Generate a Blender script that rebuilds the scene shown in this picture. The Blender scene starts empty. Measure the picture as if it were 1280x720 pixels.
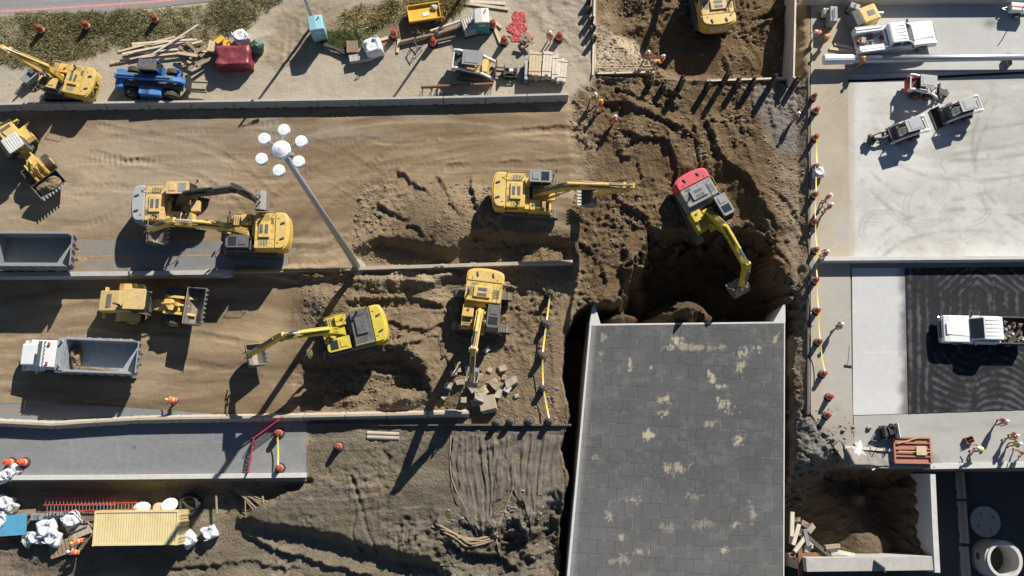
import bpy, math, random
import numpy as np
from mathutils import Vector, Matrix
random.seed(7)
R = math.radians
SC = bpy.context.scene
COL = SC.collection

# ------------------------------------------------------------------ camera
F, CU, CV, NU, NV, H = 1150.0, 640.0, 360.0, 620.0, 600.0, 70.0
_n = Vector(((NU-CU)/F, (CV-NV)/F, -1)).normalized()      # straight down, in camera axes
_Z = -_n
_X = (Vector((1, 0, 0)) - _Z*_Z.x).normalized()
_Y = _Z.cross(_X)
RC = Matrix((_X, _Y, _Z))                                 # camera axes -> world
cd = bpy.data.cameras.new('camera'); cam = bpy.data.objects.new('camera', cd); COL.objects.link(cam)
cam.matrix_world = Matrix.Translation((0, 0, H)) @ RC.to_4x4()
cd.sensor_width = 36; cd.lens = F/1280*36; cd.clip_end = 5000; cd.clip_start = 1
SC.camera = cam

def P(u, v, z=0.0):
    """the point at height z seen at photograph position (u, v)"""
    d = RC @ Vector(((u-CU)/F, (CV-v)/F, -1))
    t = (H-z)/(-d.z)
    return Vector((d.x*t, d.y*t, z))

def toUV(x, y, z=0.0):
    x = np.asarray(x, float); y = np.asarray(y, float); zz = z-H
    a = _X.x*x+_Y.x*y+_Z.x*zz; b = _X.y*x+_Y.y*y+_Z.y*zz; c = _X.z*x+_Y.z*y+_Z.z*zz
    return CU+F*a/(-c), CV-F*b/(-c)

# ------------------------------------------------------------------ light
EL, SX, SY = R(33), -0.525, -0.851
sd = bpy.data.lights.new('sun', 'SUN'); so = bpy.data.objects.new('sun', sd); COL.objects.link(so)
sd.energy = 5.0; sd.angle = R(0.5); sd.color = (1, 0.95, 0.86)
so.rotation_euler = Vector((SX*math.cos(EL), SY*math.cos(EL), -math.sin(EL))).to_track_quat('-Z', 'Y').to_euler()
so.location = (30, 40, 60)
w = bpy.data.worlds.new('World'); SC.world = w; w.use_nodes = True
nt = w.node_tree; bg = nt.nodes['Background']
sk = nt.nodes.new('ShaderNodeTexSky'); sk.sky_type = 'NISHITA'; sk.sun_disc = False
sk.sun_elevation = EL; sk.sun_rotation = math.atan2(-SX, -SY); sk.air_density = 0.8; sk.dust_density = 0.2; sk.ozone_density = 1.5
nt.links.new(sk.outputs[0], bg.inputs[0]); bg.inputs[1].default_value = 0.05
vs = SC.view_settings; vs.view_transform = 'Standard'; vs.look = 'None'; vs.gamma = 1; vs.exposure = 0.6
SC.view_settings.use_curve_mapping = False
SC.render.engine = 'CYCLES'

# ------------------------------------------------------------------ materials
def _mat(name):
    m = bpy.data.materials.new(name); m.use_nodes = True
    n = m.node_tree.nodes; return m, n, m.node_tree.links, n['Principled BSDF']

def paint(name, col, rough=0.5, metal=0.0, var=0.15, scale=3.0, dust=0.0, dustcol=(0.42, 0.34, 0.24), bump=0.0, spec=0.4, grime=0.0):
    """a coat with uneven tone and a film of dust that lies on upward faces"""
    m, n, L, b = _mat(name)
    tc = n.new('ShaderNodeTexCoord'); ns = n.new('ShaderNodeTexNoise'); ns.inputs['Scale'].default_value = scale
    ns.inputs['Detail'].default_value = 6; ns.inputs['Roughness'].default_value = 0.65
    L.new(tc.outputs['Object'], ns.inputs['Vector'])
    mr = n.new('ShaderNodeMapRange'); mr.inputs[1].default_value = 0.3; mr.inputs[2].default_value = 0.7
    mr.inputs[3].default_value = 1-var; mr.inputs[4].default_value = 1+var
    L.new(ns.outputs[0], mr.inputs[0])
    mx = n.new('ShaderNodeMix'); mx.data_type = 'RGBA'; mx.blend_type = 'MULTIPLY'; mx.inputs[0].default_value = 1
    mx.inputs[6].default_value = (*col, 1); L.new(mr.outputs[0], mx.inputs[7])
    out = mx.outputs[2]
    if dust > 0:
        g = n.new('ShaderNodeNewGeometry'); sp = n.new('ShaderNodeSeparateXYZ'); L.new(g.outputs['Normal'], sp.inputs[0])
        n2 = n.new('ShaderNodeTexNoise'); n2.inputs['Scale'].default_value = scale*0.7; n2.inputs['Detail'].default_value = 8
        n2.inputs['Roughness'].default_value = 0.7; L.new(tc.outputs['Object'], n2.inputs['Vector'])
        r2 = n.new('ShaderNodeMapRange'); r2.inputs[1].default_value = 0.35; r2.inputs[2].default_value = 0.72
        r2.inputs[3].default_value = dust*0.25; r2.inputs[4].default_value = dust; L.new(n2.outputs[0], r2.inputs[0])
        r3 = n.new('ShaderNodeMapRange'); r3.inputs[1].default_value = 0.0; r3.inputs[2].default_value = 0.9
        r3.inputs[3].default_value = 0.35; r3.inputs[4].default_value = 1; L.new(sp.outputs[2], r3.inputs[0])
        mu = n.new('ShaderNodeMath'); mu.operation = 'MULTIPLY'; L.new(r2.outputs[0], mu.inputs[0]); L.new(r3.outputs[0], mu.inputs[1])
        m2 = n.new('ShaderNodeMix'); m2.data_type = 'RGBA'; L.new(mu.outputs[0], m2.inputs[0]); L.new(out, m2.inputs[6])
        m2.inputs[7].default_value = (*dustcol, 1); out = m2.outputs[2]
    if grime > 0:                                             # oil, scratches and dried mud in streaks
        mp = n.new('ShaderNodeMapping'); mp.inputs['Scale'].default_value = (1.0, 2.2, .7); L.new(tc.outputs['Object'], mp.inputs[0])
        n4 = n.new('ShaderNodeTexNoise'); n4.inputs['Scale'].default_value = scale*1.1; n4.inputs['Detail'].default_value = 9; n4.inputs['Roughness'].default_value = 0.78
        L.new(mp.outputs[0], n4.inputs['Vector']); r4 = n.new('ShaderNodeMapRange'); r4.inputs[1].default_value = 0.54; r4.inputs[2].default_value = 0.68; r4.inputs[4].default_value = grime; L.new(n4.outputs[0], r4.inputs[0])
        m4 = n.new('ShaderNodeMix'); m4.data_type = 'RGBA'; L.new(r4.outputs[0], m4.inputs[0]); L.new(out, m4.inputs[6]); m4.inputs[7].default_value = (0.09, 0.065, 0.04, 1); out = m4.outputs[2]
    L.new(out, b.inputs['Base Color'])
    b.inputs['Roughness'].default_value = rough; b.inputs['Metallic'].default_value = metal
    b.inputs['Specular IOR Level'].default_value = spec
    if bump:
        bp = n.new('ShaderNodeBump'); bp.inputs['Strength'].default_value = bump; bp.inputs['Distance'].default_value = 0.03
        L.new(ns.outputs[0], bp.inputs['Height']); L.new(bp.outputs[0], b.inputs['Normal'])
    return m

def ground_mat(name, fine=14.0, bump=0.6, dist=0.05, var=0.3, rough=0.95, spec=0.15, crumb=False):
    """colour from the surface's own 'albedo' attribute, broken up by grain"""
    m, n, L, b = _mat(name)
    at = n.new('ShaderNodeAttribute'); at.attribute_name = 'albedo'
    tc = n.new('ShaderNodeTexCoord')
    a = n.new('ShaderNodeTexNoise'); a.inputs['Scale'].default_value = fine; a.inputs['Detail'].default_value = 5; a.inputs['Roughness'].default_value = 0.75
    c = n.new('ShaderNodeTexNoise'); c.inputs['Scale'].default_value = fine/9; c.inputs['Detail'].default_value = 7; c.inputs['Roughness'].default_value = 0.7
    L.new(tc.outputs['Object'], a.inputs['Vector']); L.new(tc.outputs['Object'], c.inputs['Vector'])
    ad = n.new('ShaderNodeMath'); ad.operation = 'ADD'; L.new(a.outputs[0], ad.inputs[0]); L.new(c.outputs[0], ad.inputs[1])
    mr = n.new('ShaderNodeMapRange'); mr.inputs[1].default_value = 0.65; mr.inputs[2].default_value = 1.35
    mr.inputs[3].default_value = 1-var; mr.inputs[4].default_value = 1+var; L.new(ad.outputs[0], mr.inputs[0])
    mx = n.new('ShaderNodeMix'); mx.data_type = 'RGBA'; mx.blend_type = 'MULTIPLY'; mx.inputs[0].default_value = 1
    L.new(at.outputs['Color'], mx.inputs[6]); L.new(mr.outputs[0], mx.inputs[7]); L.new(mx.outputs[2], b.inputs['Base Color'])
    b.inputs['Roughness'].default_value = rough; b.inputs['Specular IOR Level'].default_value = spec
    bp = n.new('ShaderNodeBump'); bp.inputs['Strength'].default_value = bump; bp.inputs['Distance'].default_value = dist
    if crumb:                                                # the attribute's alpha says how churned the soil is
        vo = n.new('ShaderNodeTexVoronoi'); vo.inputs['Scale'].default_value = 5.5; vo.inputs['Detail'].default_value = 2; vo.inputs['Randomness'].default_value = 1
        dn = n.new('ShaderNodeVectorMath'); dn.operation = 'MULTIPLY_ADD'; dn.inputs[1].default_value = (.25, .25, .25); L.new(c.outputs['Color'], dn.inputs[0]); L.new(tc.outputs['Object'], dn.inputs[2]); L.new(dn.outputs[0], vo.inputs['Vector'])
        m1 = n.new('ShaderNodeMath'); m1.operation = 'MULTIPLY_ADD'; m1.inputs[1].default_value = -1.1; L.new(vo.outputs['Distance'], m1.inputs[0]); L.new(ad.outputs[0], m1.inputs[2])
        r5 = n.new('ShaderNodeMapRange'); r5.inputs[3].default_value = .12; r5.inputs[4].default_value = 1.0; L.new(at.outputs['Alpha'], r5.inputs[0])
        L.new(m1.outputs[0], bp.inputs['Height']); L.new(r5.outputs[0], bp.inputs['Strength']); r6 = n.new('ShaderNodeMapRange'); r6.inputs[3].default_value = .35; r6.inputs[4].default_value = 1.0; L.new(at.outputs['Alpha'], r6.inputs[0]); L.new(r6.outputs[0], mx.inputs[0])
    else: L.new(ad.outputs[0], bp.inputs['Height'])
    L.new(bp.outputs[0], b.inputs['Normal'])
    return m

M = {}
DST = (0.36, 0.28, 0.19)
M['yel'] = paint('cat_yellow', (0.64, 0.40, 0.05), 0.5, 0, 0.22, 2.5, 0.75, (0.60, 0.48, 0.26), grime=.75)
M['yelb'] = paint('bright_yellow', (0.60, 0.46, 0.02), 0.45, 0, 0.18, 2.5, 0.4, (0.5, 0.42, 0.22), grime=.7)
M['tan'] = paint('dusty_tan_paint', (0.62, 0.42, 0.14), 0.6, 0, 0.15, 2.5, 0.6, (0.5, 0.4, 0.26), grime=.75)
M['roofg'] = paint('grey_roof_paint', (0.34, 0.35, 0.37), 0.55, 0, 0.12, 3, 0.35, (0.4, 0.37, 0.32), grime=.45)
M['dgrey'] = paint('dark_grey_paint', (0.075, 0.085, 0.10), 0.45, 0, 0.2, 3, 0.25)
M['mgrey'] = paint('mid_grey_paint', (0.22, 0.235, 0.25), 0.5, 0, 0.15, 3, 0.2)
M['black'] = paint('black_steel', (0.02, 0.021, 0.024), 0.5, 0, 0.25, 4, 0.15)
M['redcw'] = paint('faded_red_paint', (0.58, 0.045, 0.075), 0.45, 0, 0.1, 2, 0.25, (0.55, 0.3, 0.28), grime=.4)
M['track'] = paint('dusty_track_steel', (0.10, 0.09, 0.08), 0.7, 0.2, 0.3, 4, 0.85, (0.33, 0.27, 0.20), 0.3)
M['steel'] = paint('worn_steel', (0.24, 0.22, 0.20), 0.5, 0.5, 0.25, 5, 0.3, DST)
M['chrome'] = paint('cylinder_rod', (0.6, 0.62, 0.66), 0.2, 0.9, 0.05, 4)
M['glass'] = paint('tinted_glass', (0.02, 0.028, 0.032), 0.08, 0, 0.1, 2, 0.06, spec=0.8)
M['tyre'] = paint('dusty_tyre', (0.03, 0.029, 0.028), 0.85, 0, 0.3, 6, 0.55, (0.22, 0.18, 0.13), 0.3)
M['rim'] = paint('yellow_rim', (0.6, 0.34, 0.06), 0.6, 0, 0.2, 4, 0.4, DST)
M['white'] = paint('white_paint', (0.74, 0.75, 0.76), 0.35, 0, 0.05, 1.5, 0.08)
M['whited'] = paint('dirty_white_paint', (0.62, 0.62, 0.60), 0.55, 0, 0.12, 3, 0.3)
M['bed'] = paint('worn_bed_steel', (0.36, 0.39, 0.43), 0.5, 0.3, 0.2, 2.5, 0.4, (0.4, 0.36, 0.30))
M['blue'] = paint('telehandler_blue', (0.02, 0.18, 0.52), 0.5, 0, 0.2, 2, 0.35, (0.3, 0.33, 0.36), grime=.5)
M['lblue'] = paint('pale_blue_plastic', (0.24, 0.46, 0.54), 0.5, 0, 0.06, 2, 0.1, (0.5, 0.5, 0.48))
M['teal'] = paint('teal_plastic', (0.02, 0.26, 0.22), 0.5, 0, 0.06, 2, 0.1, (0.3, 0.33, 0.3))
M['bluet'] = paint('blue_tabletop', (0.06, 0.30, 0.48), 0.5, 0, 0.15, 2, 0.15)
M['conc'] = paint('pale_concrete', (0.40, 0.39, 0.37), 0.85, 0, 0.14, 2.2, 0.3, (0.40, 0.34, 0.27), 0.25)
M['concw'] = paint('white_concrete', (0.52, 0.51, 0.49), 0.85, 0, 0.1, 2.2, 0.15, (0.45, 0.39, 0.32), 0.2)
M['concd'] = paint('dirty_concrete', (0.40, 0.36, 0.30), 0.9, 0, 0.2, 2.2, 0.6, (0.34, 0.27, 0.19), 0.4)
M['rubble'] = paint('broken_concrete', (0.34, 0.28, 0.205), 0.9, 0, 0.2, 4, 0.5, (0.36, 0.28, 0.2), 0.5)
M['wood'] = paint('pale_lumber', (0.56, 0.43, 0.28), 0.8, 0, 0.2, 5, 0.2, (0.5, 0.42, 0.32))
M['woodw'] = paint('bleached_lumber', (0.60, 0.53, 0.43), 0.8, 0, 0.2, 5, 0.2, (0.5, 0.45, 0.38))
M['woodd'] = paint('weathered_timber', (0.24, 0.18, 0.12), 0.85, 0, 0.3, 4, 0.3, DST)
M['rust'] = paint('rusty_steel', (0.22, 0.10, 0.05), 0.8, 0.2, 0.3, 5, 0.2, (0.35, 0.22, 0.14), 0.2)
M['pile'] = paint('weathered_pile_steel', (0.10, 0.085, 0.08), 0.75, 0.3, 0.3, 5, 0.2, DST, 0.2)
M['galv'] = paint('galvanised_steel', (0.42, 0.44, 0.46), 0.42, 0.55, 0.08, 3)
M['lamp'] = paint('lamp_housing', (0.72, 0.74, 0.76), 0.4, 0, 0.04, 3)
M['lampd'] = paint('lamp_lens', (0.12, 0.13, 0.15), 0.2, 0, 0.04, 3)
M['redtarp'] = paint('red_tarp', (0.17, 0.012, 0.022), 0.4, 0, 0.4, 3, 0.22, (0.42, 0.26, 0.27), 1.0)
M['greentarp'] = paint('green_tarp', (0.035, 0.10, 0.075), 0.5, 0, 0.3, 3, 0.1, DST, 0.6)
M['bag'] = paint('white_woven_bag', (0.66, 0.68, 0.72), 0.7, 0, 0.1, 4, 0.1, (0.45, 0.40, 0.34), 0.5)
M['bagd'] = paint('dirty_bag', (0.45, 0.44, 0.42), 0.8, 0, 0.2, 4, 0.3, (0.3, 0.26, 0.2), 0.5)
M['dark'] = paint('dark_void', (0.012, 0.012, 0.013), 0.9, 0, 0.2, 4)
M['drum'] = paint('faded_orange_plastic', (0.36, 0.055, 0.03), 0.5, 0, 0.2, 4, 0.2, (0.35, 0.22, 0.15))
M['drumb'] = paint('vivid_orange_plastic', (0.72, 0.10, 0.02), 0.5, 0, 0.12, 4, 0.08, (0.4, 0.25, 0.18))
M['stripe'] = paint('white_reflective', (0.6, 0.6, 0.58), 0.4, 0, 0.15, 5, 0.25)
M['rubber'] = paint('black_rubber', (0.025, 0.025, 0.026), 0.75, 0, 0.25, 5, 0.2, (0.2, 0.17, 0.13))
M['tape'] = paint('yellow_tape', (0.80, 0.62, 0.08), 0.5, 0, 0.06, 3)
M['pink'] = paint('pink_mesh', (0.50, 0.05, 0.11), 0.6, 0, 0.2, 6)
M['redp'] = paint('red_paint', (0.52, 0.05, 0.03), 0.5, 0, 0.15, 4, 0.12, (0.4, 0.25, 0.18))
M['contain'] = paint('yellow_container_paint', (0.60, 0.47, 0.19), 0.6, 0, 0.15, 1.2, 0.8, (0.68, 0.61, 0.43))
M['formply'] = paint('reddish_plywood', (0.36, 0.15, 0.10), 0.7, 0, 0.15, 3, 0.2, (0.45, 0.3, 0.22))
M['geo'] = paint('grey_geotextile', (0.105, 0.088, 0.075), 0.9, 0, 0.5, 3, 0.25, (0.27, 0.21, 0.15), 0.7)
M['org'] = paint('orange_vest_cloth', (0.85, 0.13, 0.015), 0.7, 0, 0.1, 8)
M['lime'] = paint('lime_vest_cloth', (0.55, 0.72, 0.04), 0.7, 0, 0.1, 8)
M['wcloth'] = paint('white_cloth', (0.62, 0.62, 0.62), 0.8, 0, 0.1, 8)
M['jean'] = paint('blue_denim', (0.05, 0.08, 0.15), 0.9, 0, 0.2, 8)
M['dkcl'] = paint('dark_workwear', (0.028, 0.03, 0.035), 0.9, 0, 0.2, 8)
M['brcl'] = paint('brown_workwear', (0.15, 0.10, 0.06), 0.9, 0, 0.2, 8)
M['skin'] = paint('skin', (0.42, 0.24, 0.16), 0.6, 0, 0.06, 8)
M['helw'] = paint('white_helmet', (0.78, 0.78, 0.78), 0.35, 0, 0.03, 8)
M['hely'] = paint('yellow_helmet', (0.75, 0.50, 0.03), 0.35, 0, 0.03, 8)
M['boot'] = paint('brown_boots', (0.06, 0.04, 0.025), 0.8, 0, 0.2, 8)
M['soilc'] = paint('soil_caked_concrete', (0.27, 0.225, 0.165), 0.95, 0, 0.35, 2.5, 0.8, (0.24, 0.18, 0.12), 0.6)
M['oldred'] = paint('weathered_red_plastic', (0.24, 0.045, 0.028), 0.7, 0, 0.25, 4, 0.35, (0.3, 0.22, 0.15))
M['rockg'] = paint('grey_clods', (0.20, 0.18, 0.15), 0.95, 0, 0.3, 3, 0, DST, 0.6)
M['redn'] = paint('red_netting', (0.50, 0.06, 0.06), 0.7, 0, 0.3, 4, 0.2, (0.5, 0.3, 0.26))
M['rockd'] = paint('earth_clods', (0.20, 0.148, 0.095), 0.95, 0, 0.3, 3, 0, DST, 0.6)
M['yellp'] = paint('yellow_sheet_metal', (0.70, 0.42, 0.03), 0.45, 0, 0.15, 3, 0.15)
M['letter'] = paint('black_lettering', (0.01, 0.01, 0.01), 0.5, 0, 0.05, 3)
M['letw'] = paint('white_lettering', (0.75, 0.75, 0.73), 0.5, 0, 0.05, 3)
M['blueem'] = paint('blue_emblem', (0.02, 0.09, 0.35), 0.5, 0, 0.05, 3)

# ------------------------------------------------------------------ mesh helper
class MB:
    def __init__(s): s.v, s.f, s.m = [], [], []
    def add(s, vs, fs, m=0, X=None):
        o = len(s.v)
        s.v += [tuple(X @ Vector(p)) if X else tuple(p) for p in vs]
        s.f += [tuple(i+o for i in f) for f in fs]; s.m += [m]*len(fs); return s
    def box(s, c, d, rz=0, m=0, rx=0, ry=0, tx=1, ty=1):
        a, b, e = d[0]/2, d[1]/2, d[2]/2
        vs = [(-a, -b, -e), (a, -b, -e), (a, b, -e), (-a, b, -e), (-a*tx, -b*ty, e), (a*tx, -b*ty, e), (a*tx, b*ty, e), (-a*tx, b*ty, e)]
        X = Matrix.Translation(c) @ Matrix.Rotation(rz, 4, 'Z') @ Matrix.Rotation(ry, 4, 'Y') @ Matrix.Rotation(rx, 4, 'X')
        return s.add(vs, [(3, 2, 1, 0), (4, 5, 6, 7), (0, 1, 5, 4), (1, 2, 6, 5), (2, 3, 7, 6), (3, 0, 4, 7)], m, X)
    def b2(s, x0, x1, y0, y1, z0, z1, m=0): return s.box(((x0+x1)/2, (y0+y1)/2, (z0+z1)/2), (abs(x1-x0), abs(y1-y0), abs(z1-z0)), 0, m)
    def prism(s, poly, a, b, ax='z', m=0):
        """poly extruded from a to b along axis ax; poly gives the other two coordinates (x,y / x,z / y,z)"""
        n = len(poly)
        g = {'z': lambda p, t: (p[0], p[1], t), 'y': lambda p, t: (p[0], t, p[1]), 'x': lambda p, t: (t, p[0], p[1])}[ax]
        area = sum(poly[i][0]*poly[(i+1) % n][1]-poly[(i+1) % n][0]*poly[i][1] for i in range(n))
        pl = list(poly) if (area > 0) != (ax == 'y') else list(poly)[::-1]
        vs = [g(p, a) for p in pl]+[g(p, b) for p in pl]
        fs = [tuple(range(n))[::-1], tuple(range(n, 2*n))]+[(i, (i+1) % n, n+(i+1) % n, n+i) for i in range(n)]
        return s.add(vs, fs, m)
    def cyl(s, p0, p1, r0, r1=None, n=12, m=0, caps=True):
        p0, p1 = Vector(p0), Vector(p1); r1 = r0 if r1 is None else r1
        d = (p1-p0).normalized(); a = d.orthogonal().normalized(); b = d.cross(a)
        vs = []
        for p, r in ((p0, r0), (p1, r1)):
            vs += [p+(a*math.cos(2*math.pi*i/n)+b*math.sin(2*math.pi*i/n))*r for i in range(n)]
        fs = [(i, (i+1) % n, n+(i+1) % n, n+i) for i in range(n)]
        if caps: fs += [tuple(range(n))[::-1], tuple(range(n, 2*n))]
        return s.add(vs, fs, m)
    def tube(s, pts, r, n=6, m=0):
        for i in range(len(pts)-1): s.cyl(pts[i], pts[i+1], r, r, n, m)
        return s
    def lathe(s, prof, c=(0, 0, 0), n=24, m=0, sx=1, sy=1):
        k = len(prof); vs = []
        for r, z in prof: vs += [(c[0]+r*sx*math.cos(2*math.pi*i/n), c[1]+r*sy*math.sin(2*math.pi*i/n), c[2]+z) for i in range(n)]
        fs = [(j*n+i, j*n+(i+1) % n, (j+1)*n+(i+1) % n, (j+1)*n+i) for j in range(k-1) for i in range(n)]
        fs += [tuple(range(n))[::-1], tuple(range((k-1)*n, k*n))]
        return s.add(vs, fs, m)
    def blob(s, c, r, seed=0, amp=0.25, nu=10, nv=7, m=0, flat=0.0):
        rr = random.Random(seed); vs = []; ph = [rr.uniform(0, 6.3) for _ in range(6)]
        for j in range(nv+1):
            t = math.pi*j/nv
            for i in range(nu):
                p = 2*math.pi*i/nu
                k = 1+amp*(0.5*math.sin(2*p+ph[0]+t*2)+0.35*math.sin(3*p+ph[1]-3*t)+0.4*math.sin(5*t+ph[2]+p))+amp*rr.uniform(-0.3, 0.3)
                z = math.cos(t)*k
                if flat: z = max(z, -flat)
                vs.append((c[0]+r[0]*math.sin(t)*math.cos(p)*k, c[1]+r[1]*math.sin(t)*math.sin(p)*k, c[2]+r[2]*z))
        fs = [(j*nu+i, (j+1)*nu+i, (j+1)*nu+(i+1) % nu, j*nu+(i+1) % nu) for j in range(nv) for i in range(nu)]
        return s.add(vs, fs, m)
    def build(s, name, mats, parent=None, bevel=0.0, smooth=False, seg=2):
        me = bpy.data.meshes.new(name); me.from_pydata(s.v, [], s.f)
        if not isinstance(mats, (list, tuple)): mats = [mats]
        for q in mats: me.materials.append(M[q] if isinstance(q, str) else q)
        me.polygons.foreach_set('material_index', s.m)
        if smooth: me.polygons.foreach_set('use_smooth', [True]*len(s.f))
        me.update()
        o = bpy.data.objects.new(name, me); COL.objects.link(o)
        if parent is not None: o.parent = parent
        if bevel:
            bm = o.modifiers.new('bevel', 'BEVEL'); bm.width = bevel; bm.segments = seg; bm.limit_method = 'ANGLE'; bm.angle_limit = R(35)
        return o

def _each(mb):
    n = len(mb.v); par = list(range(n))
    def find(a):
        while par[a] != a: par[a] = par[par[a]]; a = par[a]
        return a
    for f in mb.f:
        for i in f[1:]: par[find(i)] = find(f[0])
    comp = {}
    for i in range(n): comp.setdefault(find(i), []).append(i)
    L = []
    for ids in comp.values():
        lo = [min(mb.v[i][c] for i in ids)-.02 for c in range(3)]; hi = [max(mb.v[i][c] for i in ids)+.02 for c in range(3)]; g = [set(ids), lo, hi]
        k = 0
        while k < len(L):
            q = L[k]
            if all(q[1][c] <= g[2][c] and q[2][c] >= g[1][c] for c in range(3)):
                g = [g[0] | q[0], [min(a, b) for a, b in zip(g[1], q[1])], [max(a, b) for a, b in zip(g[2], q[2])]]; L.pop(k); k = 0
            else: k += 1
        L.append(g)
    out = []
    for ids, _, _ in L:
        m = MB(); ix = {j: k for k, j in enumerate(sorted(ids))}; m.v = [mb.v[j] for j in sorted(ids)]
        for f, mm in zip(mb.f, mb.m):
            if f[0] in ids: m.f.append(tuple(ix[i] for i in f)); m.m.append(mm)
        out.append(m)
    return out
def each(mb, *a, **k):
    """build every separate piece as a part of its own"""
    return [m.build(*a, **k) for m in _each(mb)]

def tag(o, label, cat, group=None):
    o['label'] = label; o['category'] = cat
    if group: o['group'] = group
    return o
def thing(name, loc, rz, label, cat, group=None):
    o = bpy.data.objects.new(name, None); COL.objects.link(o); o.location = loc; o.rotation_euler = (0, 0, rz)
    o.empty_display_size = 0.3
    return tag(o, label, cat, group)
def at(o, loc, rz=0.0): o.location = loc; o.rotation_euler = (0, 0, rz); return o
KIDS = {}
def kids(o): return [c for c in COL.objects if c.parent == o]
def dup(root, loc, rz, label=None, group=None, scale=None):
    r = root.copy(); COL.objects.link(r); r.location = loc; r.rotation_euler = (0, 0, rz)
    if label: r['label'] = label
    if group: r['group'] = group
    if scale: r.scale = (scale,)*3
    for ch in kids(root):
        c = ch.copy(); COL.objects.link(c); c.parent = r
        for g in kids(ch):
            d = g.copy(); COL.objects.link(d); d.parent = c
    return r
def lettering(name, txt, size, mat, parent, X, depth=0.012, bold=0.0):
    cu = bpy.data.curves.new(name, 'FONT'); cu.body = txt; cu.size = size; cu.extrude = depth; cu.offset = bold
    cu.align_x = 'CENTER'; cu.align_y = 'CENTER'
    t = bpy.data.objects.new(name, cu); COL.objects.link(t)
    dg = bpy.context.evaluated_depsgraph_get(); me = bpy.data.meshes.new_from_object(t.evaluated_get(dg))
    bpy.data.objects.remove(t); bpy.data.curves.remove(cu)
    me.transform(X); me.materials.clear(); me.materials.append(M[mat]); me.name = name
    o = bpy.data.objects.new(name, me); COL.objects.link(o); o.parent = parent
    return o
# ------------------------------------------------------------------ noise and distance fields
_T = np.random.RandomState(11).rand(256, 256)
def vn(x, y, seed=0):
    x = x+seed*17.31; y = y+seed*9.73
    xi = np.floor(x).astype(int); yi = np.floor(y).astype(int); fx = x-xi; fy = y-yi
    fx = fx*fx*fx*(fx*(fx*6-15)+10); fy = fy*fy*fy*(fy*(fy*6-15)+10)
    a = _T[xi & 255, yi & 255]; b = _T[(xi+1) & 255, yi & 255]; c = _T[xi & 255, (yi+1) & 255]; d = _T[(xi+1) & 255, (yi+1) & 255]
    return (a*(1-fx)+b*fx)*(1-fy)+(c*(1-fx)+d*fx)*fy
def fbm(x, y, sc, octv=4, seed=0, gain=0.5):
    s = np.zeros_like(x); a = 1.0; t = 0; f = 1.0/sc
    for o in range(octv):
        s += a*(vn(x*f, y*f, seed+o*3)-0.5)*2; t += a; a *= gain; f *= 2.03
    return s/t
def ridged(x, y, sc, octv=4, seed=0):
    s = np.zeros_like(x); a = 1.0; t = 0; f = 1.0/sc
    for o in range(octv):
        s += a*(1-np.abs(vn(x*f, y*f, seed+o*5)-0.5)*2.6); t += a; a *= 0.5; f *= 2.1
    return s/t
def sstep(a, b, x): t = np.clip((x-a)/(b-a), 0, 1); return t*t*(3-2*t)
def poly_sd(x, y, pts):
    d = np.full(x.shape, 1e9); ins = np.zeros(x.shape, bool); n = len(pts)
    for i in range(n):
        ax, ay = pts[i]; bx, by = pts[(i+1) % n]; ex, ey = bx-ax, by-ay
        wx, wy = x-ax, y-ay; t = np.clip((wx*ex+wy*ey)/(ex*ex+ey*ey+1e-12), 0, 1)
        d = np.minimum(d, (wx-ex*t)**2+(wy-ey*t)**2)
        c = (ay > y) != (by > y)
        if ey != 0: ins ^= c & (x < ex*(y-ay)/ey+ax)
    d = np.sqrt(d); return np.where(ins, d, -d)
def line_d(x, y, pts):
    """distance to a polyline, which side (+ left), and arc length"""
    d = np.full(x.shape, 1e9); sg = np.zeros(x.shape); ar = np.zeros(x.shape); acc = 0.0
    for i in range(len(pts)-1):
        ax, ay = pts[i]; bx, by = pts[i+1]; ex, ey = bx-ax, by-ay; l = math.hypot(ex, ey)
        wx, wy = x-ax, y-ay; t = np.clip((wx*ex+wy*ey)/(l*l+1e-12), 0, 1)
        q = np.hypot(wx-ex*t, wy-ey*t); k = q < d
        d = np.where(k, q, d); sg = np.where(k, np.sign(ex*wy-ey*wx), sg); ar = np.where(k, acc+t*l, ar); acc += l
    return d, sg, ar
def PX(pts, z=0.0): return [tuple(P(u, v, z)[:2]) for u, v in pts]
def smooth_pts(pts, k=6):
    out = []
    for i in range(len(pts)-1):
        p0 = pts[max(i-1, 0)]; p1 = pts[i]; p2 = pts[i+1]; p3 = pts[min(i+2, len(pts)-1)]
        for j in range(k):
            t = j/k
            out.append(tuple(0.5*((2*p1[c])+(-p0[c]+p2[c])*t+(2*p0[c]-5*p1[c]+4*p2[c]-p3[c])*t*t+(-p0[c]+3*p1[c]-3*p2[c]+p3[c])*t**3) for c in (0, 1)))
    out.append(tuple(pts[-1])); return out

# ------------------------------------------------------------------ the ground sheet
def axis(a, b, st, far):
    core = np.arange(a, b+1e-6, st); out = []; s = st; p = b
    while p < far: s *= 1.25; p += s; out.append(p)
    lo = []; s = st; p = a
    while p > -far: s *= 1.25; p -= s; lo.append(p)
    return np.array(lo[::-1]+list(core)+out)
gx = axis(-47, 47, 0.095, 400); gy = axis(-12, 45, 0.095, 400)
XX, YY = np.meshgrid(gx, gy)
UU, VV = toUV(XX, YY, 0.0)
hz = np.zeros(XX.shape); al = np.zeros(XX.shape+(3,))
N1 = fbm(XX, YY, 3.0, 4, 1); N2 = fbm(XX, YY, 0.9, 4, 2, 0.6); N3 = fbm(XX, YY, 9.0, 3, 3); N4 = fbm(XX, YY, 0.35, 2, 9, 0.6)

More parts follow.
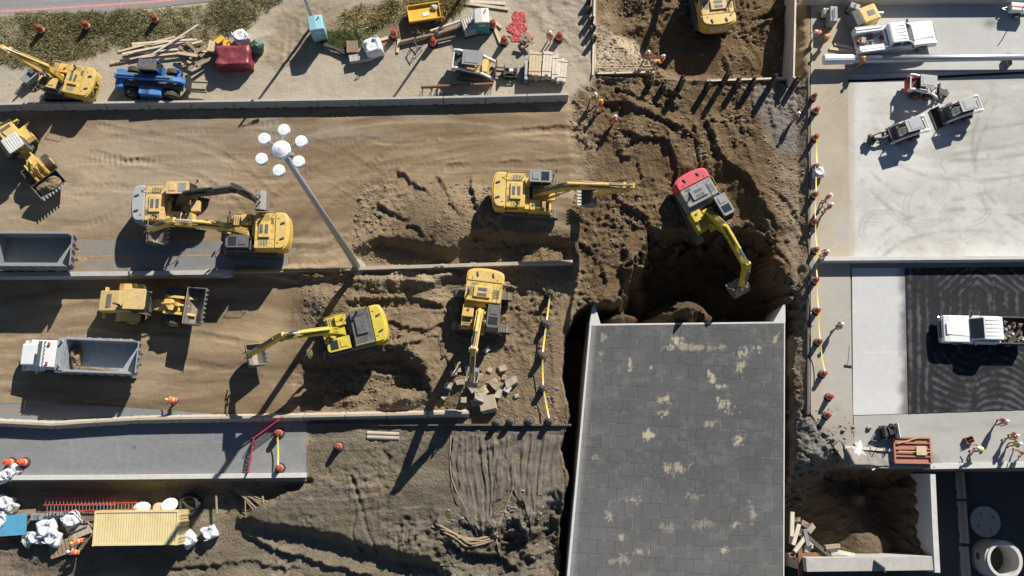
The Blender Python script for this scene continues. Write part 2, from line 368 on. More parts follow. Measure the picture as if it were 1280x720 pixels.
def window(pts, pad):
    xs = [p[0] for p in pts]; ys = [p[1] for p in pts]
    i0, i1 = np.searchsorted(gx, [min(xs)-pad, max(xs)+pad]); j0, j1 = np.searchsorted(gy, [min(ys)-pad, max(ys)+pad])
    return (slice(max(j0-1, 0), j1+1), slice(max(i0-1, 0), i1+1))
def mask(pts, zref=0.0, w=0.3, nz=0.0):
    q = PX(pts, zref); s = window(q, w*2+nz*2+0.5); m = np.zeros(XX.shape)
    d = poly_sd(XX[s], YY[s], q)
    if nz: d = d+nz*(0.6*N1[s]+0.6*N2[s])
    m[s] = sstep(-w, w, d); return m
def level(pts, z, zref=0.0, w=0.3, nz=0.0):
    global hz
    m = mask(pts, zref, w, nz); hz = hz*(1-m)+z*m; return m
def dirt(m, col):
    global al
    al = al*(1-m[..., None])+np.array(col)*m[..., None]
def mound(u, v, ru, rv, hh, rot=0, seed=0, z=0.0, sharp=1.0):
    c = P(u, v, z); s = window([(c.x-ru*.13, c.y-ru*.13-rv*.13), (c.x+ru*.13+rv*.13, c.y+ru*.13+rv*.13)], 1)
    a, b = ru*0.0625, rv*0.0625; x = XX[s]-c.x; y = YY[s]-c.y; cr, sr = math.cos(rot), math.sin(rot)
    x, y = x*cr+y*sr, -x*sr+y*cr
    r = np.sqrt((x/a)**2+(y/b)**2)*(1+0.22*N1[s]+0.12*N2[s])
    hz[s] += hh*np.clip(1-r, 0, 1)**sharp*(1+0.25*N2[s]) if sharp != 2 else hh*np.exp(-r*r*1.6)
def rut(pts, w=0.6, dep=0.10, berm=0.06, tread=0.0, z=-0.5, col=None, pitch=0.42):
    q = smooth_pts(PX(pts, z)); s = window(q, w*2+0.6)
    d, sg, ar = line_d(XX[s]+.30*N1[s]+.10*N2[s], YY[s]+.30*N3[s]+.14*N2[s], q)
    d = d+.10*np.abs(N2[s]); c = sstep(w/2+0.1, w/2-0.12, d)
    p = -dep*c+berm*np.exp(-((d-w/2-0.12)/0.16)**2)
    if tread: p += c*tread*np.sin(ar*2*math.pi/pitch+1.2*N2[s])*np.clip(.35+1.1*N1[s]+.5*N2[s], 0, 1)
    hz[s] += p*np.clip(.65+1.3*N1[s]+.4*N2[s], 0, 1.4)
    if col is not None:
        al[s] = al[s]*(1-c[..., None]*0.7)+np.array(col)*c[..., None]*0.7
def tracks(pts, gauge=2.3, **k):
    q = [P(u, v, k.get('z', -0.5)) for u, v in pts]; L_, R_ = [], []
    for i in range(len(q)):
        a = q[max(i-1, 0)]; b = q[min(i+1, len(q)-1)]; t = (b-a).normalized(); n_ = Vector((-t.y, t.x, 0))*gauge/2
        L_.append(q[i]+n_); R_.append(q[i]-n_)
    for lst in (L_, R_):
        uv = [toUV(p.x, p.y, p.z) for p in lst]; rut([(float(a), float(b)) for a, b in uv], **k)
def scarp(pts, hh, Ld=1.2, z=-0.5, w=0.12):
    """a step in the ground: + hh on the left side of the line, dying away over Ld"""
    q = smooth_pts(PX(pts, z)); s = window(q, Ld*3)
    d, sg, ar = line_d(XX[s], YY[s], q); tot = ar.max()
    endf = sstep(0, 0.8, ar)*sstep(tot, tot-0.8, ar)
    x = d*sg+0.35*N1[s]+0.3*N2[s]+.12*N4[s]
    hz[s] += (1+.5*N1[s]+.5*N2[s])*(hh*sstep(-w, w, x)*np.exp(-np.clip(x, 0, 9)/Ld)-0.3*hh*sstep(w, -w, x)*np.exp(-np.clip(-x, 0, 9)/Ld))*endf

SAND, MID, BRN, DBR, GRY, LGT = (.37, .32, .25), (.262, .198, .128), (.158, .112, .066), (.08, .055, .035), (.142, .122, .092), (.44, .37, .27)
big = (-900, 2200)
LOW = -0.8
# --- levels
dirt(np.ones(XX.shape), MID)
S_top = mask([(-900, -700), (745, -700), (745, 100), (712, 128), (-900, 128)], 0, 0.15); dirt(S_top, SAND)
Cm = level([(-900, 343), (290, 343), (300, 341), (480, 337), (715, 331), (722, 345), (712, 400), (705, 900), (-900, 900)], LOW, 0, 0.2, 0.12)
dirt(Cm, MID)
Sm = mask([(384, 532), (712, 532), (712, 900), (150, 900), (230, 612), (384, 603)], LOW, 0.3, 0.2); dirt(Sm, GRY)
Ym = level([(-900, 603), (386, 603), (330, 628), (300, 648), (345, 660), (400, 668), (470, 688), (545, 708), (600, 760), (560, 900), (-900, 900)], -2.0, -1.2, 0.55, 0.5)
dirt(Ym, (.18, .15, .11))
Em = level([(714, 128), (745, 98), (1004, 96), (1004, 560), (985, 900), (700, 900), (705, 520), (715, 400), (722, 345)], -0.5, -0.3, 0.5, 0.4)
E2 = mask([(735, 128), (755, 98), (1004, 96), (1004, 560), (985, 900), (700, 900), (705, 520), (715, 400), (730, 345), (690, 300), (728, 240), (742, 190)], -0.3, 1.0, 1.2)
dirt(E2, BRN)
Tm = level([(746, -700), (993, -700), (993, 98), (746, 94)], -0.8, 0, 0.1)
dirt(Tm, (.26, .195, .125))
T2 = level([(800, -700), (993, -700), (993, 96), (850, 96), (812, 70), (770, 40), (772, -60)], -1.9, -0.8, 0.7, 0.5)
dirt(T2, (.165, .115, .066))
dirt(mask([(746, 36), (800, 45), (818, 75), (800, 92), (746, 92)], -0.8, 0.4, 0.6), (.45, .38, .29))
level([(836, 226), (915, 215), (945, 290), (940, 300), (830, 305)], -1.35, -1, 1.0, 0.5)
# --- pits
pit = level([(800, 335), (815, 305), (850, 298), (925, 292), (950, 310), (970, 350), (986, 385), (986, 412), (735, 412), (738, 398), (775, 390), (790, 350)], -6.6, -1.0, 0.9, 1.5)
dirt(pit, DBR)
tr = level([(704, 900), (704, 640), (713, 600), (704, 560), (714, 520), (705, 470), (708, 420), (716, 396), (740, 384), (988, 384), (990, 420), (990, 470), (991, 560), (987, 640), (987, 900)], -5.4, -0.7, 0.28, 0.35)
dirt(tr, DBR)
ep = level([(996, 612), (1030, 585), (1062, 572), (1166, 588), (1166, 900), (985, 900), (985, 640)], -5.8, -0.3, 1.5, 0.8)
rub = mask([(984, 500), (1060, 520), (1062, 590), (1020, 640), (984, 640)], -0.7, 1.0, 0.8)
dirt(ep, (.15, .115, .08)); dirt(rub, (.20, .185, .165))
st = level([(1167, 588), (2600, 588), (2600, 1400), (985, 1400), (985, 716), (1167, 716)], -6.9, 0, 0.1)
dirt(st, (.06, .06, .062))
dk = level([(1012, -700), (2600, -700), (2600, 586), (1168, 586), (1062, 583), (1055, 560), (1036, 530), (1012, 516)], -0.07, 0, 0.08)
dirt(dk, (.26, .24, .21))
# --- big forms
mound(858, 392, 44, 28, 5.4, 0.1, z=-2, sharp=0.6); mound(770, 400, 36, 14, 4.2, 0.3, z=-2.0, sharp=0.7)
mound(958, 345, 34, 30, 1.6, 0.6, z=-1.0, sharp=2); mound(800, 350, 22, 30, 2.6, 0.5, z=-2.5, sharp=0.9)
mound(550, 275, 52, 46, 1.0, 0.4, z=0.3, sharp=2); mound(500, 300, 40, 20, 0.5, 0.2, sharp=2)
level([(445, 318), (475, 300), (520, 304), (560, 316), (600, 292), (640, 292), (713, 300), (713, 330), (445, 333)], -0.75, 0, 0.35, 0.5)
dirt(mask([(440, 318), (470, 296), (520, 240), (560, 230), (590, 280), (640, 292), (713, 296), (713, 330), (445, 333)], 0, 0.6, 0.8), (.185, .135, .083))
mound(520, 455, 46, 38, 1.1, 0.3, z=LOW, sharp=2); mound(466, 498, 36, 15, 0.7, 0.1, z=LOW, sharp=2); mound(405, 375, 40, 28, 0.75, 0, z=LOW, sharp=2)
mound(430, 500, 50, 24, -0.5, 0, z=LOW, sharp=2); mound(590, 480, 44, 30, 0.55, 0, z=LOW, sharp=2)
dirt(mask([(370, 350), (470, 345), (560, 400), (700, 350), (700, 525), (380, 520), (350, 440)], LOW, 1.0, 1.4), (.195, .145, .094))
# brow of the bank beside the asphalt
q = PX([(300, 341), (370, 343), (440, 342)], 0); s_ = window(q, 1.5); d_, g_, a_ = line_d(XX[s_], YY[s_], q)
hz[s_] += 0.4*np.exp(-(d_/0.42)**2)*(1+0.7*N2[s_])
# top dig: heaps and bites
for (u, v, a, b, hh) in ((790, 12, 40, 22, -0.9), (800, 35, 26, 16, 0.6), (835, 18, 26, 30, 0.7), (962, 40, 26, 44, 0.9), (940, 75, 24, 26, 0.5), (955, 22, 20, 6, -0.6), (958, 30, 22, 4, 0.5), (905, 60, 22, 30, 0.3), (760, 20, 30, 30, 0.2), (975, 12, 16, 10, 0.6), (860, 70, 20, 14, 0.4)):
    mound(u, v, a, b, hh, 0.3, z=-1.6, sharp=2)
level([(375, 452), (440, 447), (500, 442), (528, 462), (530, 488), (500, 492), (470, 506), (410, 513), (372, 500)], LOW-1.0, LOW, 0.5, 0.5)
mound(500, 497, 46, 18, 0.9, 0.15, z=LOW, sharp=0.8); mound(440, 500, 26, 12, 0.8, 0.1, z=LOW-.5, sharp=0.8)
level([(442, 339), (560, 337), (578, 343), (545, 351), (470, 358), (440, 350)], -0.1, 0, 0.6, 0.5)
dirt(mask([(442, 336), (600, 334), (640, 336), (578, 343), (545, 351), (470, 358), (440, 350)], 0, 0.5, 0.5), (.30, .24, .165))
# --- steps and ruts in the middle
for pts, hh in (
    ([(745, 128), (785, 130), (820, 147), (850, 160), (866, 172), (878, 205), (884, 225)], 0.55),
    ([(770, 160), (800, 170), (830, 173), (840, 190), (846, 222), (850, 240)], 0.6),
    ([(880, 143), (892, 172), (903, 198), (922, 214), (938, 232), (950, 262), (962, 300)], 0.55),
    ([(930, 210), (942, 240), (960, 268), (972, 300)], 0.5),
    ([(765, 195), (785, 196), (798, 212), (802, 232)], 0.45),
    ([(762, 236), (780, 256), (800, 262), (815, 285)], 0.45),
    ([(900, 280), (930, 285), (958, 300), (975, 325), (985, 350)], 0.6),
    ([(940, 320), (962, 330), (980, 342)], 0.5), ([(720, 300), (740, 320), (755, 350), (748, 380)], 0.45),
    ([(775, 300), (782, 320), (778, 345), (790, 362)], 0.7), ([(760, 110), (790, 117), (815, 128)], 0.3),
    ([(840, 120), (870, 128), (900, 132), (930, 128)], -0.3), ([(720, 205), (735, 190), (770, 183)], -0.25),
    ([(955, 120), (965, 150), (968, 180)], 0.25)): scarp(pts, hh*0.62)
for pts, hh in (
    ([(430, 379), (470, 373), (505, 374), (560, 384)], 0.38), ([(495, 355), (520, 344), (560, 338), (580, 352)], -0.35),
    ([(425, 402), (470, 398), (520, 413), (566, 405)], 0.3), ([(478, 432), (520, 428), (556, 418)], 0.25),
    ([(525, 465), (535, 480), (538, 500)], 0.6), ([(380, 468), (400, 452), (440, 447)], 0.35), ([(355, 340), (400, 350), (440, 345)], 0.25),
    ([(615, 360), (650, 358), (690, 365)], 0.15), ([(545, 440), (560, 455), (552, 480)], 0.3)): scarp(pts, hh, 1.0, LOW)
for pts, hh in (([(470, 250), (490, 270), (520, 290), (530, 305)], 0.3), ([(495, 208), (520, 236), (540, 244)], 0.25), ([(585, 218), (596, 250), (605, 290)], 0.25), ([(545, 215), (560, 250), (580, 275)], 0.2)):
    scarp(pts, hh, 1.2, 0)
BR2 = (.20, .15, .10)
rut([(552, 170), (600, 168), (660, 162), (735, 160)], 0.5, 0.07, 0.06, 0.02, 0, BR2)
rut([(560, 210), (620, 205), (700, 203), (752, 196)], 0.7, 0.08, 0.08, 0.03, 0, BR2)
rut([(590, 188), (650, 180), (720, 183)], 0.9, 0.03, 0.02, 0, 0, BR2)
rut([(700, 195), (745, 190)], 0.7, 0.06, 0.03, 0.05, 0)
rut([(450, 170), (490, 177), (530, 176)], 0.3, 0.04, 0.03, 0, 0, BR2)
rut([(350, 305), (370, 296), (395, 283)], 0.6, 0.03, 0.03, 0.05, 0, (.26, .21, .15)); rut([(345, 318), (372, 308), (398, 292)], 0.5, 0.03, 0.03, 0.05, 0, (.26, .21, .15))
for pts in ([(850, 225), (862, 190), (856, 150), (820, 128)], [(905, 240), (895, 190), (880, 150), (850, 118)], [(930, 255), (915, 205), (905, 160), (900, 120)],
            [(760, 215), (800, 200), (838, 160), (880, 140)], [(905, 265), (930, 250), (960, 262), (985, 300)], [(730, 260), (790, 270), (840, 260)], [(975, 380), (972, 340), (955, 300)]):
    tracks(pts, 2.5, w=0.6, dep=0.09, berm=0.09, tread=0.05, z=-0.5)
for pts in ([(900, 85), (880, 60), (860, 30), (850, -10)], [(930, 90), (915, 60), (905, 20)], [(800, 60), (830, 40), (850, 0)]):
    tracks(pts, 2.5, w=0.6, dep=0.1, berm=0.08, tread=0.07, z=-1.6)
for pts in ([(480, 405), (540, 400), (590, 395)], [(420, 440), (500, 445), (560, 432)], [(620, 400), (650, 440), (640, 500)], [(590, 360), (640, 372), (690, 380)], [(655, 360), (665, 430), (668, 510)], [(560, 365), (500, 362), (440, 362)]):
    tracks(pts, 2.3, w=0.6, dep=0.08, berm=0.08, tread=0.05, z=LOW)
for pts in ([(60, 222), (140, 218), (240, 225), (340, 240)], [(140, 190), (260, 180), (380, 190), (470, 230)], [(390, 300), (440, 260), (520, 220), (600, 200)], [(300, 175), (420, 160), (560, 155)]):
    tracks(pts, 2.2, w=0.55, dep=0.022, berm=0.014, tread=0.02, z=0, col=(.20, .148, .095))
for pts in ([(20, 250), (110, 262), (150, 240)], [(330, 290), (380, 240), (470, 190), (560, 175)], [(120, 175), (260, 205), (330, 260)], [(410, 290), (470, 225), (520, 190), (620, 180)]):
    tracks(pts, 2.4, w=0.55, dep=0.025, berm=0.015, tread=0.025, z=0, col=(.20, .15, .10))
for pts in ([(10, 400), (120, 398), (240, 400), (300, 410)], [(10, 470), (160, 490), (280, 480), (330, 470)], [(180, 430), (260, 440), (330, 455)]):
    tracks(pts, 2.2, w=0.5, dep=0.022, berm=0.014, tread=0.02, z=LOW, col=(.20, .15, .10))
for k in range(5):
    v = 594+k*13; rut([(425-k*2, v+10), (480, v+5), (530, v), (560, v-4)], 0.55, 0.03, 0.02, 0.05, -0.9, None, 0.34)
for k in range(6):
    rut([(490+k*5+k%2, 664+k%3), (493+k*5, 690-2*k)], 0.16, 0.12, 0.06, 0, -1.0)
rut([(440, 595), (450, 625), (458, 660), (470, 690)], 0.25, 0.25, 0.05, 0, -1.0); rut([(445, 640), (441, 668), (452, 690)], 0.2, 0.25, 0.05, 0, -1.0)
for pts, hh in (([(300, 668), (350, 690), (420, 712), (470, 722)], 0.35), ([(560, 668), (580, 690), (620, 700), (650, 720)], 0.5), ([(570, 650), (600, 662), (640, 690)], 0.3), ([(640, 640), (655, 670), (650, 700)], 0.6), ([(180, 720), (300, 705), (380, 716)], 0.2)):
    scarp(pts, hh, 0.9, -1.2)
mound(670, 640, 30, 50, 0.5, 0, z=-0.9, sharp=2); mound(690, 690, 26, 50, -1.8, 0, z=-1, sharp=2); mound(610, 705, 60, 30, -0.9, 0, z=-1, sharp=2)
mound(100, 720, 120, 20, -0.3, 0, z=-2)
mound(1085, 692, 70, 40, 2.6, 0.3, z=-4, sharp=2); mound(1062, 640, 40, 44, 1.6, 0.3, z=-4, sharp=2); mound(1085, 620, 16, 14, 1.2, 0, z=-3); mound(1145, 640, 26, 50, 1.8, 0.2, z=-4, sharp=2); mound(1030, 600, 40, 40, 1.2, 0.5, z=-2, sharp=2)
# --- roughness by zone
rough = 0.012+0.015*S_top
cen = np.maximum.reduce([Em, Tm, mask([(380, 340), (705, 335), (705, 525), (380, 522)], LOW, 1.5, 1)*0.8, mask([(445, 230), (600, 230), (713, 296), (713, 333), (445, 333)], 0, 0.8, 0.5)*0.8, Ym*0.45, Sm*0.55, ep, rub])
cen = np.maximum(cen, mask([(540, 640), (712, 600), (712, 900), (560, 900)], -1, 0.8, 0.5))
cen = cen*(1-dk)*(1-st)
rid = ridged(XX, YY, 1.6, 4, 4)-0.5
bil = np.abs(fbm(XX, YY, .55, 3, 81, .6)); pat = np.clip(.5+1.2*fbm(XX, YY, 3.5, 3, 85), .1, 1.2)
hz += cen*(0.24*N1+pat*(0.18*N2+0.28*rid+0.12*N4-.34*bil))+(1-cen)*(1-dk)*(1-st)*(0.03*N3+0.02*N2+0.012*N4)
rk = mask([(470, 655), (545, 640), (575, 660), (620, 640), (705, 600), (705, 900), (560, 900)], -1, .8, .5)*(1-tr)
hz += rk*(.30*rid+.22*N2-.3*bil)
lr = ridged(XX, YY, 3.4, 5, 14)-.55; E3 = np.clip(Em-pit-tr, 0, 1)*(1-dk)*(1-st)
hz += E3*.55*lr*np.clip(.6+.9*fbm(XX, YY, 6, 2, 95), 0, 1.2)
edge = np.clip(4*pit*(1-pit), 0, 1); rid2 = ridged(XX, YY, 2.4, 5, 24)-.5
hz += edge*(1.1*rid2+.5*N2+.4*N1)+pit*.5*rid2
hz += rub*(1-dk)*0.35*N2-rub*(1-dk)*.3*bil+pit*0.35*N1+pit*0.2*N2
# verge along the frontage road
vg = mask([(-900, 22), (120, 18), (255, 6), (330, -8), (352, 0), (300, 42), (255, 62), (150, 62), (60, 78), (-900, 92)], 0, 0.5, 0.6)
vg2 = mask([(425, 12), (520, -6), (580, -8), (560, 30), (500, 62), (440, 58), (410, 50), (405, 30)], 0, 0.4, 0.6)
dirt(np.maximum(vg, vg2)*0.9, (.205, .175, .10)); hz += vg*(0.08+0.12*N2)
dirt(mask([(345, 8), (400, -5), (440, 0), (415, 50), (372, 85), (330, 80), (340, 40)], 0, 0.6, 0.9)*0.75, (.25, .195, .13))
hz += mask([(345, 0), (420, -10), (400, 50), (360, 80), (320, 70)], 0, 0.8, 0.6)*(0.10*N2+0.06*rid)
tracks([(372, 80), (375, 45), (392, 15), (440, -5)], 1.6, w=0.35, dep=0.06, berm=0.05, tread=0.02, z=0)
dirt(mask([(640, -20), (735, -20), (735, 90), (690, 40), (650, 20)], 0, 0.8, 0.8)*0.7, (.27, .23, .18))
hz += mask([(650, -20), (740, -20), (740, 110), (700, 50), (660, 20)], 0, 0.8, 0.8)*(0.12*N2+0.1*N1)
asp0 = mask([(130, 300), (442, 306), (442, 333), (130, 340)], 0, 0.25, 0.3)
# --- tonal variety: damp, pale and streaked patches
stre = fbm(XX*0.22, YY*1.3, 1.6, 4, 21); stre2 = fbm(XX*0.4, YY*0.9, 2.5, 4, 33)
mid = np.clip(1-cen-S_top-dk-st-vg-vg2, 0, 1)
al *= (1+mid*(0.30*stre+0.22*stre2)+0.16*N1+0.14*N2*(0.4+cen))[..., None]
yw = YY+1.2*fbm(XX*.12, YY*.12, 1.0, 3, 61)+.06*np.maximum(XX+8, 0)*np.sin(XX*.16); lg = fbm(XX*.055, yw*2.4, 1.0, 5, 63, .6); lg2 = fbm(XX*.11, yw*1.1, 1.0, 4, 67, .55)
al *= (1+mid*(.42*lg+.34*lg2))[..., None]
lgd = sstep(.22, .42, lg)*mid; al = al*(1-.45*lgd[..., None])+np.array((.38, .32, .235))*.45*lgd[..., None]
pale = sstep(0.12, 0.5, fbm(XX*0.35, YY*1.1, 2.6, 4, 41))*mid
al = al*(1-0.45*pale[..., None])+np.array((.35, .29, .215))*0.45*pale[..., None]
lft = mask([(-900, 150), (250, 150), (330, 180), (270, 260), (240, 300), (-900, 300)], 0, 3.0, 1.5)*(1-S_top)
al = al*(1-.6*lft[..., None])+np.array((.335, .285, .215))*(1+.25*stre2[..., None])*.6*lft[..., None]
ctr = mask([(350, 160), (600, 150), (700, 200), (600, 300), (420, 310), (400, 230)], 0, 2.5, 1.5)*mid
al = al*(1-.5*ctr[..., None])+np.array((.235, .17, .105))*.5*ctr[..., None]
drk = sstep(0.15, 0.5, fbm(XX*0.3, YY*0.9, 2.2, 4, 47))*mid*(1-asp0)
al = al*(1-0.5*drk[..., None])+np.array((.175, .125, .08))*0.5*drk[..., None]
gp = mask([(10, 150), (330, 152), (520, 168), (380, 178), (200, 172), (60, 172)], 0, 0.7, 0.9)*sstep(-0.2, 0.4, N3+0.5*N1)
dirt(gp*0.5, (.27, .25, .225))
dmp = sstep(0.15, 0.45, fbm(XX, YY, 2.2, 4, 55))*cen
dirt(dmp*0.45, (.125, .088, .055))
dirt(mask([(940, 100), (1004, 98), (1004, 200), (970, 190), (950, 140)], -0.5, 0.8, 0.8)*0.8, (.25, .235, .22))
dirt(mask([(975, 200), (1004, 200), (1004, 480), (986, 470), (985, 360)], -0.5, 0.5, 0.6)*0.7, (.28, .23, .175))
# --- sheets that lie on the ground: cut the ground just under them (thin dirt still laps over the asphalt)
asp = mask([(-900, 300), (300, 304), (442, 308), (442, 333), (290, 344), (-900, 346)], 0, 0.3, 0.6)
hz -= asp*np.clip(0.03+.05*sstep(60, 200, UU)-0.16*(0.5*N1+0.4*N2+0.5*stre+.3*N3), -0.03, 0.12)
rd = mask([(-900, 500), (140, 506), (383, 524), (383, 600), (-900, 603)], LOW, 0.12)
hz = hz*(1-rd)+rd*np.minimum(hz, LOW-0.05)
fr = mask([(-900, -260), (420, -260), (330, -25), (262, 3), (130, 17), (-900, 24)], 0, 0.3, 0.2)
hz = hz*(1-fr)+fr*(-0.06)
far = sstep(60, 120, np.hypot(XX, YY-16)); hz = hz*(1-far)+far*(-0.6)
slope = np.hypot(*np.gradient(hz))/0.095
dirt(sstep(0.8, 2.0, slope)*cen*0.4, (.15, .105, .065))
al *= (1-np.clip(E2+Tm+ep, 0, 1)[..., None]*(1-dk[..., None])*np.array((.16, .19, .22)))
al *= (1-mid[..., None]*np.array((.09, .12, .15)))
al = np.clip(al, 0.02, 0.6)

def grid_mesh(name, x, y, z, col, mat, alpha=None):
    ny, nx = x.shape
    me = bpy.data.meshes.new(name)
    co = np.stack([x, y, z], -1).reshape(-1, 3).astype(np.float32)
    i = np.arange(nx*ny).reshape(ny, nx)
    quad = np.stack([i[:-1, :-1], i[:-1, 1:], i[1:, 1:], i[1:, :-1]], -1).reshape(-1, 4).astype(np.int32)
    me.vertices.add(len(co)); me.vertices.foreach_set('co', co.ravel())
    me.loops.add(quad.size); me.loops.foreach_set('vertex_index', quad.ravel())
    me.polygons.add(len(quad)); me.polygons.foreach_set('loop_start', np.arange(0, quad.size, 4, dtype=np.int32))
    me.polygons.foreach_set('use_smooth', np.ones(len(quad), bool))
    me.update(calc_edges=True)
    ca = me.color_attributes.new('albedo', 'FLOAT_COLOR', 'POINT')
    c4 = np.ones((len(co), 4), np.float32); c4[:, :3] = col.reshape(-1, 3)
    if alpha is not None: c4[:, 3] = alpha.ravel()
    ca.data.foreach_set('color', c4.ravel())
    me.materials.append(mat)
    o = bpy.data.objects.new(name, me); COL.objects.link(o); return o

M['soil'] = ground_mat('soil', 9.0, 0.8, 0.06, 0.28, crumb=True)
M['pave'] = ground_mat('concrete_paving', 16.0, 0.25, 0.02, 0.10, 0.85, 0.25)
M['asph'] = ground_mat('asphalt', 22.0, 0.4, 0.02, 0.2, 0.85, 0.3)
terrain = grid_mesh('ground', XX, YY, hz, al, M['soil'], np.clip(cen+.10*S_top+.8*np.maximum(vg, vg2)+.1, 0, 1)); terrain['kind'] = 'structure'

SHEETS = []
def gz(x, y):
    """height of what one stands on at (x, y)"""
    for poly, z in SHEETS:
        n = len(poly); ins = False
        for i in range(n):
            ax, ay = poly[i]; bx, by = poly[(i+1) % n]
            if (ay > y) != (by > y) and x < (bx-ax)*(y-ay)/(by-ay)+ax: ins = not ins
        if ins: return z
    i = min(max(np.searchsorted(gx, x)-1, 0), len(gx)-2); j = min(max(np.searchsorted(gy, y)-1, 0), len(gy)-2)
    fx = (x-gx[i])/(gx[i+1]-gx[i]); fy = (y-gy[j])/(gy[j+1]-gy[j])
    return float((hz[j, i]*(1-fx)+hz[j, i+1]*fx)*(1-fy)+(hz[j+1, i]*(1-fx)+hz[j+1, i+1]*fx)*fy)
def G(u, v, up=0.0):
    """the ground point under something seen at (u, v) and standing `up` above it"""
    z = 0.0
    for _ in range(6):
        p = P(u, v, z+up); z = gz(p.x, p.y)
    return Vector((p.x, p.y, z))

def sheet(name, topl, botl, z, colf, mat='pave', st=0.12, reg=True, hf=None):
    """a paved surface lofted between two lines given in photograph positions"""
    def res(l, n):
        q = [Vector(a) for a in PX(l, z)]; L_ = [0]
        for i in range(len(q)-1): L_.append(L_[-1]+(q[i+1]-q[i]).length)
        t = np.linspace(0, L_[-1], n); return np.interp(t, L_, [a.x for a in q]), np.interp(t, L_, [a.y for a in q]), L_[-1]
    _, _, la = res(topl, 4); a0, b0 = Vector(PX(topl, z)[0]), Vector(PX(botl, z)[0]); a1, b1 = Vector(PX(topl, z)[-1]), Vector(PX(botl, z)[-1])
    nx = int(la/st)+2; ny = int(max((a0-b0).length, (a1-b1).length)/st)+2
    tx, ty, _ = res(topl, nx); bx, by, _ = res(botl, nx); k = np.linspace(1, 0, ny)[:, None]
    x = tx[None]*(1-k)+bx[None]*k; y = ty[None]*(1-k)+by[None]*k
    u, v = toUV(x, y, z); zz = np.full(x.shape, z)
    if hf is not None: zz = zz+hf(x, y, u, v)
    o = grid_mesh(name, x, y, zz, colf(x, y, u, v), M[mat]); o['kind'] = 'structure'
    if reg: SHEETS.append((PX(topl, z)+PX(botl, z)[::-1], z))
    return o
def flat(c, amp=0.12, sx=1.0, sy=1.0, sc=1.5, seed=5):
    def f(x, y, u, v):
        n = 1+amp*(fbm(x*sx, y*sy, sc, 5, seed)+0.8*fbm(x, y, 6, 3, seed+7))
        return np.clip(np.array(c)*n[..., None], 0.01, 0.8)
    return f
# ------------------------------------------------------------------ roads and paving
def mixc(c, m, col): return c*(1-m[..., None])+np.array(col)*m[..., None]
def road_col(x, y, u, v):
    c = flat((.195, .202, .205), 0.10, 0.3, 1.2, 1.2, 3)(x, y, u, v)
    c = mixc(c, sstep(594, 599, v+3*fbm(x, y, .8, 3, 8))*0.8, (.33, .26, .18))
    n = fbm(x, y, 1.5, 4, 12)
    c = mixc(c, np.clip(sstep(300, 375, u)*sstep(-.1, .5, n), 0, 1)*.5, (.32, .28, .23))
    c = mixc(c, (np.abs(v-551-2*np.sin(u*.03)) < .7)*0.25, (.3, .3, .29))
    for uu in (90, 149): c = mixc(c, np.exp(-((u-uu-0.05*(v-580))/1.0)**2)*sstep(548, 552, v)*sstep(580, 570, v)*.3, (.35, .35, .34))
    c = mixc(c, np.exp(-(((u-168)/2.0)**2+((v-559)/2.0)**2))*.8, (.05, .05, .05))
    return c
sheet('road', [(-80, 504), (128, 507), (383, 526)], [(-80, 603), (128, 602), (383, 601)], LOW, road_col, 'asph')
def fr_col(x, y, u, v):
    c = flat((.245, .24, .235), 0.10, 0.3, 1.2, 1.5, 4)(x, y, u, v)
    l = np.interp(u, [-120, 0, 180, 300, 420], [16, 14, 3, -8, -22])
    c = mixc(c, sstep(l-9, l-6, v)*sstep(l-3, l-6, v)*0.25, (.14, .14, .145))
    e = np.interp(u, [-120, 0, 130, 250, 420], [23, 20, 15, 2, -20]); c = mixc(c, sstep(e-3, e+1, v+2*fbm(x, y, .7, 3, 9))*.8, (.22, .18, .125))
    return c
sheet('frontage_road', [(-120, -240), (420, -240)], [(-120, 24), (0, 22), (130, 17), (262, 2), (420, -25)], 0.0, fr_col, 'asph', 0.16)
def asp_col(x, y, u, v):
    c = flat((.175, .175, .175), 0.2, 0.25, 1.2, 1.2, 6)(x, y, u, v)
    n = fbm(x*.4, y, 1.5, 4, 14); c = mixc(c, sstep(-.3, .45, n)*.75, (.25, .20, .14)); c = mixc(c, sstep(190, 60, u)*.7, (.25, .195, .13)); return c
sheet('asphalt_strip', [(-80, 297), (442, 303)], [(-80, 344), (290, 343), (442, 334)], 0.0, asp_col, 'asph')
def painted_line(name, mat, pts, z, w=0.1):
    q = [Vector((*p, z)) for p in PX(pts, z)]; mb = MB()
    for i in range(len(q)-1):
        t = (q[i+1]-q[i]).normalized(); n = Vector((-t.y, t.x, 0))*w/2
        mb.add([q[i]-n, q[i+1]-n, q[i+1]+n, q[i]+n], [(0, 1, 2, 3)])
    o = mb.build(name, mat); o['kind'] = 'structure'
M['orl'] = paint('worn_orange_line', (.34, .20, .10), 0.8, 0, 0.3, 3); M['pinkl'] = paint('faded_pink_line', (.62, .25, .22), 0.8, 0, 0.2, 3)
painted_line('edge_line', 'orl', [(-80, 322), (150, 320), (410, 318)], 0.006, 0.12)
painted_line('edge_line', 'orl', [(-80, 514), (60, 512), (128, 509.5)], LOW+0.005, 0.12)
painted_line('edge_line', 'pinkl', [(-100, 20), (0, 14.5), (90, 9), (180, 3), (260, -4)], 0.006, 0.16)

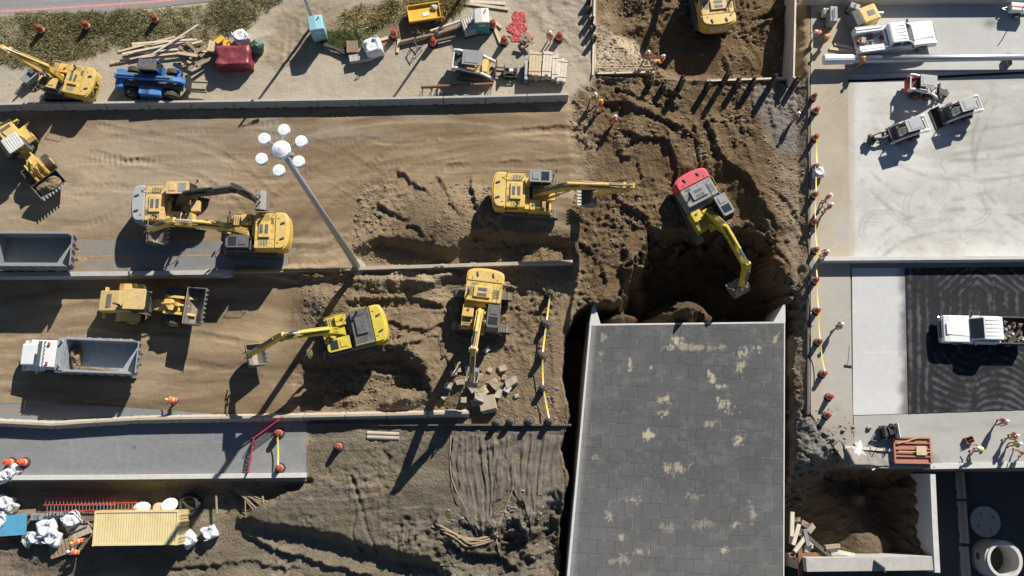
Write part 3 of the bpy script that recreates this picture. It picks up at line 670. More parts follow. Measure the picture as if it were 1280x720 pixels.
SWL = [random.Random(3).uniform(0, 6) for _ in range(6)]
def shoulder_col(x, y, u, v):
    c = flat((.37, .325, .25), 0.16, 1, .4, 1.5, 15)(x, y, u, v)
    g = sstep(325, 345, v)*sstep(540, 505, v)*sstep(1022, 1034, u+4*fbm(x, y, 1, 3, 3)); c = mixc(c, g*.8, (.37, .355, .32))
    g2 = np.exp(-(((u-1055)/14)**2+((v-285)/24)**2)); c = mixc(c, g2*.7, (.40, .39, .37))
    c = mixc(c, sstep(500, 545, v+14*fbm(x, y, 1.5, 4, 4))*.7, (.30, .27, .23))
    for vv, uu in ((126, 1050), (309, 1050), (393, 1049)): c = mixc(c, (np.abs(v-vv) < .8)*sstep(1028, 1034, u)*.4, (.55, .40, .32))
    c = mixc(c, sstep(.2, .6, fbm(x, y, .8, 4, 17))*.25, (.26, .21, .15))
    return c
sheet('deck_shoulder', [(1013.5, -80), (1060, -80), (1060, 95), (1062, 320), (1066, 520), (1068, 584)], [(1013.5, -80), (1013.5, 95), (1013.5, 320), (1013.5, 420), (1013.5, 517), (1060, 583)], 0.0, shoulder_col, 'pave')
def conc_col(x, y, u, v):
    c = flat((.52, .51, .485), 0.10, 0.5, 1.2, 2.0, 18)(x, y, u, v)
    # swept arcs and tyre scuffs on the dusty slab
    for k, (cu, cv, r, a) in enumerate(((1150, 250, 40, 1), (1210, 262, 22, 1), (1105, 285, 26, 1), (1230, 180, 60, .8), (1270, 210, 80, .8), (1120, 230, 60, .6), (1092, 290, 12, 1), (1190, 260, 55, .8), (1180, 120, 60, .7), (1250, 150, 30, .8))):
        r_ = np.hypot((u-cu), (v-cv)*1.35)+2*fbm(x, y, 1.2, 3, k)
        ang = np.arctan2(v-cv, u-cu); sec = sstep(-0.2, .5, np.sin(ang+k*1.7))
        for dr in (0, 5.5): c = mixc(c, np.exp(-((r_-r-dr)/1.1)**2)*sec*.5*a, (.27, .26, .245))
    st_ = fbm(x*.25, y*1.5, 1.1, 5, 19); c = mixc(c, sstep(.0, .45, st_)*sstep(1110, 1200, u)*sstep(330, 180, v)*.5, (.30, .285, .26))
    c = mixc(c, sstep(1100, 1240, u)*sstep(270, 120, v)*.5, (.32, .30, .275))
    n5 = fbm(x, y, 3.5, 5, 45, .62); n6 = fbm(x*.35, y, .9, 5, 46, .6)
    c = mixc(c, sstep(-.15, .45, n5)*.5, (.36, .34, .30)); c = mixc(c, sstep(.1, .5, n6)*.3, (.58, .57, .55)); c = mixc(c, sstep(.32, .6, fbm(x, y, .5, 4, 47))*.3, (.27, .25, .22))
    for q_ in ([(1075, 200), (1120, 240), (1190, 250), (1280, 225)], [(1090, 305), (1130, 275), (1200, 262), (1290, 268)], [(1080, 150), (1140, 190), (1220, 200), (1300, 190)], [(1240, 110), (1215, 180), (1240, 250), (1300, 290)], [(1180, 170), (1240, 160), (1300, 150)]):
        for off in (0, 1.7):
            d_, _, _ = line_d(x, y+off, smooth_pts(PX(q_))); c = mixc(c, np.exp(-(d_/.16)**2)*np.clip(.25+.9*n6+.5*n5, 0, .55), (.22, .21, .19))
    for vv in (150, 205, 262): c = mixc(c, np.exp(-((v-vv-2*np.sin(u*.03))/.8)**2)*.18, (.25, .24, .22))
    c = mixc(c, sstep(1072, 1062, u+5*n5)*.6, (.36, .30, .22))
    c = mixc(c, np.exp(-((v-98)/2.5)**2)*.5, (.30, .28, .26))
    return c
sheet('concrete_pavement', [(1060, 93), (1400, 84)], [(1062, 321.5), (1400, 321)], 0.0, conc_col, 'pave')
def topd_col(x, y, u, v):
    c = flat((.44, .435, .42), 0.10, 0.6, 1.2, 2, 22)(x, y, u, v)
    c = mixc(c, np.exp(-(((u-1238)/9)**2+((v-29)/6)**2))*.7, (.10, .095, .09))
    c = mixc(c, sstep(1080, 1050, u+8*fbm(x, y, 1, 3, 2))*.7, (.40, .33, .24)); c = mixc(c, sstep(84, 92, v)*.3, (.26, .25, .24)); return c
sheet('upper_pavement', [(1060, -80), (1400, -80)], [(1060, 92.4), (1400, 83.4)], 0.0, topd_col, 'pave')
painted_line('pavement_joint', 'dark', [(1060, 101), (1085, 101), (1110, 99.5), (1400, 84.5)], 0.006, 0.22)
def strip_col(x, y, u, v):
    c = flat((.50, .495, .49), 0.07, 0.6, 1.2, 1.8, 25)(x, y, u, v)
    c = mixc(c, (np.abs(v-440) < .6)*.5, (.6, .595, .59)); c = mixc(c, sstep(1119, 1134, u+5*fbm(x, y, .9, 4, 6))*.85, (.10, .09, .09)); return c
sheet('pale_pavement', [(1065, 335), (1131, 335)], [(1066.5, 519), (1135, 517)], 0.0, strip_col, 'pave')
def lowd_col(x, y, u, v):
    c = flat((.35, .34, .32), 0.12, 0.6, 1.2, 2, 28)(x, y, u, v)
    c = mixc(c, np.exp(-((v-np.interp(u, [1060, 1280], [541, 529]))/5.0)**2)*sstep(-.2, .5, fbm(x*.3, y, 1, 4, 7))*.55, (.24, .225, .205)); return c
sheet('lower_pavement', [(1067, 519.8), (1135, 517.6), (1400, 509)], [(1068.5, 585), (1135, 585), (1400, 581)], 0.0, lowd_col, 'pave')
def asph_h(x, y, u, v):
    n1 = fbm(x, y, 2.2, 3, 31); n2 = fbm(x, y, .6, 4, 32); up = u+2.0*n1+.9*n2; vp = v+1.8*fbm(x, y, 2.0, 3, 33)+.9*n2
    col_ = np.sin((up-1135)*.60+.5*np.sin(v*.04))
    ph = 1.6*np.sin(np.floor(up/27)*2.4)+1.1*fbm(x, y, 1.1, 3, 37)
    arch = np.sin(ph+np.maximum(np.abs(up-1222)*.85, 0.0)*.50+np.clip(372-vp, 0, 60)*.0+np.where(vp < 366, (366-vp)*.55, 0))
    bow = np.where(up < 1218, np.sin(.5*ph+np.hypot((up-1222)*.85, (vp-418))*.72), np.sin((vp+.012*(up-1246)**2*-1)*.72))
    a = np.where(up < 1166, col_, np.where(vp < 440, arch, bow))
    return 0.045+0.012*a*np.clip(.8+.8*n1, .2, 1.3)+.006*n2
def asph_c(x, y, u, v):
    a = (asph_h(x, y, u, v)-.045)/.012; n = fbm(x, y, .35, 4, 35, .65); n3 = fbm(x, y, 2.5, 3, 36)
    c = np.array((.014, .014, .018))*(1+.4*n)[..., None]
    return mixc(c, np.clip(sstep(.0, 1.4, a+1.1*n+.9*n3)*.8, 0, 1), (.088, .088, .096))
sheet('asphalt_pavement', [(1131.5, 335), (1400, 333)], [(1135.5, 517), (1400, 508)], 0.0, asph_c, 'asph', 0.085, True, asph_h)
def street_col(x, y, u, v):
    c = flat((.075, .075, .078), 0.15, 1.2, .4, 2, 38)(x, y, u, v)
    for uu in (1200, 1234): c = mixc(c, (np.abs(u-uu) < .9)*.5, (.3, .3, .3))
    return c
sheet('lower_street', [(1150, 560), (1360, 560)], [(1150, 860), (1360, 860)], -6.85, street_col, 'asph', 0.2)
# ------------------------------------------------------------------ machines
def profile(pts, th):
    """outline of a beam whose centre line is pts and whose thickness is th at each point"""
    up, dn = [], []
    for i, p in enumerate(pts):
        a = Vector(pts[max(i-1, 0)]); b = Vector(pts[min(i+1, len(pts)-1)]); t = (b-a).normalized(); n = Vector((-t.y, t.x))
        q = Vector(p); up.append(tuple(q+n*th[i]/2)); dn.append(tuple(q-n*th[i]/2))
    return up+dn[::-1]
def stadium(x0, x1, r, zc, n=8):
    return [(x1+r*math.sin(math.pi*i/n), zc+r*math.cos(math.pi*i/n)) for i in range(n+1)]+[(x0-r*math.sin(math.pi*i/n), zc-r*math.cos(math.pi*i/n)) for i in range(n+1)]
def track_mb(yc, Lh, w, hgt, X=None, pitch=0.2):
    mb = MB(); r = hgt/2; a = Lh-r
    mb.prism(stadium(-a, a, r-0.05, r), yc-w*0.3, yc+w*0.3, 'y')
    k = int(2*a/pitch)
    for i in range(k+1):
        x = -a+2*a*i/k
        for z in (hgt-0.03, 0.03): mb.box((x, yc, z), (pitch*0.86, w, 0.06)); mb.box((x+pitch*.3, yc, z+(0.04 if z > .3 else -0.0)), (0.03, w, 0.05))
    for sx in (-1, 1):
        for i in range(1, 7):
            t = math.pi*i/7; mb.box((sx*(a+(r-0.03)*math.sin(t)), yc, r+(r-0.03)*math.cos(t)), (pitch*0.86, w, 0.06), 0, 0, 0, sx*t)
    for i in range(6): mb.cyl((-a+2*a*i/5, yc-w*.38, 0.26), (-a+2*a*i/5, yc+w*.38, 0.26), 0.17, n=10)
    if X is not None: mb.v = [tuple(X @ Vector(p)) for p in mb.v]
    return mb
def rail(mb, pts, r=0.022, n=5):
    return mb.tube(pts, r, n)
def bucket_mb(wd, s=1.0, teeth=5):
    """digging bucket hung from its pin at the origin; the mouth looks toward -x"""
    pr = [(0.10, 0.10), (0.34, -0.12), (0.50, -0.55), (0.42, -0.95), (0.10, -1.22), (-0.35, -1.28), (-0.75, -1.18)]
    pr = [(x*s, z*s) for x, z in pr]; inn = [(x*0.90-0.02*s, z*0.93-0.02*s) for x, z in pr]; mb = MB()
    k = len(pr)
    for i in range(k-1):
        mb.prism([pr[i], pr[i+1], inn[i+1], inn[i]], -wd/2, wd/2, 'y')
    side = [(-0.15*s, -0.02*s)]+pr
    for y in (-wd/2, wd/2): mb.prism(side, y-0.03, y+0.03, 'y')
    for y in (-0.22*s, 0.22*s): mb.prism([(-0.12*s, 0.14*s), (0.14*s, 0.14*s), (0.36*s, -0.16*s), (-0.1*s, -0.1*s)], y-.03, y+.03, 'y')
    tb = MB()
    for i in range(teeth):
        y = -wd/2+wd*(i+.5)/teeth; tb.prism([(-0.70*s, -1.24*s), (-0.70*s, -1.10*s), (-1.02*s, -1.10*s)], y-0.075, y+0.075, 'y')
    return mb, tb
def rot2(mb, ang, ox, oz):
    c, s_ = math.cos(ang), math.sin(ang); mb.v = [(x*c-z*s_+ox, y, x*s_+z*c+oz) for x, y, z in mb.v]; return mb

def excavator(loc, yaw, trk, bt, stp, bang, label, body='yel', hood='yel', cw='yel', roof='roofg', boom='yel', stick='yel', cabm='dgrey',
              mark=None, tool='bucket', scale=1.0, wd=1.35, name='excavator', roofw=None):
    r = thing(name, loc, yaw, label, 'excavator', 'excavators digging on the site')
    X = Matrix.Rotation(trk-yaw, 4, 'Z')
    uc = MB(); uc.box((0, 0, .55), (2.2, 2.0, .45)); uc.box((1.0, 0, .52), (.8, 1.9, .3)); uc.box((-1.0, 0, .52), (.8, 1.9, .3)); uc.v = [tuple(X @ Vector(p)) for p in uc.v]
    uc.cyl((0, 0, .7), (0, 0, 1.12), .85, n=24); uc.build('undercarriage', 'track', r)
    for s in (-1, 1): track_mb(s*1.28, 2.3, .62, .98, X).build('track', 'track', r)
    # deck: main frame with side consoles
    d = MB(); d.b2(-2.3, 1.55, -1.38, 1.38, 1.10, 1.32); d.b2(-.2, 1.9, -.42, .42, 1.1, 1.5); d.b2(-.15, 1.7, -1.47, -1.37, 1.05, 1.2)
    d.build('upper_frame', body, r, .02)
    # counterweight: rounded back
    arc = [(-2.0, -1.42), (-2.0, 1.42)]+[(-2.55-0.52*math.cos(math.pi*t), 1.42*math.cos(math.pi*(t+.0)) if False else 0) for t in ()]
    n = 12; back = [(-2.42-0.62*math.sin(math.pi*i/n)**.6, 1.45*math.cos(math.pi*i/n)) for i in range(n+1)]
    c = MB(); c.prism([(-1.95, -1.45), (-1.95, 1.45)]+back, 1.02, 2.36, 'z')
    back2 = [(-2.36-0.56*math.sin(math.pi*i/n)**.6, 1.36*math.cos(math.pi*i/n)) for i in range(n+1)]
    c.prism([(-1.98, -1.36), (-1.98, 1.36)]+back2, 2.36, 2.46, 'z')
    cwo = c.build('counterweight', cw, r, .05)
    lug = MB()
    for y in (-.6, .6): lug.box((-2.55, y, 2.5), (.32, .10, .10), .3); lug.box((-2.2, y*1.6, 2.47), (.12, .05, .05))
    each(lug, 'lifting_eye', 'dgrey', cwo)
    # engine hood and grilles
    h = MB(); h.b2(-1.93, -.45, -1.36, 1.36, 1.32, 2.42); h.b2(-1.6, -.75, -.75, .55, 2.42, 2.56); h.b2(-.44, -.1, -1.36, .3, 1.32, 1.95)
    ho = h.build('engine_hood', hood, r, .035)
    g = MB()
    for i in range(5): g.box((-1.75+.0*i, -.95+.1*i, 2.43), (.22, .05, .02))
    for i in range(6): g.box((-1.45+.12*i, -1.05, 2.43), (.05, .42, .02)); g.box((-1.4+.12*i, .95, 2.43), (.05, .5, .02))
    g.box((-.95, -.1, 2.57), (.24, .7, .015)); g.box((-1.35, -.1, 2.57), (.24, .7, .015)); each(g, 'vent', 'dgrey', ho)
    ex = MB(); ex.cyl((-1.0, -1.12, 2.4), (-1.0, -1.12, 2.85), .075, n=10); ex.tube([(-1.0, -1.12, 2.82), (-1.14, -1.12, 2.96)], .075, 10); ex.build('exhaust_pipe', 'black', r)
    sm = MB()
    for y in (-.55, .1, .7): sm.b2(-1.92, -.5, y-.008, y+.008, 2.421, 2.428)
    sm.b2(-1.2, -1.18, -1.34, 1.34, 2.421, 2.428); sm.build('panel_seam', 'dgrey', ho)
    # tool box, tank, steps and rails on the right
    t = MB(); t.b2(-.08, .75, -1.40, -.58, 1.32, 2.02); t.b2(.78, 1.45, -1.40, -.62, 1.32, 1.72); t.b2(1.45, 1.62, -1.36, -.7, 1.2, 1.45)
    to = t.build('fuel_tank', body, r, .03)
    cap = MB(); cap.cyl((.2, -1.0, 2.02), (.2, -1.0, 2.1), .09, n=10)
    for i in range(4): cap.box((.9+.16*i, -1.0, 1.735), (.06, .62, .02))
    each(cap, 'filler_cap', 'dgrey', to)
    hr = MB()
    for y in (-1.38,): rail(hr, [(1.5, y, 1.4), (1.5, y, 2.1), (.85, y, 2.45), (-.05, y, 2.45), (-.05, y, 2.0)])
    rail(hr, [(-.5, -1.34, 2.4), (-.5, -1.34, 2.85), (-1.85, -1.34, 2.85), (-1.85, -1.34, 2.4)]); rail(hr, [(-.5, 1.34, 2.4), (-.5, 1.34, 2.85), (-1.85, 1.34, 2.85), (-1.85, 1.34, 2.4)])
    each(hr, 'handrail', body, r)
    well = MB(); well.b2(-.42, .75, -.5, .5, 1.33, 1.45); well.cyl((.0, -.25, 1.5), (.0, .3, 1.5), .2, n=10); well.tube([(-.3, -.3, 1.6), (.1, -.1, 1.75), (.5, .2, 1.6)], .05); well.tube([(-.3, .2, 1.6), (.2, .3, 1.8), (.5, .1, 1.7)], .05)
    well.build('hydraulic_hoses', 'black', r)
    # cab on the left
    cb = MB(); y0, y1 = .52, 1.46
    cb.prism([(-.12, 1.32), (1.66, 1.32), (1.78, 1.75), (1.78, 2.0), (-.12, 2.0)], y0, y1, 'y')
    for x, z1 in ((-.08, 2.95), (.78, 2.98)):
        for y in (y0+.04, y1-.04): cb.box((x, y, (2.0+z1)/2), (.10, .08, z1-2.0))
    for y in (y0+.04, y1-.04): cb.prism([(1.68, 2.0), (1.78, 2.0), (1.48, 2.98), (1.38, 2.98)], y-.04, y+.04, 'y')
    co = cb.build('cab', cabm, r, .015)
    gl = MB(); gl.prism([(-.06, 2.0), (1.74, 2.0), (1.44, 2.95), (-.06, 2.95)], y0+.05, y1-.05, 'y'); gl.build('cab_window', 'glass', co)
    rf = MB(); rf.prism([(-.18, y0-.02), (1.40, y0-.02), (1.55, y0+.12), (1.55, y1-.12), (1.40, y1+.02), (-.18, y1+.02)], 2.95, 3.07, 'z'); rf.b2(.05, .55, y0+.2, y1-.2, 3.07, 3.12)
    rfo = rf.build('cab_roof', roof, co, .03)
    hw = MB(); hw.b2(.72, 1.32, y0+.12, y1-.12, 3.071, 3.085); hw.build('roof_hatch', 'glass' if roofw is None else roofw, rfo)
    mi = MB(); rail(mi, [(1.7, y1, 2.3), (1.9, y1+.22, 2.4)]); mi.box((1.92, y1+.25, 2.35), (.06, .2, .34)); rail(mi, [(1.5, -1.38, 2.0), (1.62, -1.5, 2.1)]); mi.box((1.62, -1.5, 2.1), (.06, .18, .3)); each(mi, 'mirror', 'black', r)
    # boom
    f = Vector((.32, 1.75)); b = Vector(bt); dv = b-f; L_ = dv.length; t_ = dv/L_; n_ = Vector((-t_.y, t_.x))
    pts = [f, f+dv*.22+n_*L_*.10, f+dv*.44+n_*L_*.165, f+dv*.58+n_*L_*.15, f+dv*.8+n_*L_*.065, b]
    bo = MB(); bo.prism(profile(pts, [.42, .62, .74, .66, .5, .34]), -.24, .24, 'y')
    bo.cyl((b.x, -.32, b.y), (b.x, .32, b.y), .17, n=12); bo.cyl((f.x, -.42, f.y), (f.x, .42, f.y), .2, n=12)
    k = pts[2]; bo.prism([(k.x-.35*t_.x+n_.x*.28, k.y-.35*t_.y+n_.y*.28), (k.x+.25*t_.x+n_.x*.28, k.y+.25*t_.y+n_.y*.28), (k.x+.0+n_.x*.62, k.y+n_.y*.62)], -.12, .12, 'y')
    boo = bo.build('boom', boom, r, .02)
    hs = MB()
    for y in (-.16, -.06, .06, .16):
        hs.tube([(p.x+n_.x*(.32 if 0 < i < 5 else .2), y, p.y+n_.y*(.40 if 0 < i < 4 else .28)) for i, p in enumerate(pts)], .022, 5)
    hs.build('hydraulic_line', 'black', boo)
    # boom cylinders
    for y in (-.36, .36):
        a0 = Vector((1.15, 1.45)); a1 = pts[2]-n_*.1; m_ = a0+(a1-a0)*.58
        cy = MB(); cy.cyl((a0.x, y, a0.y), (m_.x, y, m_.y), .11, n=12); c0 = cy.build('boom_cylinder', boom, r)
        ro = MB(); ro.cyl((m_.x, y, m_.y), (a1.x, y, a1.y), .06, n=10); ro.build('cylinder_rod', 'chrome', c0)
    # stick
    s1 = Vector(stp); ds = s1-b; ls = ds.length; ts = ds/ls; ns = Vector((-ts.y, ts.x))
    if ns.y < 0 and ts.x > 0.2: ns = -ns
    if ts.x <= 0.2: ns = Vector((-ts.y, ts.x)) if Vector((-ts.y, ts.x)).x > 0 else Vector((ts.y, -ts.x))
    tail = b-ts*.75+ns*.28
    sp = [tail, b+ns*.16, b+ds*.3+ns*.12, s1]
    skm = MB(); skm.prism(profile(sp, [.22, .62, .52, .26]), -.19, .19, 'y'); skm.cyl((s1.x, -.26, s1.y), (s1.x, .26, s1.y), .12, n=10); sko = skm.build('stick', stick, r, .015)
    a0 = pts[2]+n_*.55; m_ = a0+(tail-a0)*.62
    cy = MB(); cy.cyl((a0.x, 0, a0.y), (m_.x, 0, m_.y), .12, n=12); c0 = cy.build('stick_cylinder', boom, r)
    ro = MB(); ro.cyl((m_.x, 0, m_.y), (tail.x, 0, tail.y), .065, n=10); ro.build('cylinder_rod', 'chrome', c0)
    a0 = b+ds*.05+ns*.5; a1 = s1-ds*.12+ns*.42; m_ = a0+(a1-a0)*.6
    cy = MB(); cy.cyl((a0.x, 0, a0.y), (m_.x, 0, m_.y), .1, n=12); c0 = cy.build('bucket_cylinder', 'dgrey' if stick != 'dgrey' else 'black', r)
    ro = MB(); ro.cyl((m_.x, 0, m_.y), (a1.x, 0, a1.y), .055, n=10); ro.build('cylinder_rod', 'chrome', c0)
    lk = MB()
    for y in (-.22, .22): lk.cyl((a1.x, y, a1.y), (s1.x+ns.x*.02-ts.x*.35, y, s1.y-ts.y*.35), .05, n=8); lk.cyl((a1.x, y, a1.y), (s1.x+ns.x*.3+ts.x*.25, y, s1.y+ns.y*.3+ts.y*.25), .05, n=8)
    each(lk, 'bucket_link', 'steel', r)
    if tool == 'bucket':
        bm_, tb = bucket_mb(wd); k0 = bm_.build('bucket', 'steel', r); rot2(bm_, 0, 0, 0)
        bpy.data.objects.remove(k0); rot2(bm_, bang, s1.x, s1.y); rot2(tb, bang, s1.x, s1.y)
        bk = bm_.build('bucket', 'steel', r); each(tb, 'tooth', 'bed', bk)
    else:
        hm = MB(); hm.box((s1.x, 0, s1.y-.18), (.5, .46, .42)); hm.build('coupler', 'mgrey', r, .03)
    if mark:
        if mark[2] == 'side': Xr = Matrix.Translation((-2.0+.55, -1.368, 1.9)) @ Matrix.Rotation(R(90), 4, 'X')
        else: Xr = Matrix.Identity(4)
        lt = lettering('lettering', mark[0], mark[4], mark[5], cwo, Xr, .02, .012)
        if mark[2] != 'side':                     # wrapped round the back of the counterweight
            for v_ in COL.objects[-1].data.vertices if False else lt.data.vertices:
                a, b_, c_ = v_.co; y = mark[1]-a; v_.co = (-2.42-.62*max(1-(y/1.45)**2, 0)**.3-.02-c_, y, 1.72+b_)
            lt.data.update()
    if scale != 1: r.scale = (scale,)*3
    return r

def slew(u, v, zt=2.45):
    """ground point below something seen at (u, v), about zt above the ground"""
    return G(u, v, zt)
E = {}
E['A'] = excavator(slew(213, 253), R(1), R(-3), (5.7, 5.6), (6.6, 2.9), R(35), 'excavator with grey engine cover and black boom curled down to a rusty bucket', hood='tan', cw='roofg', roof='tan', boom='black', stick='black', roofw='mgrey', body='tan', wd=1.5)
E['B'] = excavator(slew(311, 288), R(180), R(178), (5.0, 4.6), (7.5, 2.4), R(-18), 'yellow excavator reaching its low boom left beside the orange lane line', roof='dgrey', boom='yel', wd=1.75)
E['C'] = excavator(slew(664, 238), R(-2), R(-4), (6.9, 4.2), (4.9, 1.9), R(-12), 'dusty yellow excavator with grey cab roof reaching right, above the wall end', mark=('CAT', 0, 'side', 0, .5, 'letter'), roof='mgrey', cabm='mgrey', wd=1.3)
E['D'] = excavator(slew(884, 256), R(-62), R(-66), (5.6, 2.9), (6.7, -.6), R(10), 'excavator with faded red counterweight digging down into the deep dark pit', body='yelb', hood='mgrey', cw='redcw', roof='mgrey', boom='yelb', stick='yelb', wd=1.3)
E['F'] = excavator(slew(433, 413), R(194), R(191), (4.2, 5.7), (7.5, 2.0), R(-20), 'bright yellow excavator with dark grey engine cover stretching its bucket toward the lower roadway', body='yelb', hood='dgrey', cw='yelb', roof='yelb', boom='yelb', stick='yelb', wd=1.6, roofw='glass')
E['G'] = excavator(slew(602, 384), R(-97), R(-3), (3.9, 6.8), (5.7, 3.4), R(-5), 'yellow excavator turned across its tracks and working on the broken concrete blocks', roof='dgrey', boom='yel', stick='tan', wd=.85)
E['H'] = excavator(slew(893, -10), R(97), R(97), (3.6, 6.8), (6.2, 3.8), R(0), 'tan yellow excavator half out of the picture above the row of steel piles', mark=('CAT', -.1, 'rear', 0, .8, 'letw'), roof='mgrey', hood='tan')
E['I'] = excavator(slew(74, 93), R(167), R(178), (2.9, 6.2), (1.8, 2.9), 0, 'yellow excavator without a bucket parked on the sandy verge, left of the blue telehandler', mark=('CAT', .35, 'corner', 0, .8, 'letter'), roof='tan', tool='coupler', scale=.86)

def wheel_parts(parent, x, y, rad, w, rim='rim', name='wheel', tread=True, zc=None, n=24):
    zc = rad if zc is None else zc; s = 1 if y > 0 else -1
    t = MB(); t.cyl((x, y-w/2, zc), (x, y+w/2, zc), rad*.96, n=n)
    t.cyl((x, y-w/2*.82, zc), (x, y+w/2*.82, zc), rad, n=n)
    if tread:
        for i in range(n-4):
            a = 2*math.pi*i/(n-4); t.box((x+rad*.985*math.cos(a), y+w*.12*(-1)**i, zc+rad*.985*math.sin(a)), (.07, w*.62, .09), 0, 0, 0, -a+math.pi/2)
    o = t.build(name, 'tyre', parent)
    r_ = MB(); r_.cyl((x, y+s*(w/2-.08), zc), (x, y+s*(w/2+.012), zc), rad*.55, rad*.5, n=18); r_.cyl((x, y+s*w/2, zc), (x, y+s*(w/2+.07), zc), rad*.2, n=12); r_.build('rim', rim, o)
    return o

def loader(loc, yaw, label, roof, load, bh=1.0, tilt=0.0, art=0.0):
    r = thing('wheel_loader', loc, yaw, label, 'wheel loader', 'wheel loaders on the site')
    for y in (-1.12, 1.12): wheel_parts(r, -1.75, y, .82, .62)
    b = MB(); b.prism([(-3.9, .9), (-1.0, .8), (-.4, .9), (-.4, 1.5), (-1.3, 1.75), (-3.9, 1.55)], -.62, .62, 'y'); b.build('rear_frame', 'yel', r, .03)
    h = MB(); h.prism([(-4.0, 1.1), (-1.5, 1.3), (-1.5, 2.35), (-2.4, 2.35), (-3.9, 2.05)], -.78, .78, 'y'); ho = h.build('engine_hood', 'yel' if roof == 'whited' else 'tan', r, .05)
    g = MB(); g.b2(-3.3, -2.75, -.5, .5, 2.16, 2.24); each(g, 'vent', 'dgrey', ho)
    e = MB(); e.cyl((-2.25, -.35, 2.3), (-2.25, -.35, 3.0), .08, n=10); e.tube([(-2.25, -.35, 2.95), (-2.42, -.35, 3.1)], .08, 8); e.build('exhaust_pipe', 'black', r)
    fe = MB()
    for y in (-1.12, 1.12): fe.prism([(-2.75, 1.5), (-2.3, 1.75), (-1.25, 1.75), (-.9, 1.5), (-1.25, 1.68), (-2.3, 1.68)], y-.33, y+.33, 'y')
    fe.b2(-3.9, -3.7, -1.2, 1.2, 1.0, 1.3); each(fe, 'fender', 'yel', r)
    c = MB(); c.b2(-1.5, -.1, -.72, .72, 1.5, 2.3)
    for x in (-1.45, -.2): 
        for y in (-.68, .68): c.box((x, y, 2.75), (.09, .09, .95))
    c.b2(-1.45, -.3, .72, .98, 1.3, 1.4); co = c.build('cab', 'dgrey', r, .02)
    gl = MB(); gl.prism([(-1.46, 2.3), (-.02, 2.3), (-.14, 3.2), (-1.46, 3.2)], -.69, .69, 'y'); gl.build('cab_window', 'glass', co)
    rf = MB(); rf.prism([(-1.62, -.78), (-.05, -.78), (.02, -.6), (.02, .6), (-.05, .78), (-1.62, .78)], 3.2, 3.34, 'z')
    for i in range(6 if roof == 'whited' else 0): rf.b2(-1.5, -.1, -.62+.24*i, -.54+.24*i, 3.34, 3.365)
    rf.build('cab_roof', roof, co, .03)
    mi = MB()
    for y in (-1, 1): mi.tube([(-.1, y*.7, 2.9), (.1, y*1.1, 2.95)], .02); mi.box((.12, y*1.15, 2.8), (.05, .2, .32))
    each(mi, 'mirror', 'black', r)
    # front half, turned by art about the hitch at (0, 0)
    f = bpy.data.objects.new('front_frame', None)
    X = Matrix.Rotation(art, 4, 'Z')
    def fx(mb): mb.v = [tuple(X @ Vector(p)) for p in mb.v]; return mb
    ff = MB(); ff.prism([(-.3, .8), (2.3, .75), (2.3, 1.1), (1.5, 1.95), (.9, 1.95), (.4, 1.3), (-.3, 1.2)], -.42, .42, 'y'); fx(ff).build('front_frame', 'yel', r, .03)
    for y in (-1.12, 1.12):
        o = wheel_parts(r, 1.5, y, .82, .62)
        o.matrix_local = X
    for y in (-.62, .62):
        a = MB(); a.prism(profile([(.95, 1.85), (2.0, 1.75), (2.9, bh+.2), (3.25, bh)], [.3, .46, .36, .26]), y-.09, y+.09, 'y'); fx(a).build('lift_arm', 'yel', r)
        cy = MB(); cy.cyl((.6, y*.8, 1.15), (1.9, y*.8, 1.5), .09, n=10); fx(cy).build('lift_cylinder', 'yel', r)
    z = MB(); z.prism(profile([(1.75, 1.6), (2.05, 2.15), (1.9, 2.5)], [.3, .36, .24]), -.12, .12, 'y'); z.box((2.35, 0, bh+.55), (1.0, .12, .14), 0, 0, 0, .5); fx(z).build('tilt_lever', 'yel', r)
    cy = MB(); cy.cyl((.8, 0, 1.95), (1.6, 0, 2.4), .1, n=10); c0 = fx(cy).build('tilt_cylinder', 'yel', r)
    ro = MB(); ro.cyl((1.6, 0, 2.4), (1.9, 0, 2.5), .06, n=8); fx(ro).build('cylinder_rod', 'chrome', c0)
    # bucket: wide open scoop
    W = 2.75; pr = [(1.35, -.05), (.2, -.32), (-.12, -.15), (-.22, .3), (-.05, .82), (.18, 1.0)]; inn = [(1.3, .02), (.22, -.24), (-.04, -.1), (-.13, .3), (.02, .78), (.2, .94)]
    bm_ = MB()
    for i in range(5): bm_.prism([pr[i], pr[i+1], inn[i+1], inn[i]], -W/2, W/2, 'y')
    for y in (-W/2, W/2): bm_.prism(pr, y-.03, y+.03, 'y')
    tb = MB()
    for i in range(8): y = -W/2+W*(i+.5)/8; tb.prism([(1.25, -.08), (1.25, .03), (1.62, -.06)], y-.07, y+.07, 'y')
    for q in (bm_, tb): rot2(q, tilt, 3.25, bh); fx(q)
    bk = bm_.build('bucket', 'steel', r); each(tb, 'tooth', 'bed', bk)
    if load:
        dl = MB(); dl.blob((.45, 0, .15), (.75, W/2*.9, .55), 5, .22, 26, 10, 0, .4); rot2(dl, tilt, 3.25, bh); fx(dl).build('soil_load', 'rockd', bk)
    return r
loader(slew(187, 377, 2.4), R(-2), 'yellow wheel loader with tan cab roof and raised empty bucket by the barrier', 'tan', False, 1.5, R(48), R(-3))
loader(slew(24, 188, 2.4), R(-52), 'wheel loader with ribbed white cab roof and soil in its bucket at the left edge', 'whited', True, .9, R(22), R(2)).scale = (.82,)*3

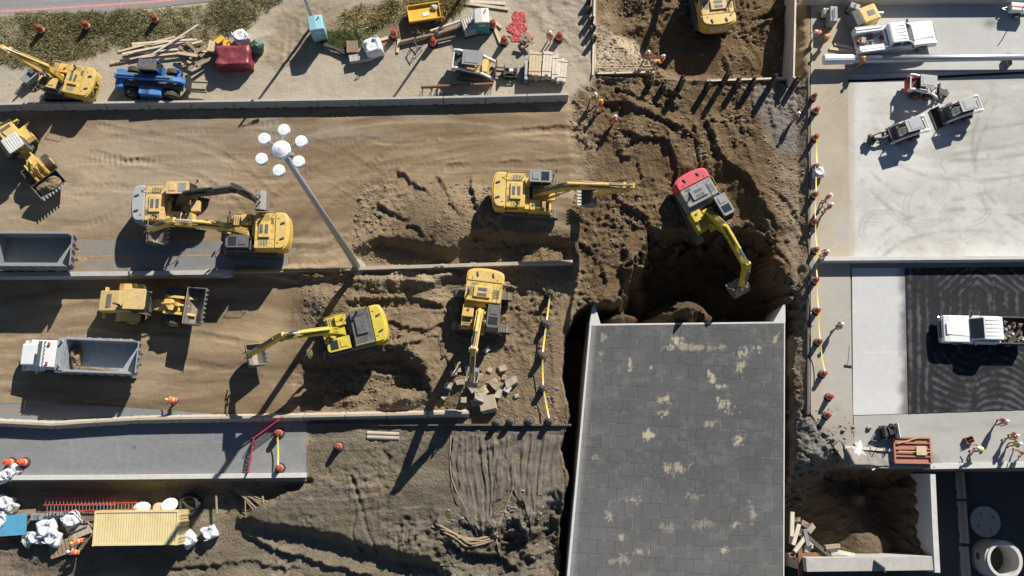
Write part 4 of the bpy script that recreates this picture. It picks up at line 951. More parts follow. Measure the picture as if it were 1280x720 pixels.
def dump_truck(loc, yaw, label, cab, bed, load=True):
    r = thing('dump_truck', loc, yaw, label, 'dump truck', 'dump trucks beside the excavators')
    ch = MB()
    for y in (-.42, .42): ch.b2(-5.2, 3.4, y-.06, y+.06, .75, 1.0)
    for x in (-4.6, -3.4, -1.0, 1.5): ch.b2(x-.1, x+.1, -.42, .42, .8, .98)
    ch.cyl((-3.7, -1.0, .52), (-3.7, 1.0, .52), .09); ch.cyl((-2.4, -1.0, .52), (-2.4, 1.0, .52), .09); ch.cyl((2.9, -1.0, .52), (2.9, 1.0, .52), .09)
    ch.build('chassis', 'black', r)
    for x in (-3.75, -2.45):
        for y in (-.95, .95): wheel_parts(r, x, y, .52, .55, 'steel', tread=False)
    for y in (-1.02, 1.02): wheel_parts(r, 2.9, y, .52, .32, 'bed', tread=False)
    hd = MB(); hd.prism([(2.05, .7), (3.95, .7), (4.02, 1.3), (3.85, 1.72), (2.05, 1.98)], -.82, .82, 'y', 0)
    ho = hd.build('engine_hood', cab, r, .07)
    gr = MB(); gr.prism([(3.99, .85), (4.045, .85), (4.045, 1.3), (3.93, 1.62), (3.90, 1.62)], -.5, .5, 'y'); gr.build('grille', 'bed', ho)
    fe = MB()
    for y in (-1.02, 1.02): fe.prism([(2.15, 1.0), (2.4, 1.28), (3.4, 1.28), (3.75, .95), (3.4, 1.2), (2.4, 1.2)], y-.2, y+.2, 'y')
    fe.b2(3.9, 4.15, -1.2, 1.2, .45, .75); each(fe, 'fender', cab, r, .02)
    for y in (-.95, .95): l = MB(); l.box((3.92, y, 1.0), (.16, .3, .2)); l.build('headlight', 'stripe', r, .02)
    cb = MB(); cb.prism([(.45, .8), (2.1, .8), (2.1, 1.95), (1.9, 2.65), (.45, 2.72)], -1.05, 1.05, 'y'); co = cb.build('cab', cab, r, .06)
    gl = MB(); gl.prism([(1.96, 2.02), (2.10, 2.02), (1.915, 2.56), (1.85, 2.56)], -.92, .92, 'y')
    for y in (-1.06, 1.06): gl.prism([(.8, 1.95), (1.85, 1.95), (1.72, 2.5), (.8, 2.52)], y-.012, y+.012, 'y')
    gl.build('cab_window', 'glass', co)
    vi = MB(); vi.box((2.05, 0, 2.62), (.3, 1.9, .05), 0, 0, 0, .25)
    for i in range(7): vi.cyl((1.62, -.9+.3*i, 2.68), (1.62, -.9+.3*i, 2.80), .05, n=8); 
    vi.build('sun_visor', 'dgrey', co)
    bc = MB()
    for y in (-.75, .75): bc.box((1.3, y, 2.79), (.16, .2, .12))
    each(bc, 'beacon', 'redp', co)
    mi = MB()
    for y in (-1, 1): mi.tube([(2.0, y*1.05, 1.7), (2.2, y*1.4, 1.8), (2.2, y*1.4, 2.4)], .025); mi.box((2.2, y*1.42, 2.1), (.08, .22, .5))
    each(mi, 'mirror', 'chrome', r)
    ex = MB()
    for y in (-.95, .95): ex.cyl((.3, y, .9), (.3, y, 3.1), .085, n=10)
    each(ex, 'exhaust_pipe', 'chrome', r)
    tk = MB()
    for y in (-1.0, 1.0): tk.cyl((.3, y, .7), (1.5, y, .7), .3, n=16)
    each(tk, 'fuel_tank', 'chrome', r)
    b = MB(); x0, x1, y_, z0, z1 = -5.05, .12, 1.25, 1.12, 2.55
    b.b2(x0, x1, -y_, y_, z0, z0+.1)
    for y in (-y_, y_):
        b.b2(x0, x1, y-.05, y+.05, z0, z1)
        for i in range(7): b.b2(x0+.2+i*.8, x0+.3+i*.8, y+(.05 if y > 0 else -.15), y+(.15 if y > 0 else -.05), z0, z1)
        b.b2(x0, x1, y-.09, y+.09, z1-.02, z1+.12)
    b.b2(x1-.03, x1+.06, -y_, y_, z0, z1+.25); b.b2(x1, x1+.5, -y_, y_, z1+.18, z1+.25)
    for y in (-.6, .6): b.prism([(-4.9, z0-.12), (.1, z0-.12), (.1, z0), (-4.9, z0)], y-.07, y+.07, 'y')
    bo = b.build('dump_bed', bed, r, .012)
    tg = MB(); tg.prism([(x0-.06, z0), (x0, z0), (x0-.42, z1+.12), (x0-.5, z1+.12)], -y_, y_, 'y')
    for i in range(5): tg.prism([(x0-.14, z0), (x0-.06, z0), (x0-.5, z1), (x0-.56, z1)], -1.1+i*.55-.04, -1.1+i*.55+.04, 'y')
    tg.build('tailgate', bed, r)
    if load:
        s = MB(); s.blob((-1.9, .95, z0+.05), (2.2, .22, .14), 4, .3, 26, 8, 0, .3); s.blob((-.3, .1, z0+.05), (.5, 1.0, .8), 8, .25, 18, 8, 0, .3); s.build('soil_load', 'rockd', bo)
    return r
t1 = dump_truck(G(86, 444, 2.0), R(178), 'white cab dump truck with an almost empty grey bed on the lower roadway', 'white', 'bed'); t1.scale = (.96,)*3
a_, b_ = P(47, 86, .55), P(17, 119, .35); d_ = b_-a_; L_ = d_.length
br = thing('hydraulic_breaker', (a_.x, a_.y, 0.02), math.atan2(d_.y, d_.x), 'grey hydraulic breaker lying on the sandy verge below the excavator boom tip', 'breaker')
q = MB(); q.prism([(0, -.38), (.5, -.45), (1.5, -.34), (1.5, .34), (.5, .45), (0, .38)], .1, .75, 'z'); q.build('housing', 'mgrey', br, .05)
q = MB(); q.box((-.15, 0, .45), (.35, .7, .6)); q.box((.3, 0, .85), (.7, .5, .2)); q.build('mounting_bracket', 'dgrey', br, .03)
q = MB(); q.cyl((1.5, 0, .42), (L_*.95, 0, .3), .11, .08, 12); q.build('chisel', 'steel', br)
q = MB(); q.tube([(.1, .4, .6), (.6, .9, .3), (1.3, .8, .1), (1.6, .4, .1)], .05, 6); q.build('hydraulic_hose', 'black', br); q = MB(); q.tube([(.1, .3, .7), (.4, .7, .7), (.0, 1.1, .2), (-.6, .9, .1)], .05, 6); q.build('hydraulic_hose', 'black', br)
dump_truck(G(20, 315, 2.0)-Vector((1.1, -.1, 0)), R(180), 'grey dump bed truck cut off by the left edge on the asphalt strip', 'mgrey', 'mgrey', False)
# ------------------------------------------------------------------ barriers, walls, the buried tunnel, piles, mast
JP = [(-.31, 0), (.31, 0), (.31, .08), (.15, .33), (.09, .82), (-.09, .82), (-.15, .33), (-.31, .08)]
def jersey(p0, p1, label, group, mat='conc', hk=1.0):
    p0, p1 = Vector(p0), Vector(p1); d = p1-p0; L_ = math.hypot(d.x, d.y); mb = MB()
    mb.prism([(a, b*hk) for a, b in JP], -L_/2+.03, L_/2-.03, 'x')
    r = thing('concrete_barrier', (p0+p1)/2, math.atan2(d.y, d.x), label, 'barrier', group)
    mb.build('barrier_wall', mat, r, .015)
    k = MB()
    for x in (-L_*.3, L_*.3): k.box((x, 0, .055), (.3, .64, .09))
    for i, x in enumerate((-L_*.3, L_*.3)):
        q = MB(); q.box((x, 0, .05), (.36, .625, .10)); q.build('forklift_slot', 'dark', r)
    lp = MB(); lp.tube([(L_/2-.02, 0, .25), (L_/2+.05, .05, .25), (L_/2+.05, -.05, .25), (L_/2-.02, 0, .25)], .02, 5); lp.build('joint_loop', 'rust', r)
    return r
def run(pts, zup, n, mat, label, group, z=None, hk=1.0, gap=0.0):
    q = [G(u, v, zup) for u, v in pts]; L_ = [0]
    for i in range(len(q)-1): L_.append(L_[-1]+(q[i+1]-q[i]).length)
    def at_(t): return Vector([float(np.interp(t, L_, [a[c] for a in q])) for c in range(3)])
    for i in range(n):
        a = at_(L_[-1]*i/n); b = at_(L_[-1]*(i+1)/n)
        if z is not None: a.z = b.z = z
        g = (b-a).normalized()*gap; jersey(a+g, b-g, label, group, mat, hk)
run([(-30, 131.5), (20, 130), (173, 128), (327, 126), (480, 123.5), (600, 121), (711, 118)], .75, 14, 'conc', 'grey concrete barrier in the long straight row below the sandy verge', 'barriers along the sandy verge', 0.02)
run([(-40, 526), (0, 527.5), (70, 531), (82, 531), (140, 524.5), (205, 523), (320, 521.5), (470, 518.5), (586, 516)], .75, 12, 'concd', 'dusty concrete barrier in the bent row between dirt roadway and grey road', 'barriers above the grey road', LOW)

def wall(name, pts, z0, z1, th, mat, label, cat='wall', zt=None, cap=None, group=None, face=None):
    """a wall along photograph positions of its top edge"""
    q = [P(u, v, z1) for u, v in pts]; o = q[0].copy(); o.z = z0
    r = thing(name, o, 0, label, cat, group); mb = MB(); tp = MB()
    L_, R_ = [], []
    for i, p in enumerate(q):
        a = q[max(i-1, 0)]; b = q[min(i+1, len(q)-1)]; t = (b-a).normalized(); n = Vector((-t.y, t.x, 0))*th/2
        L_.append((p+n-o)); R_.append((p-n-o))
    for i in range(len(q)-1):
        mb.add([(v.x, v.y, zz) for zz in (0, z1-z0) for v in (L_[i], R_[i], R_[i+1], L_[i+1])], [(0, 3, 2, 1)[::-1], (4, 5, 6, 7), (0, 1, 5, 4), (1, 2, 6, 5), (2, 3, 7, 6), (3, 0, 4, 7)])
    mb.build('wall_body', mat, r, .02)
    return r
wall('retaining_wall', [(-60, 343.5), (150, 342), (288, 340)], -1.1, .42, .36, 'conc', 'pale concrete wall between asphalt strip and lower roadway, behind the loader')
wall('retaining_wall', [(289, 339.5), (440, 335.5), (560, 332), (640, 329.5), (716, 327)], -1.4, .09, .28, 'concd', 'long low dusty concrete wall passing the lamp mast base')
wall('retaining_wall', [(-60, 597.5), (150, 596.5), (382, 594)], -2.6, LOW+.55, .36, 'concw', 'low white concrete wall below the grey road, above the yellow container')
wall('parapet_wall', [(1030, 323.5), (1160, 322.5), (1400, 321)], -.02, .86, .32, 'concw', 'pale concrete parapet dividing the white pavement from the black asphalt')
wall('parapet_wall', [(1004, -4), (1400, -6)], -.02, .95, .45, 'conc', 'grey concrete parapet along the top right edge behind the service truck')
wall('parapet_wall', [(1163, 583), (1400, 579)], -1.0, .2, .42, 'concw', 'white concrete parapet above the shadowed lower street')
w_ = wall('abutment_wall', [(1166, 592), (1168.5, 650), (1172, 716)], -6.8, -.1, .42, 'concw', 'pale concrete pit wall running beside the shadowed lower street')
wall('abutment_wall', [(1008, 706), (1090, 705), (1166, 704)], -6.8, -.15, 1.0, 'conc', 'thick pale concrete pit wall at the bottom edge under a grey triangle')
c = P(1098, 706, -.15); fin = MB(); fin.prism([(-.5, 0), (.75, 0), (.1, .9)], -.04, .04, 'y'); fo = fin.build('triangular_plate', 'mgrey'); at(fo, c, R(-50)); tag(fo, 'triangular grey plate standing on the thick pit wall', 'plate')  # thin upright grey triangle on the wall top
# deck edge, lagging
def lagging(pts, z0, z1, label, mat, n, th=.12):
    q = [P(u, v, z1) for u, v in pts]; a, b = q[0], q[-1]; d = b-a; L_ = d.length
    r = thing('lagging_wall', (a.x, a.y, z0), math.atan2(d.y, d.x), label, 'timber wall')
    k = max(2, int((z1-z0)/.28)); hh = (z1-z0)/k
    mb = MB(); rr = random.Random(len(label))
    for i in range(k):
        x = 0
        while x < L_:
            l = min(2.4, L_-x); mb.box((x+l/2, rr.uniform(-.02, .02), hh*(i+.5)), (l-.02, th, hh-.02)); x += 2.4
    mb.build('timber_boards', mat, r)
    cp = MB(); cp.b2(0, L_, -.07, .07, z1-z0+.002, z1-z0+.06); cp.build('cap_rail', 'woodw' if mat != 'woodd' else 'pile', r)
    return r
lagging([(744, -40), (743, 40), (741, 94)], -1.2, .12, 'timber lagging wall on the left side of the upper dig', 'wood', 9)
lagging([(744, 92), (818, 90)], -1.1, -.3, 'short timber lagging below the three workers in the upper dig', 'wood', 5)
lagging([(884, 101), (1000, 97)], -2.2, -.35, 'timber lagging wall below the tan excavator, behind the steel piles', 'wood', 8)
lagging([(992, 97), (995, -40)], -2.3, .95, 'tall pale timber wall on the right side of the upper dig', 'woodw', 8, .2)
lagging([(1011, 96), (1009, 300), (1010, 518)], -1.6, -.02, 'dark timber lagging along the edge of the right hand paving', 'woodd', 18, .18)  # dark boards put the shade of the deck edge into the colour
lagging([(384, 531), (714, 531)], -1.5, LOW+.22, 'dark timber board edge under the row of drums', 'woodd', 14)
rl = MB()
for dv in (0, .12): rl.box((2.2, dv*2, .9), (4.6, .06, .1))
for x in (0, 1.5, 3, 4.4): rl.box((x, .1, .45), (.08, .08, .95))
o = thing('guard_rail', G(748, 91), 0, 'pale timber guard rail on the lower left corner of the upper dig', 'railing'); rl.build('rail', 'wood', o)

def pile(u, v, h, rot):
    p = G(u, v); r = thing('steel_pile', p, rot, 'rusty steel H pile stub standing in the row above the churned earth', 'pile', 'steel piles of the row')
    mb = MB(); mb.b2(-.18, .18, -.015, .015, -1.5, h)
    for s in (-.17, .17): mb.b2(s-.012, s+.012, -.18, .18, -1.5, h)
    mb.build('pile_beam', 'pile', r); return r
for i, (u, v, h) in enumerate(((811, 108, 1.5), (828, 111, 1.0), (849, 109, 1.9), (882, 113, 1.5), (903, 105, 2.3), (919, 109, 1.5), (938, 109, 1.6), (962, 108, 2.0), (991, 108, 1.5))): pile(u, v, h, R(80+9*(i % 4)))
for i, (u, v, h) in enumerate(((735, 5, .8), (736, 15, .9), (738, 27, .9), (740, 39, .9), (741, 52, .9))):
    p = pile(u, v, h, R(12*i)); p['label'] = 'short steel pile stub against the left timber wall of the upper dig'; p['group'] = 'short piles left of the upper dig'

# tunnel roof with lapped membrane sheets
ZR = -1.0
def membrane():
    m, n, L, b = _mat('roof_membrane')
    at_ = n.new('ShaderNodeAttribute'); at_.attribute_name = 'albedo'; tc = n.new('ShaderNodeTexCoord')
    mp = n.new('ShaderNodeMapping'); mp.inputs['Rotation'].default_value = (0, 0, R(3.2)); L.new(tc.outputs['Object'], mp.inputs[0])
    ns = n.new('ShaderNodeTexNoise'); ns.inputs['Scale'].default_value = .5; ns.inputs['Detail'].default_value = 4; L.new(tc.outputs['Object'], ns.inputs['Vector'])
    ad = n.new('ShaderNodeVectorMath'); ad.operation = 'MULTIPLY_ADD'; ad.inputs[1].default_value = (.22, .22, 0); L.new(ns.outputs['Color'], ad.inputs[0]); L.new(mp.outputs[0], ad.inputs[2])
    br = n.new('ShaderNodeTexBrick'); br.inputs['Scale'].default_value = 1; br.inputs['Brick Width'].default_value = 1.32; br.inputs['Row Height'].default_value = .97
    br.inputs['Mortar Size'].default_value = .03; br.inputs['Mortar Smooth'].default_value = .3; br.offset = .5; br.inputs['Bias'].default_value = -.1
    br.inputs['Color1'].default_value = (.95, .95, .95, 1); br.inputs['Color2'].default_value = (1.08, 1.08, 1.08, 1); br.inputs['Mortar'].default_value = (.70, .70, .70, 1)
    L.new(ad.outputs[0], br.inputs['Vector'])
    b2 = n.new('ShaderNodeTexBrick'); b2.inputs['Scale'].default_value = 1; b2.inputs['Brick Width'].default_value = 1.32; b2.inputs['Row Height'].default_value = .97
    b2.inputs['Mortar Size'].default_value = .014; b2.offset = .5; b2.inputs['Color1'].default_value = (0, 0, 0, 1); b2.inputs['Color2'].default_value = (0, 0, 0, 1); b2.inputs['Mortar'].default_value = (1, 1, 1, 1)
    sh = n.new('ShaderNodeVectorMath'); sh.operation = 'ADD'; sh.inputs[1].default_value = (.05, .0, 0); L.new(ad.outputs[0], sh.inputs[0]); L.new(sh.outputs[0], b2.inputs['Vector'])
    n3 = n.new('ShaderNodeTexNoise'); n3.inputs['Scale'].default_value = .9; n3.inputs['Detail'].default_value = 6; L.new(tc.outputs['Object'], n3.inputs['Vector'])
    r3 = n.new('ShaderNodeMapRange'); r3.inputs[1].default_value = .5; r3.inputs[2].default_value = .65; r3.inputs[4].default_value = .55; L.new(n3.outputs[0], r3.inputs[0])
    mu = n.new('ShaderNodeMath'); mu.operation = 'MULTIPLY'; L.new(b2.outputs[0], mu.inputs[0]); L.new(r3.outputs[0], mu.inputs[1])
    x1 = n.new('ShaderNodeMix'); x1.data_type = 'RGBA'; x1.blend_type = 'MULTIPLY'; x1.inputs[0].default_value = 1; L.new(at_.outputs['Color'], x1.inputs[6]); L.new(br.outputs[0], x1.inputs[7])
    x2 = n.new('ShaderNodeMix'); x2.data_type = 'RGBA'; L.new(mu.outputs[0], x2.inputs[0]); L.new(x1.outputs[2], x2.inputs[6]); x2.inputs[7].default_value = (.36, .35, .33, 1)
    n4 = n.new('ShaderNodeTexNoise'); n4.inputs['Scale'].default_value = 6; n4.inputs['Detail'].default_value = 8; n4.inputs['Roughness'].default_value = .75; L.new(tc.outputs['Object'], n4.inputs['Vector'])
    r4 = n.new('ShaderNodeMapRange'); r4.inputs[1].default_value = .3; r4.inputs[2].default_value = .7; r4.inputs[3].default_value = .84; r4.inputs[4].default_value = 1.16; L.new(n4.outputs[0], r4.inputs[0])
    x3 = n.new('ShaderNodeMix'); x3.data_type = 'RGBA'; x3.blend_type = 'MULTIPLY'; x3.inputs[0].default_value = 1; L.new(x2.outputs[2], x3.inputs[6]); L.new(r4.outputs[0], x3.inputs[7])
    L.new(x3.outputs[2], b.inputs['Base Color']); b.inputs['Roughness'].default_value = .7; b.inputs['Specular IOR Level'].default_value = .25
    bp = n.new('ShaderNodeBump'); bp.inputs['Strength'].default_value = .3; bp.inputs['Distance'].default_value = .02; L.new(br.outputs['Fac'], bp.inputs['Height']); bp.invert = True; L.new(bp.outputs[0], b.inputs['Normal'])
    return m
M['memb'] = membrane()
tun = thing('tunnel_box', P(860, 560, ZR-4.6), 0, 'broad buried concrete tunnel box with grey panelled roof and two pointed wing walls', 'tunnel')
o0 = Vector(tun.location)
tl, tr_, br_, bl = P(737, 405, ZR), P(981.5, 402, ZR), P(980, 860, ZR), P(696, 860, ZR)
def loc(p): return (p.x-o0.x, p.y-o0.y)
mb = MB(); mb.prism([loc(bl), loc(br_), loc(tr_), loc(tl)], 0, 4.6, 'z'); mb.build('concrete_body', 'concw', tun, .03)
def memb_col(x, y, u, v):
    c = flat((.083, .084, .088), .18, 1, 1, 2.5, 61)(x, y, u, v)
    n = fbm(x, y, .7, 5, 63, .65); n2 = fbm(x*1.3, y*.8, .34, 5, 66, .7)
    for cu, cv, a, b, k in ((787, 456, 5, 13, .9), (813, 544, 15, 12, 1), (845, 424, 13, 9, .9), (832, 500, 13, 8, .8), (826, 516, 12, 6, .8), (890, 473, 6, 9, .9), (905, 508, 18, 10, .9), (900, 483, 18, 4, .7), (925, 458, 9, 14, .7), (930, 442, 14, 8, .7),
                             (755, 422, 6, 10, .5), (752, 445, 5, 12, .5), (950, 435, 9, 6, .8), (968, 425, 10, 8, .7), (816, 459, 6, 4, .9), (870, 434, 40, 6, .5), (765, 640, 10, 14, .7), (778, 672, 9, 7, .8), (800, 690, 16, 6, .7), (905, 690, 9, 8, 1), (920, 655, 9, 8, .8), (885, 530, 14, 6, .5), (845, 585, 26, 9, .6), (790, 625, 12, 7, .7), (870, 620, 16, 8, .4), (745, 570, 8, 12, .4), (940, 640, 8, 16, .5), (925, 552, 10, 8, .9), (770, 700, 22, 8, .5), (880, 655, 20, 7, .35), (835, 660, 16, 8, .35)):
        r_ = np.hypot((u-cu)/(a*.85), (v-cv)/(b*.85))
        c = mixc(c, np.clip(sstep(.72, .2, r_+1.6*n2+1.0*n)*k*.9, 0, 1), (.44, .375, .27))
    c = mixc(c, np.clip(sstep(.0, .6, n)*.22, 0, 1), (.24, .225, .20)); c = mixc(c, np.clip(sstep(560, 740, v)*.25, 0, 1), (.20, .19, .175))
    c = mixc(c, np.exp(-((u-np.interp(v, [405, 860], [741, 700]))/5)**2)*.6, (.28, .275, .265))
    return c
ms = sheet('roof_membrane', [(739.5, 407), (980, 404)], [(700, 858), (978.5, 858)], ZR+.004, memb_col, 'memb', .085, True)
ms.matrix_world = Matrix.Translation(-o0); ms.parent = tun; del ms['kind']
for pts in ([(736.5, 406), (741, 381.5), (744, 382), (751, 406)], [(966, 403.5), (979, 381), (981.7, 381), (981.9, 403)]):
    q = MB(); q.prism([loc(P(u, v, ZR)) for u, v in pts], 0, 4.602, 'z'); q.build('wing_wall', 'concw', tun, .02)

# high mast lamp
b0 = G(447, 334); best = min(range(150, 400), key=lambda k: abs(float(toUV(b0.x, b0.y, b0.z+k*.1)[1])-187)); HM = best*.1
uu = float(toUV(b0.x, b0.y, b0.z+HM)[0]); print('mast height', HM, 'top u', uu)
r = thing('high_mast_lamp', b0, 0, 'tall galvanised light mast with a ring of six round white lamps', 'street lamp')
mb = MB(); mb.cyl((0, 0, -.5), (0, 0, HM), .27, .15, 16); mb.build('mast', 'galv', r, 0, True)
mb = MB(); mb.cyl((0, 0, -.3), (0, 0, .22), .62, .6, 20); mb.build('base_flange', 'conc', r)
mb = MB(); mb.lathe([(.3, -.25), (.46, -.2), (.49, -.02), (.44, .08), (.25, .18), (.02, .26)], (0, 0, HM), 28); mb.build('hub', 'lamp', r, 0, False)
mb = MB(); mb.box((.52, -.25, HM-.1), (.25, .2, .35)); mb.build('winch_box', 'mgrey', r, .02)
for i in range(6):
    a = R(26+60*i); ca, sa = math.cos(a), math.sin(a)
    mb = MB(); mb.tube([(.45*ca, .45*sa, HM-.02), (.9*ca, .9*sa, HM-.05)], .035, 8); ar = mb.build('lamp_arm', 'mgrey', r)
    mb = MB(); mb.lathe([(.26, -.22), (.30, -.2), (.315, 0), (.29, .07), (.02, .10)], (1.08*ca, 1.08*sa, HM-.06), 24); l = mb.build('luminaire', 'lamp', ar)
# wooden utility pole behind the pale toilet, and one whose shadow falls across the verge
def upole(p, h, label, cat='pole'):
    r = thing('utility_pole', p, 0, label, cat); m_ = MB(); m_.cyl((0, 0, -.5), (0, 0, h), .15, .09, 12); m_.build('shaft', 'galv', r, 0, True)
    m_ = MB(); m_.tube([(0, 0, h-.1), (.5, .2, h+.1), (1.1, .4, h+.05)], .04, 8); m_.build('bracket', 'galv', r); m_ = MB(); m_.box((1.3, .48, h+.03), (.55, .25, .12), .35); m_.build('luminaire', 'mgrey', r, .03)
upole(G(393, 29), 7.0, 'slim grey pole rising behind the pale blue toilet')
upole(G(597, -30), 9.0, 'slim grey pole outside the top edge casting a long shadow')

# geotextile draped over the slope
_a, _b = np.meshgrid(np.arange(128)*.09, np.arange(64)*.018); NZ = fbm(_a, _b, .5, 4, 91, .6)
def drape(pts_top, pts_bot, label, n=60, m_=46, seed=0):
    def lerpl(l, t):
        k = t*(len(l)-1); i = min(int(k), len(l)-2); f = k-i; return (l[i][0]*(1-f)+l[i+1][0]*f, l[i][1]*(1-f)+l[i+1][1]*f)
    rr = random.Random(seed); vs = []; fs = []; ph = [rr.uniform(0, 6) for _ in range(8)]
    for j in range(m_):
        t = j/(m_-1)
        for i in range(n):
            s_ = i/(n-1); a = lerpl(pts_top, s_); b = lerpl(pts_bot, s_); u = a[0]*(1-t)+b[0]*t; v = a[1]*(1-t)+b[1]*t
            u += 1.2*math.sin(t*9+ph[0]+s_*2); v += (2.5*math.sin(s_*21+ph[1])+1.5*math.sin(s_*47+ph[2]))*t
            p = P(u, v, -1.0); z = gz(p.x, p.y)
            z += .07+.05*math.sin(s_*38+2.6*math.sin(t*5+ph[3]+s_*4)+ph[4])*(.3+t)*(.5+.5*math.sin(s_*11+t*4+ph[6]))+float(.16*NZ[j % 64, (i*2) % 128])+.03*math.sin(t*24+s_*9+ph[6])
            vs.append((p.x, p.y, z))
    for j in range(m_-1):
        for i in range(n-1):
            a = j*n+i; fs.append((a, a+n, a+n+1, a+1))
    q = MB(); q.add(vs, fs); o = q.build('geotextile_sheet', 'geo', None, 0, True); so_ = o.modifiers.new('thickness', 'SOLIDIFY'); so_.thickness = .02
    return tag(o, label, 'fabric sheet')
drape([(566, 546), (590, 543), (617, 545)], [(563, 612), (583, 650), (602, 672), (612, 660), (618, 640)], 'left brown grey geotextile sheet tapering to a gathered point', 50, 60, 1)
drape([(617, 542), (660, 540), (703, 545)], [(612, 630), (628, 620), (640, 612), (655, 630), (664, 662), (676, 640), (704, 632)], 'right brown grey geotextile sheet with hanging folds beside the tunnel trench', 80, 50, 2)
# ------------------------------------------------------------------ smaller vehicles
def telehandler(loc, yaw):
    r = thing('telehandler', loc, yaw, 'bright blue telehandler with black forks beside the lumber pile', 'telehandler')
    for x in (-1.75, 1.35):
        for y in (-.95, .95): wheel_parts(r, x, y, .62, .42, 'mgrey')
    b = MB(); b.prism([(-2.6, .55), (2.2, .55), (2.3, 1.0), (1.0, 1.15), (-1.2, 1.2), (-2.6, 1.45)], -.55, .55, 'y'); b.build('chassis', 'dgrey', r, .05); b = MB(); b.prism([(-3.0, .7), (-2.25, .7), (-2.25, 1.6), (-2.9, 1.5)], -.85, .75, 'y'); b.build('counterweight', 'blue', r, .08)
    b = MB(); b.box((1.9, .55, 1.15), (.25, .7, .25)); b.box((1.9, .85, 1.4), (.2, .15, .6)); b.build('axle_bracket', 'blue', r, .03); b = MB(); b.tube([(-1.8, .3, 1.3), (-.5, .2, 1.5), (1.2, .3, 1.3)], .05); b.tube([(-1.5, -.35, 1.3), (.2, -.3, 1.45), (1.4, -.35, 1.2)], .05); b.build('hydraulic_hoses', 'black', r)
    e = MB(); e.prism([(-1.1, .6), (.75, .6), (.7, 1.25), (-1.0, 1.45)], -1.25, -.56, 'y'); eo = e.build('engine_cover', 'blue', r, .06)
    g = MB(); 
    for i in range(5): g.box((-.7+.12*i, -.9, 1.43), (.06, .4, .03))
    each(g, 'vent', 'dgrey', eo)
    c = MB(); c.b2(-.95, .65, .4, 1.25, .7, 1.5)
    for x, y in ((-.9, .45), (-.9, 1.2), (.55, .45), (.55, 1.2)): c.box((x, y, 1.9), (.08, .08, .85))
    co = c.build('cab', 'blue', r, .02)
    gl = MB(); gl.prism([(-.92, 1.5), (.68, 1.5), (.45, 2.28), (-.85, 2.28)], .43, 1.22, 'y'); gl.build('cab_window', 'glass', co)
    rf = MB(); rf.b2(-.95, .5, .38, 1.27, 2.28, 2.38)
    for i in range(7): rf.b2(-.85+.18*i, -.79+.18*i, .45, 1.2, 2.38, 2.42)
    rf.build('cab_roof', 'dgrey', co, .03)
    bo = MB(); bo.prism([(-2.9, 1.55), (-2.9, 1.95), (1.7, 1.75), (2.3, 1.55), (2.6, 1.0), (2.25, .9), (1.9, 1.3), (1.5, 1.4)], -.17, .17, 'y'); boo = bo.build('boom', 'blue', r, .03)
    ln = MB(); ln.box((-.6, 0, 1.885), (4.2, .07, .06), 0, 0, 0, .045); ln.build('hose_track', 'black', boo)
    sec = MB(); sec.prism([(1.2, 1.38), (1.2, 1.72), (1.75, 1.7), (1.75, 1.32)], -.22, .22, 'y'); sec.build('boom_collar', 'mgrey', boo)
    fk = MB(); fk.b2(2.62, 2.72, -.65, .65, .35, 1.3); fk.box((2.55, 0, .9), (.2, .8, .4)); fk.build('fork_carriage', 'black', r)
    for y in (-.42, .42): q = MB(); q.b2(2.72, 4.0, y-.06, y+.06, .35, .41); q.build('fork', 'black', r)
    mi = MB(); mi.tube([(.5, 1.25, 1.8), (.8, 1.5, 1.9)], .02); mi.box((.82, 1.5, 1.8), (.05, .2, .3)); each(mi, 'mirror', 'black', r)
    return r
telehandler(G(190, 98, 1.6), R(-3))

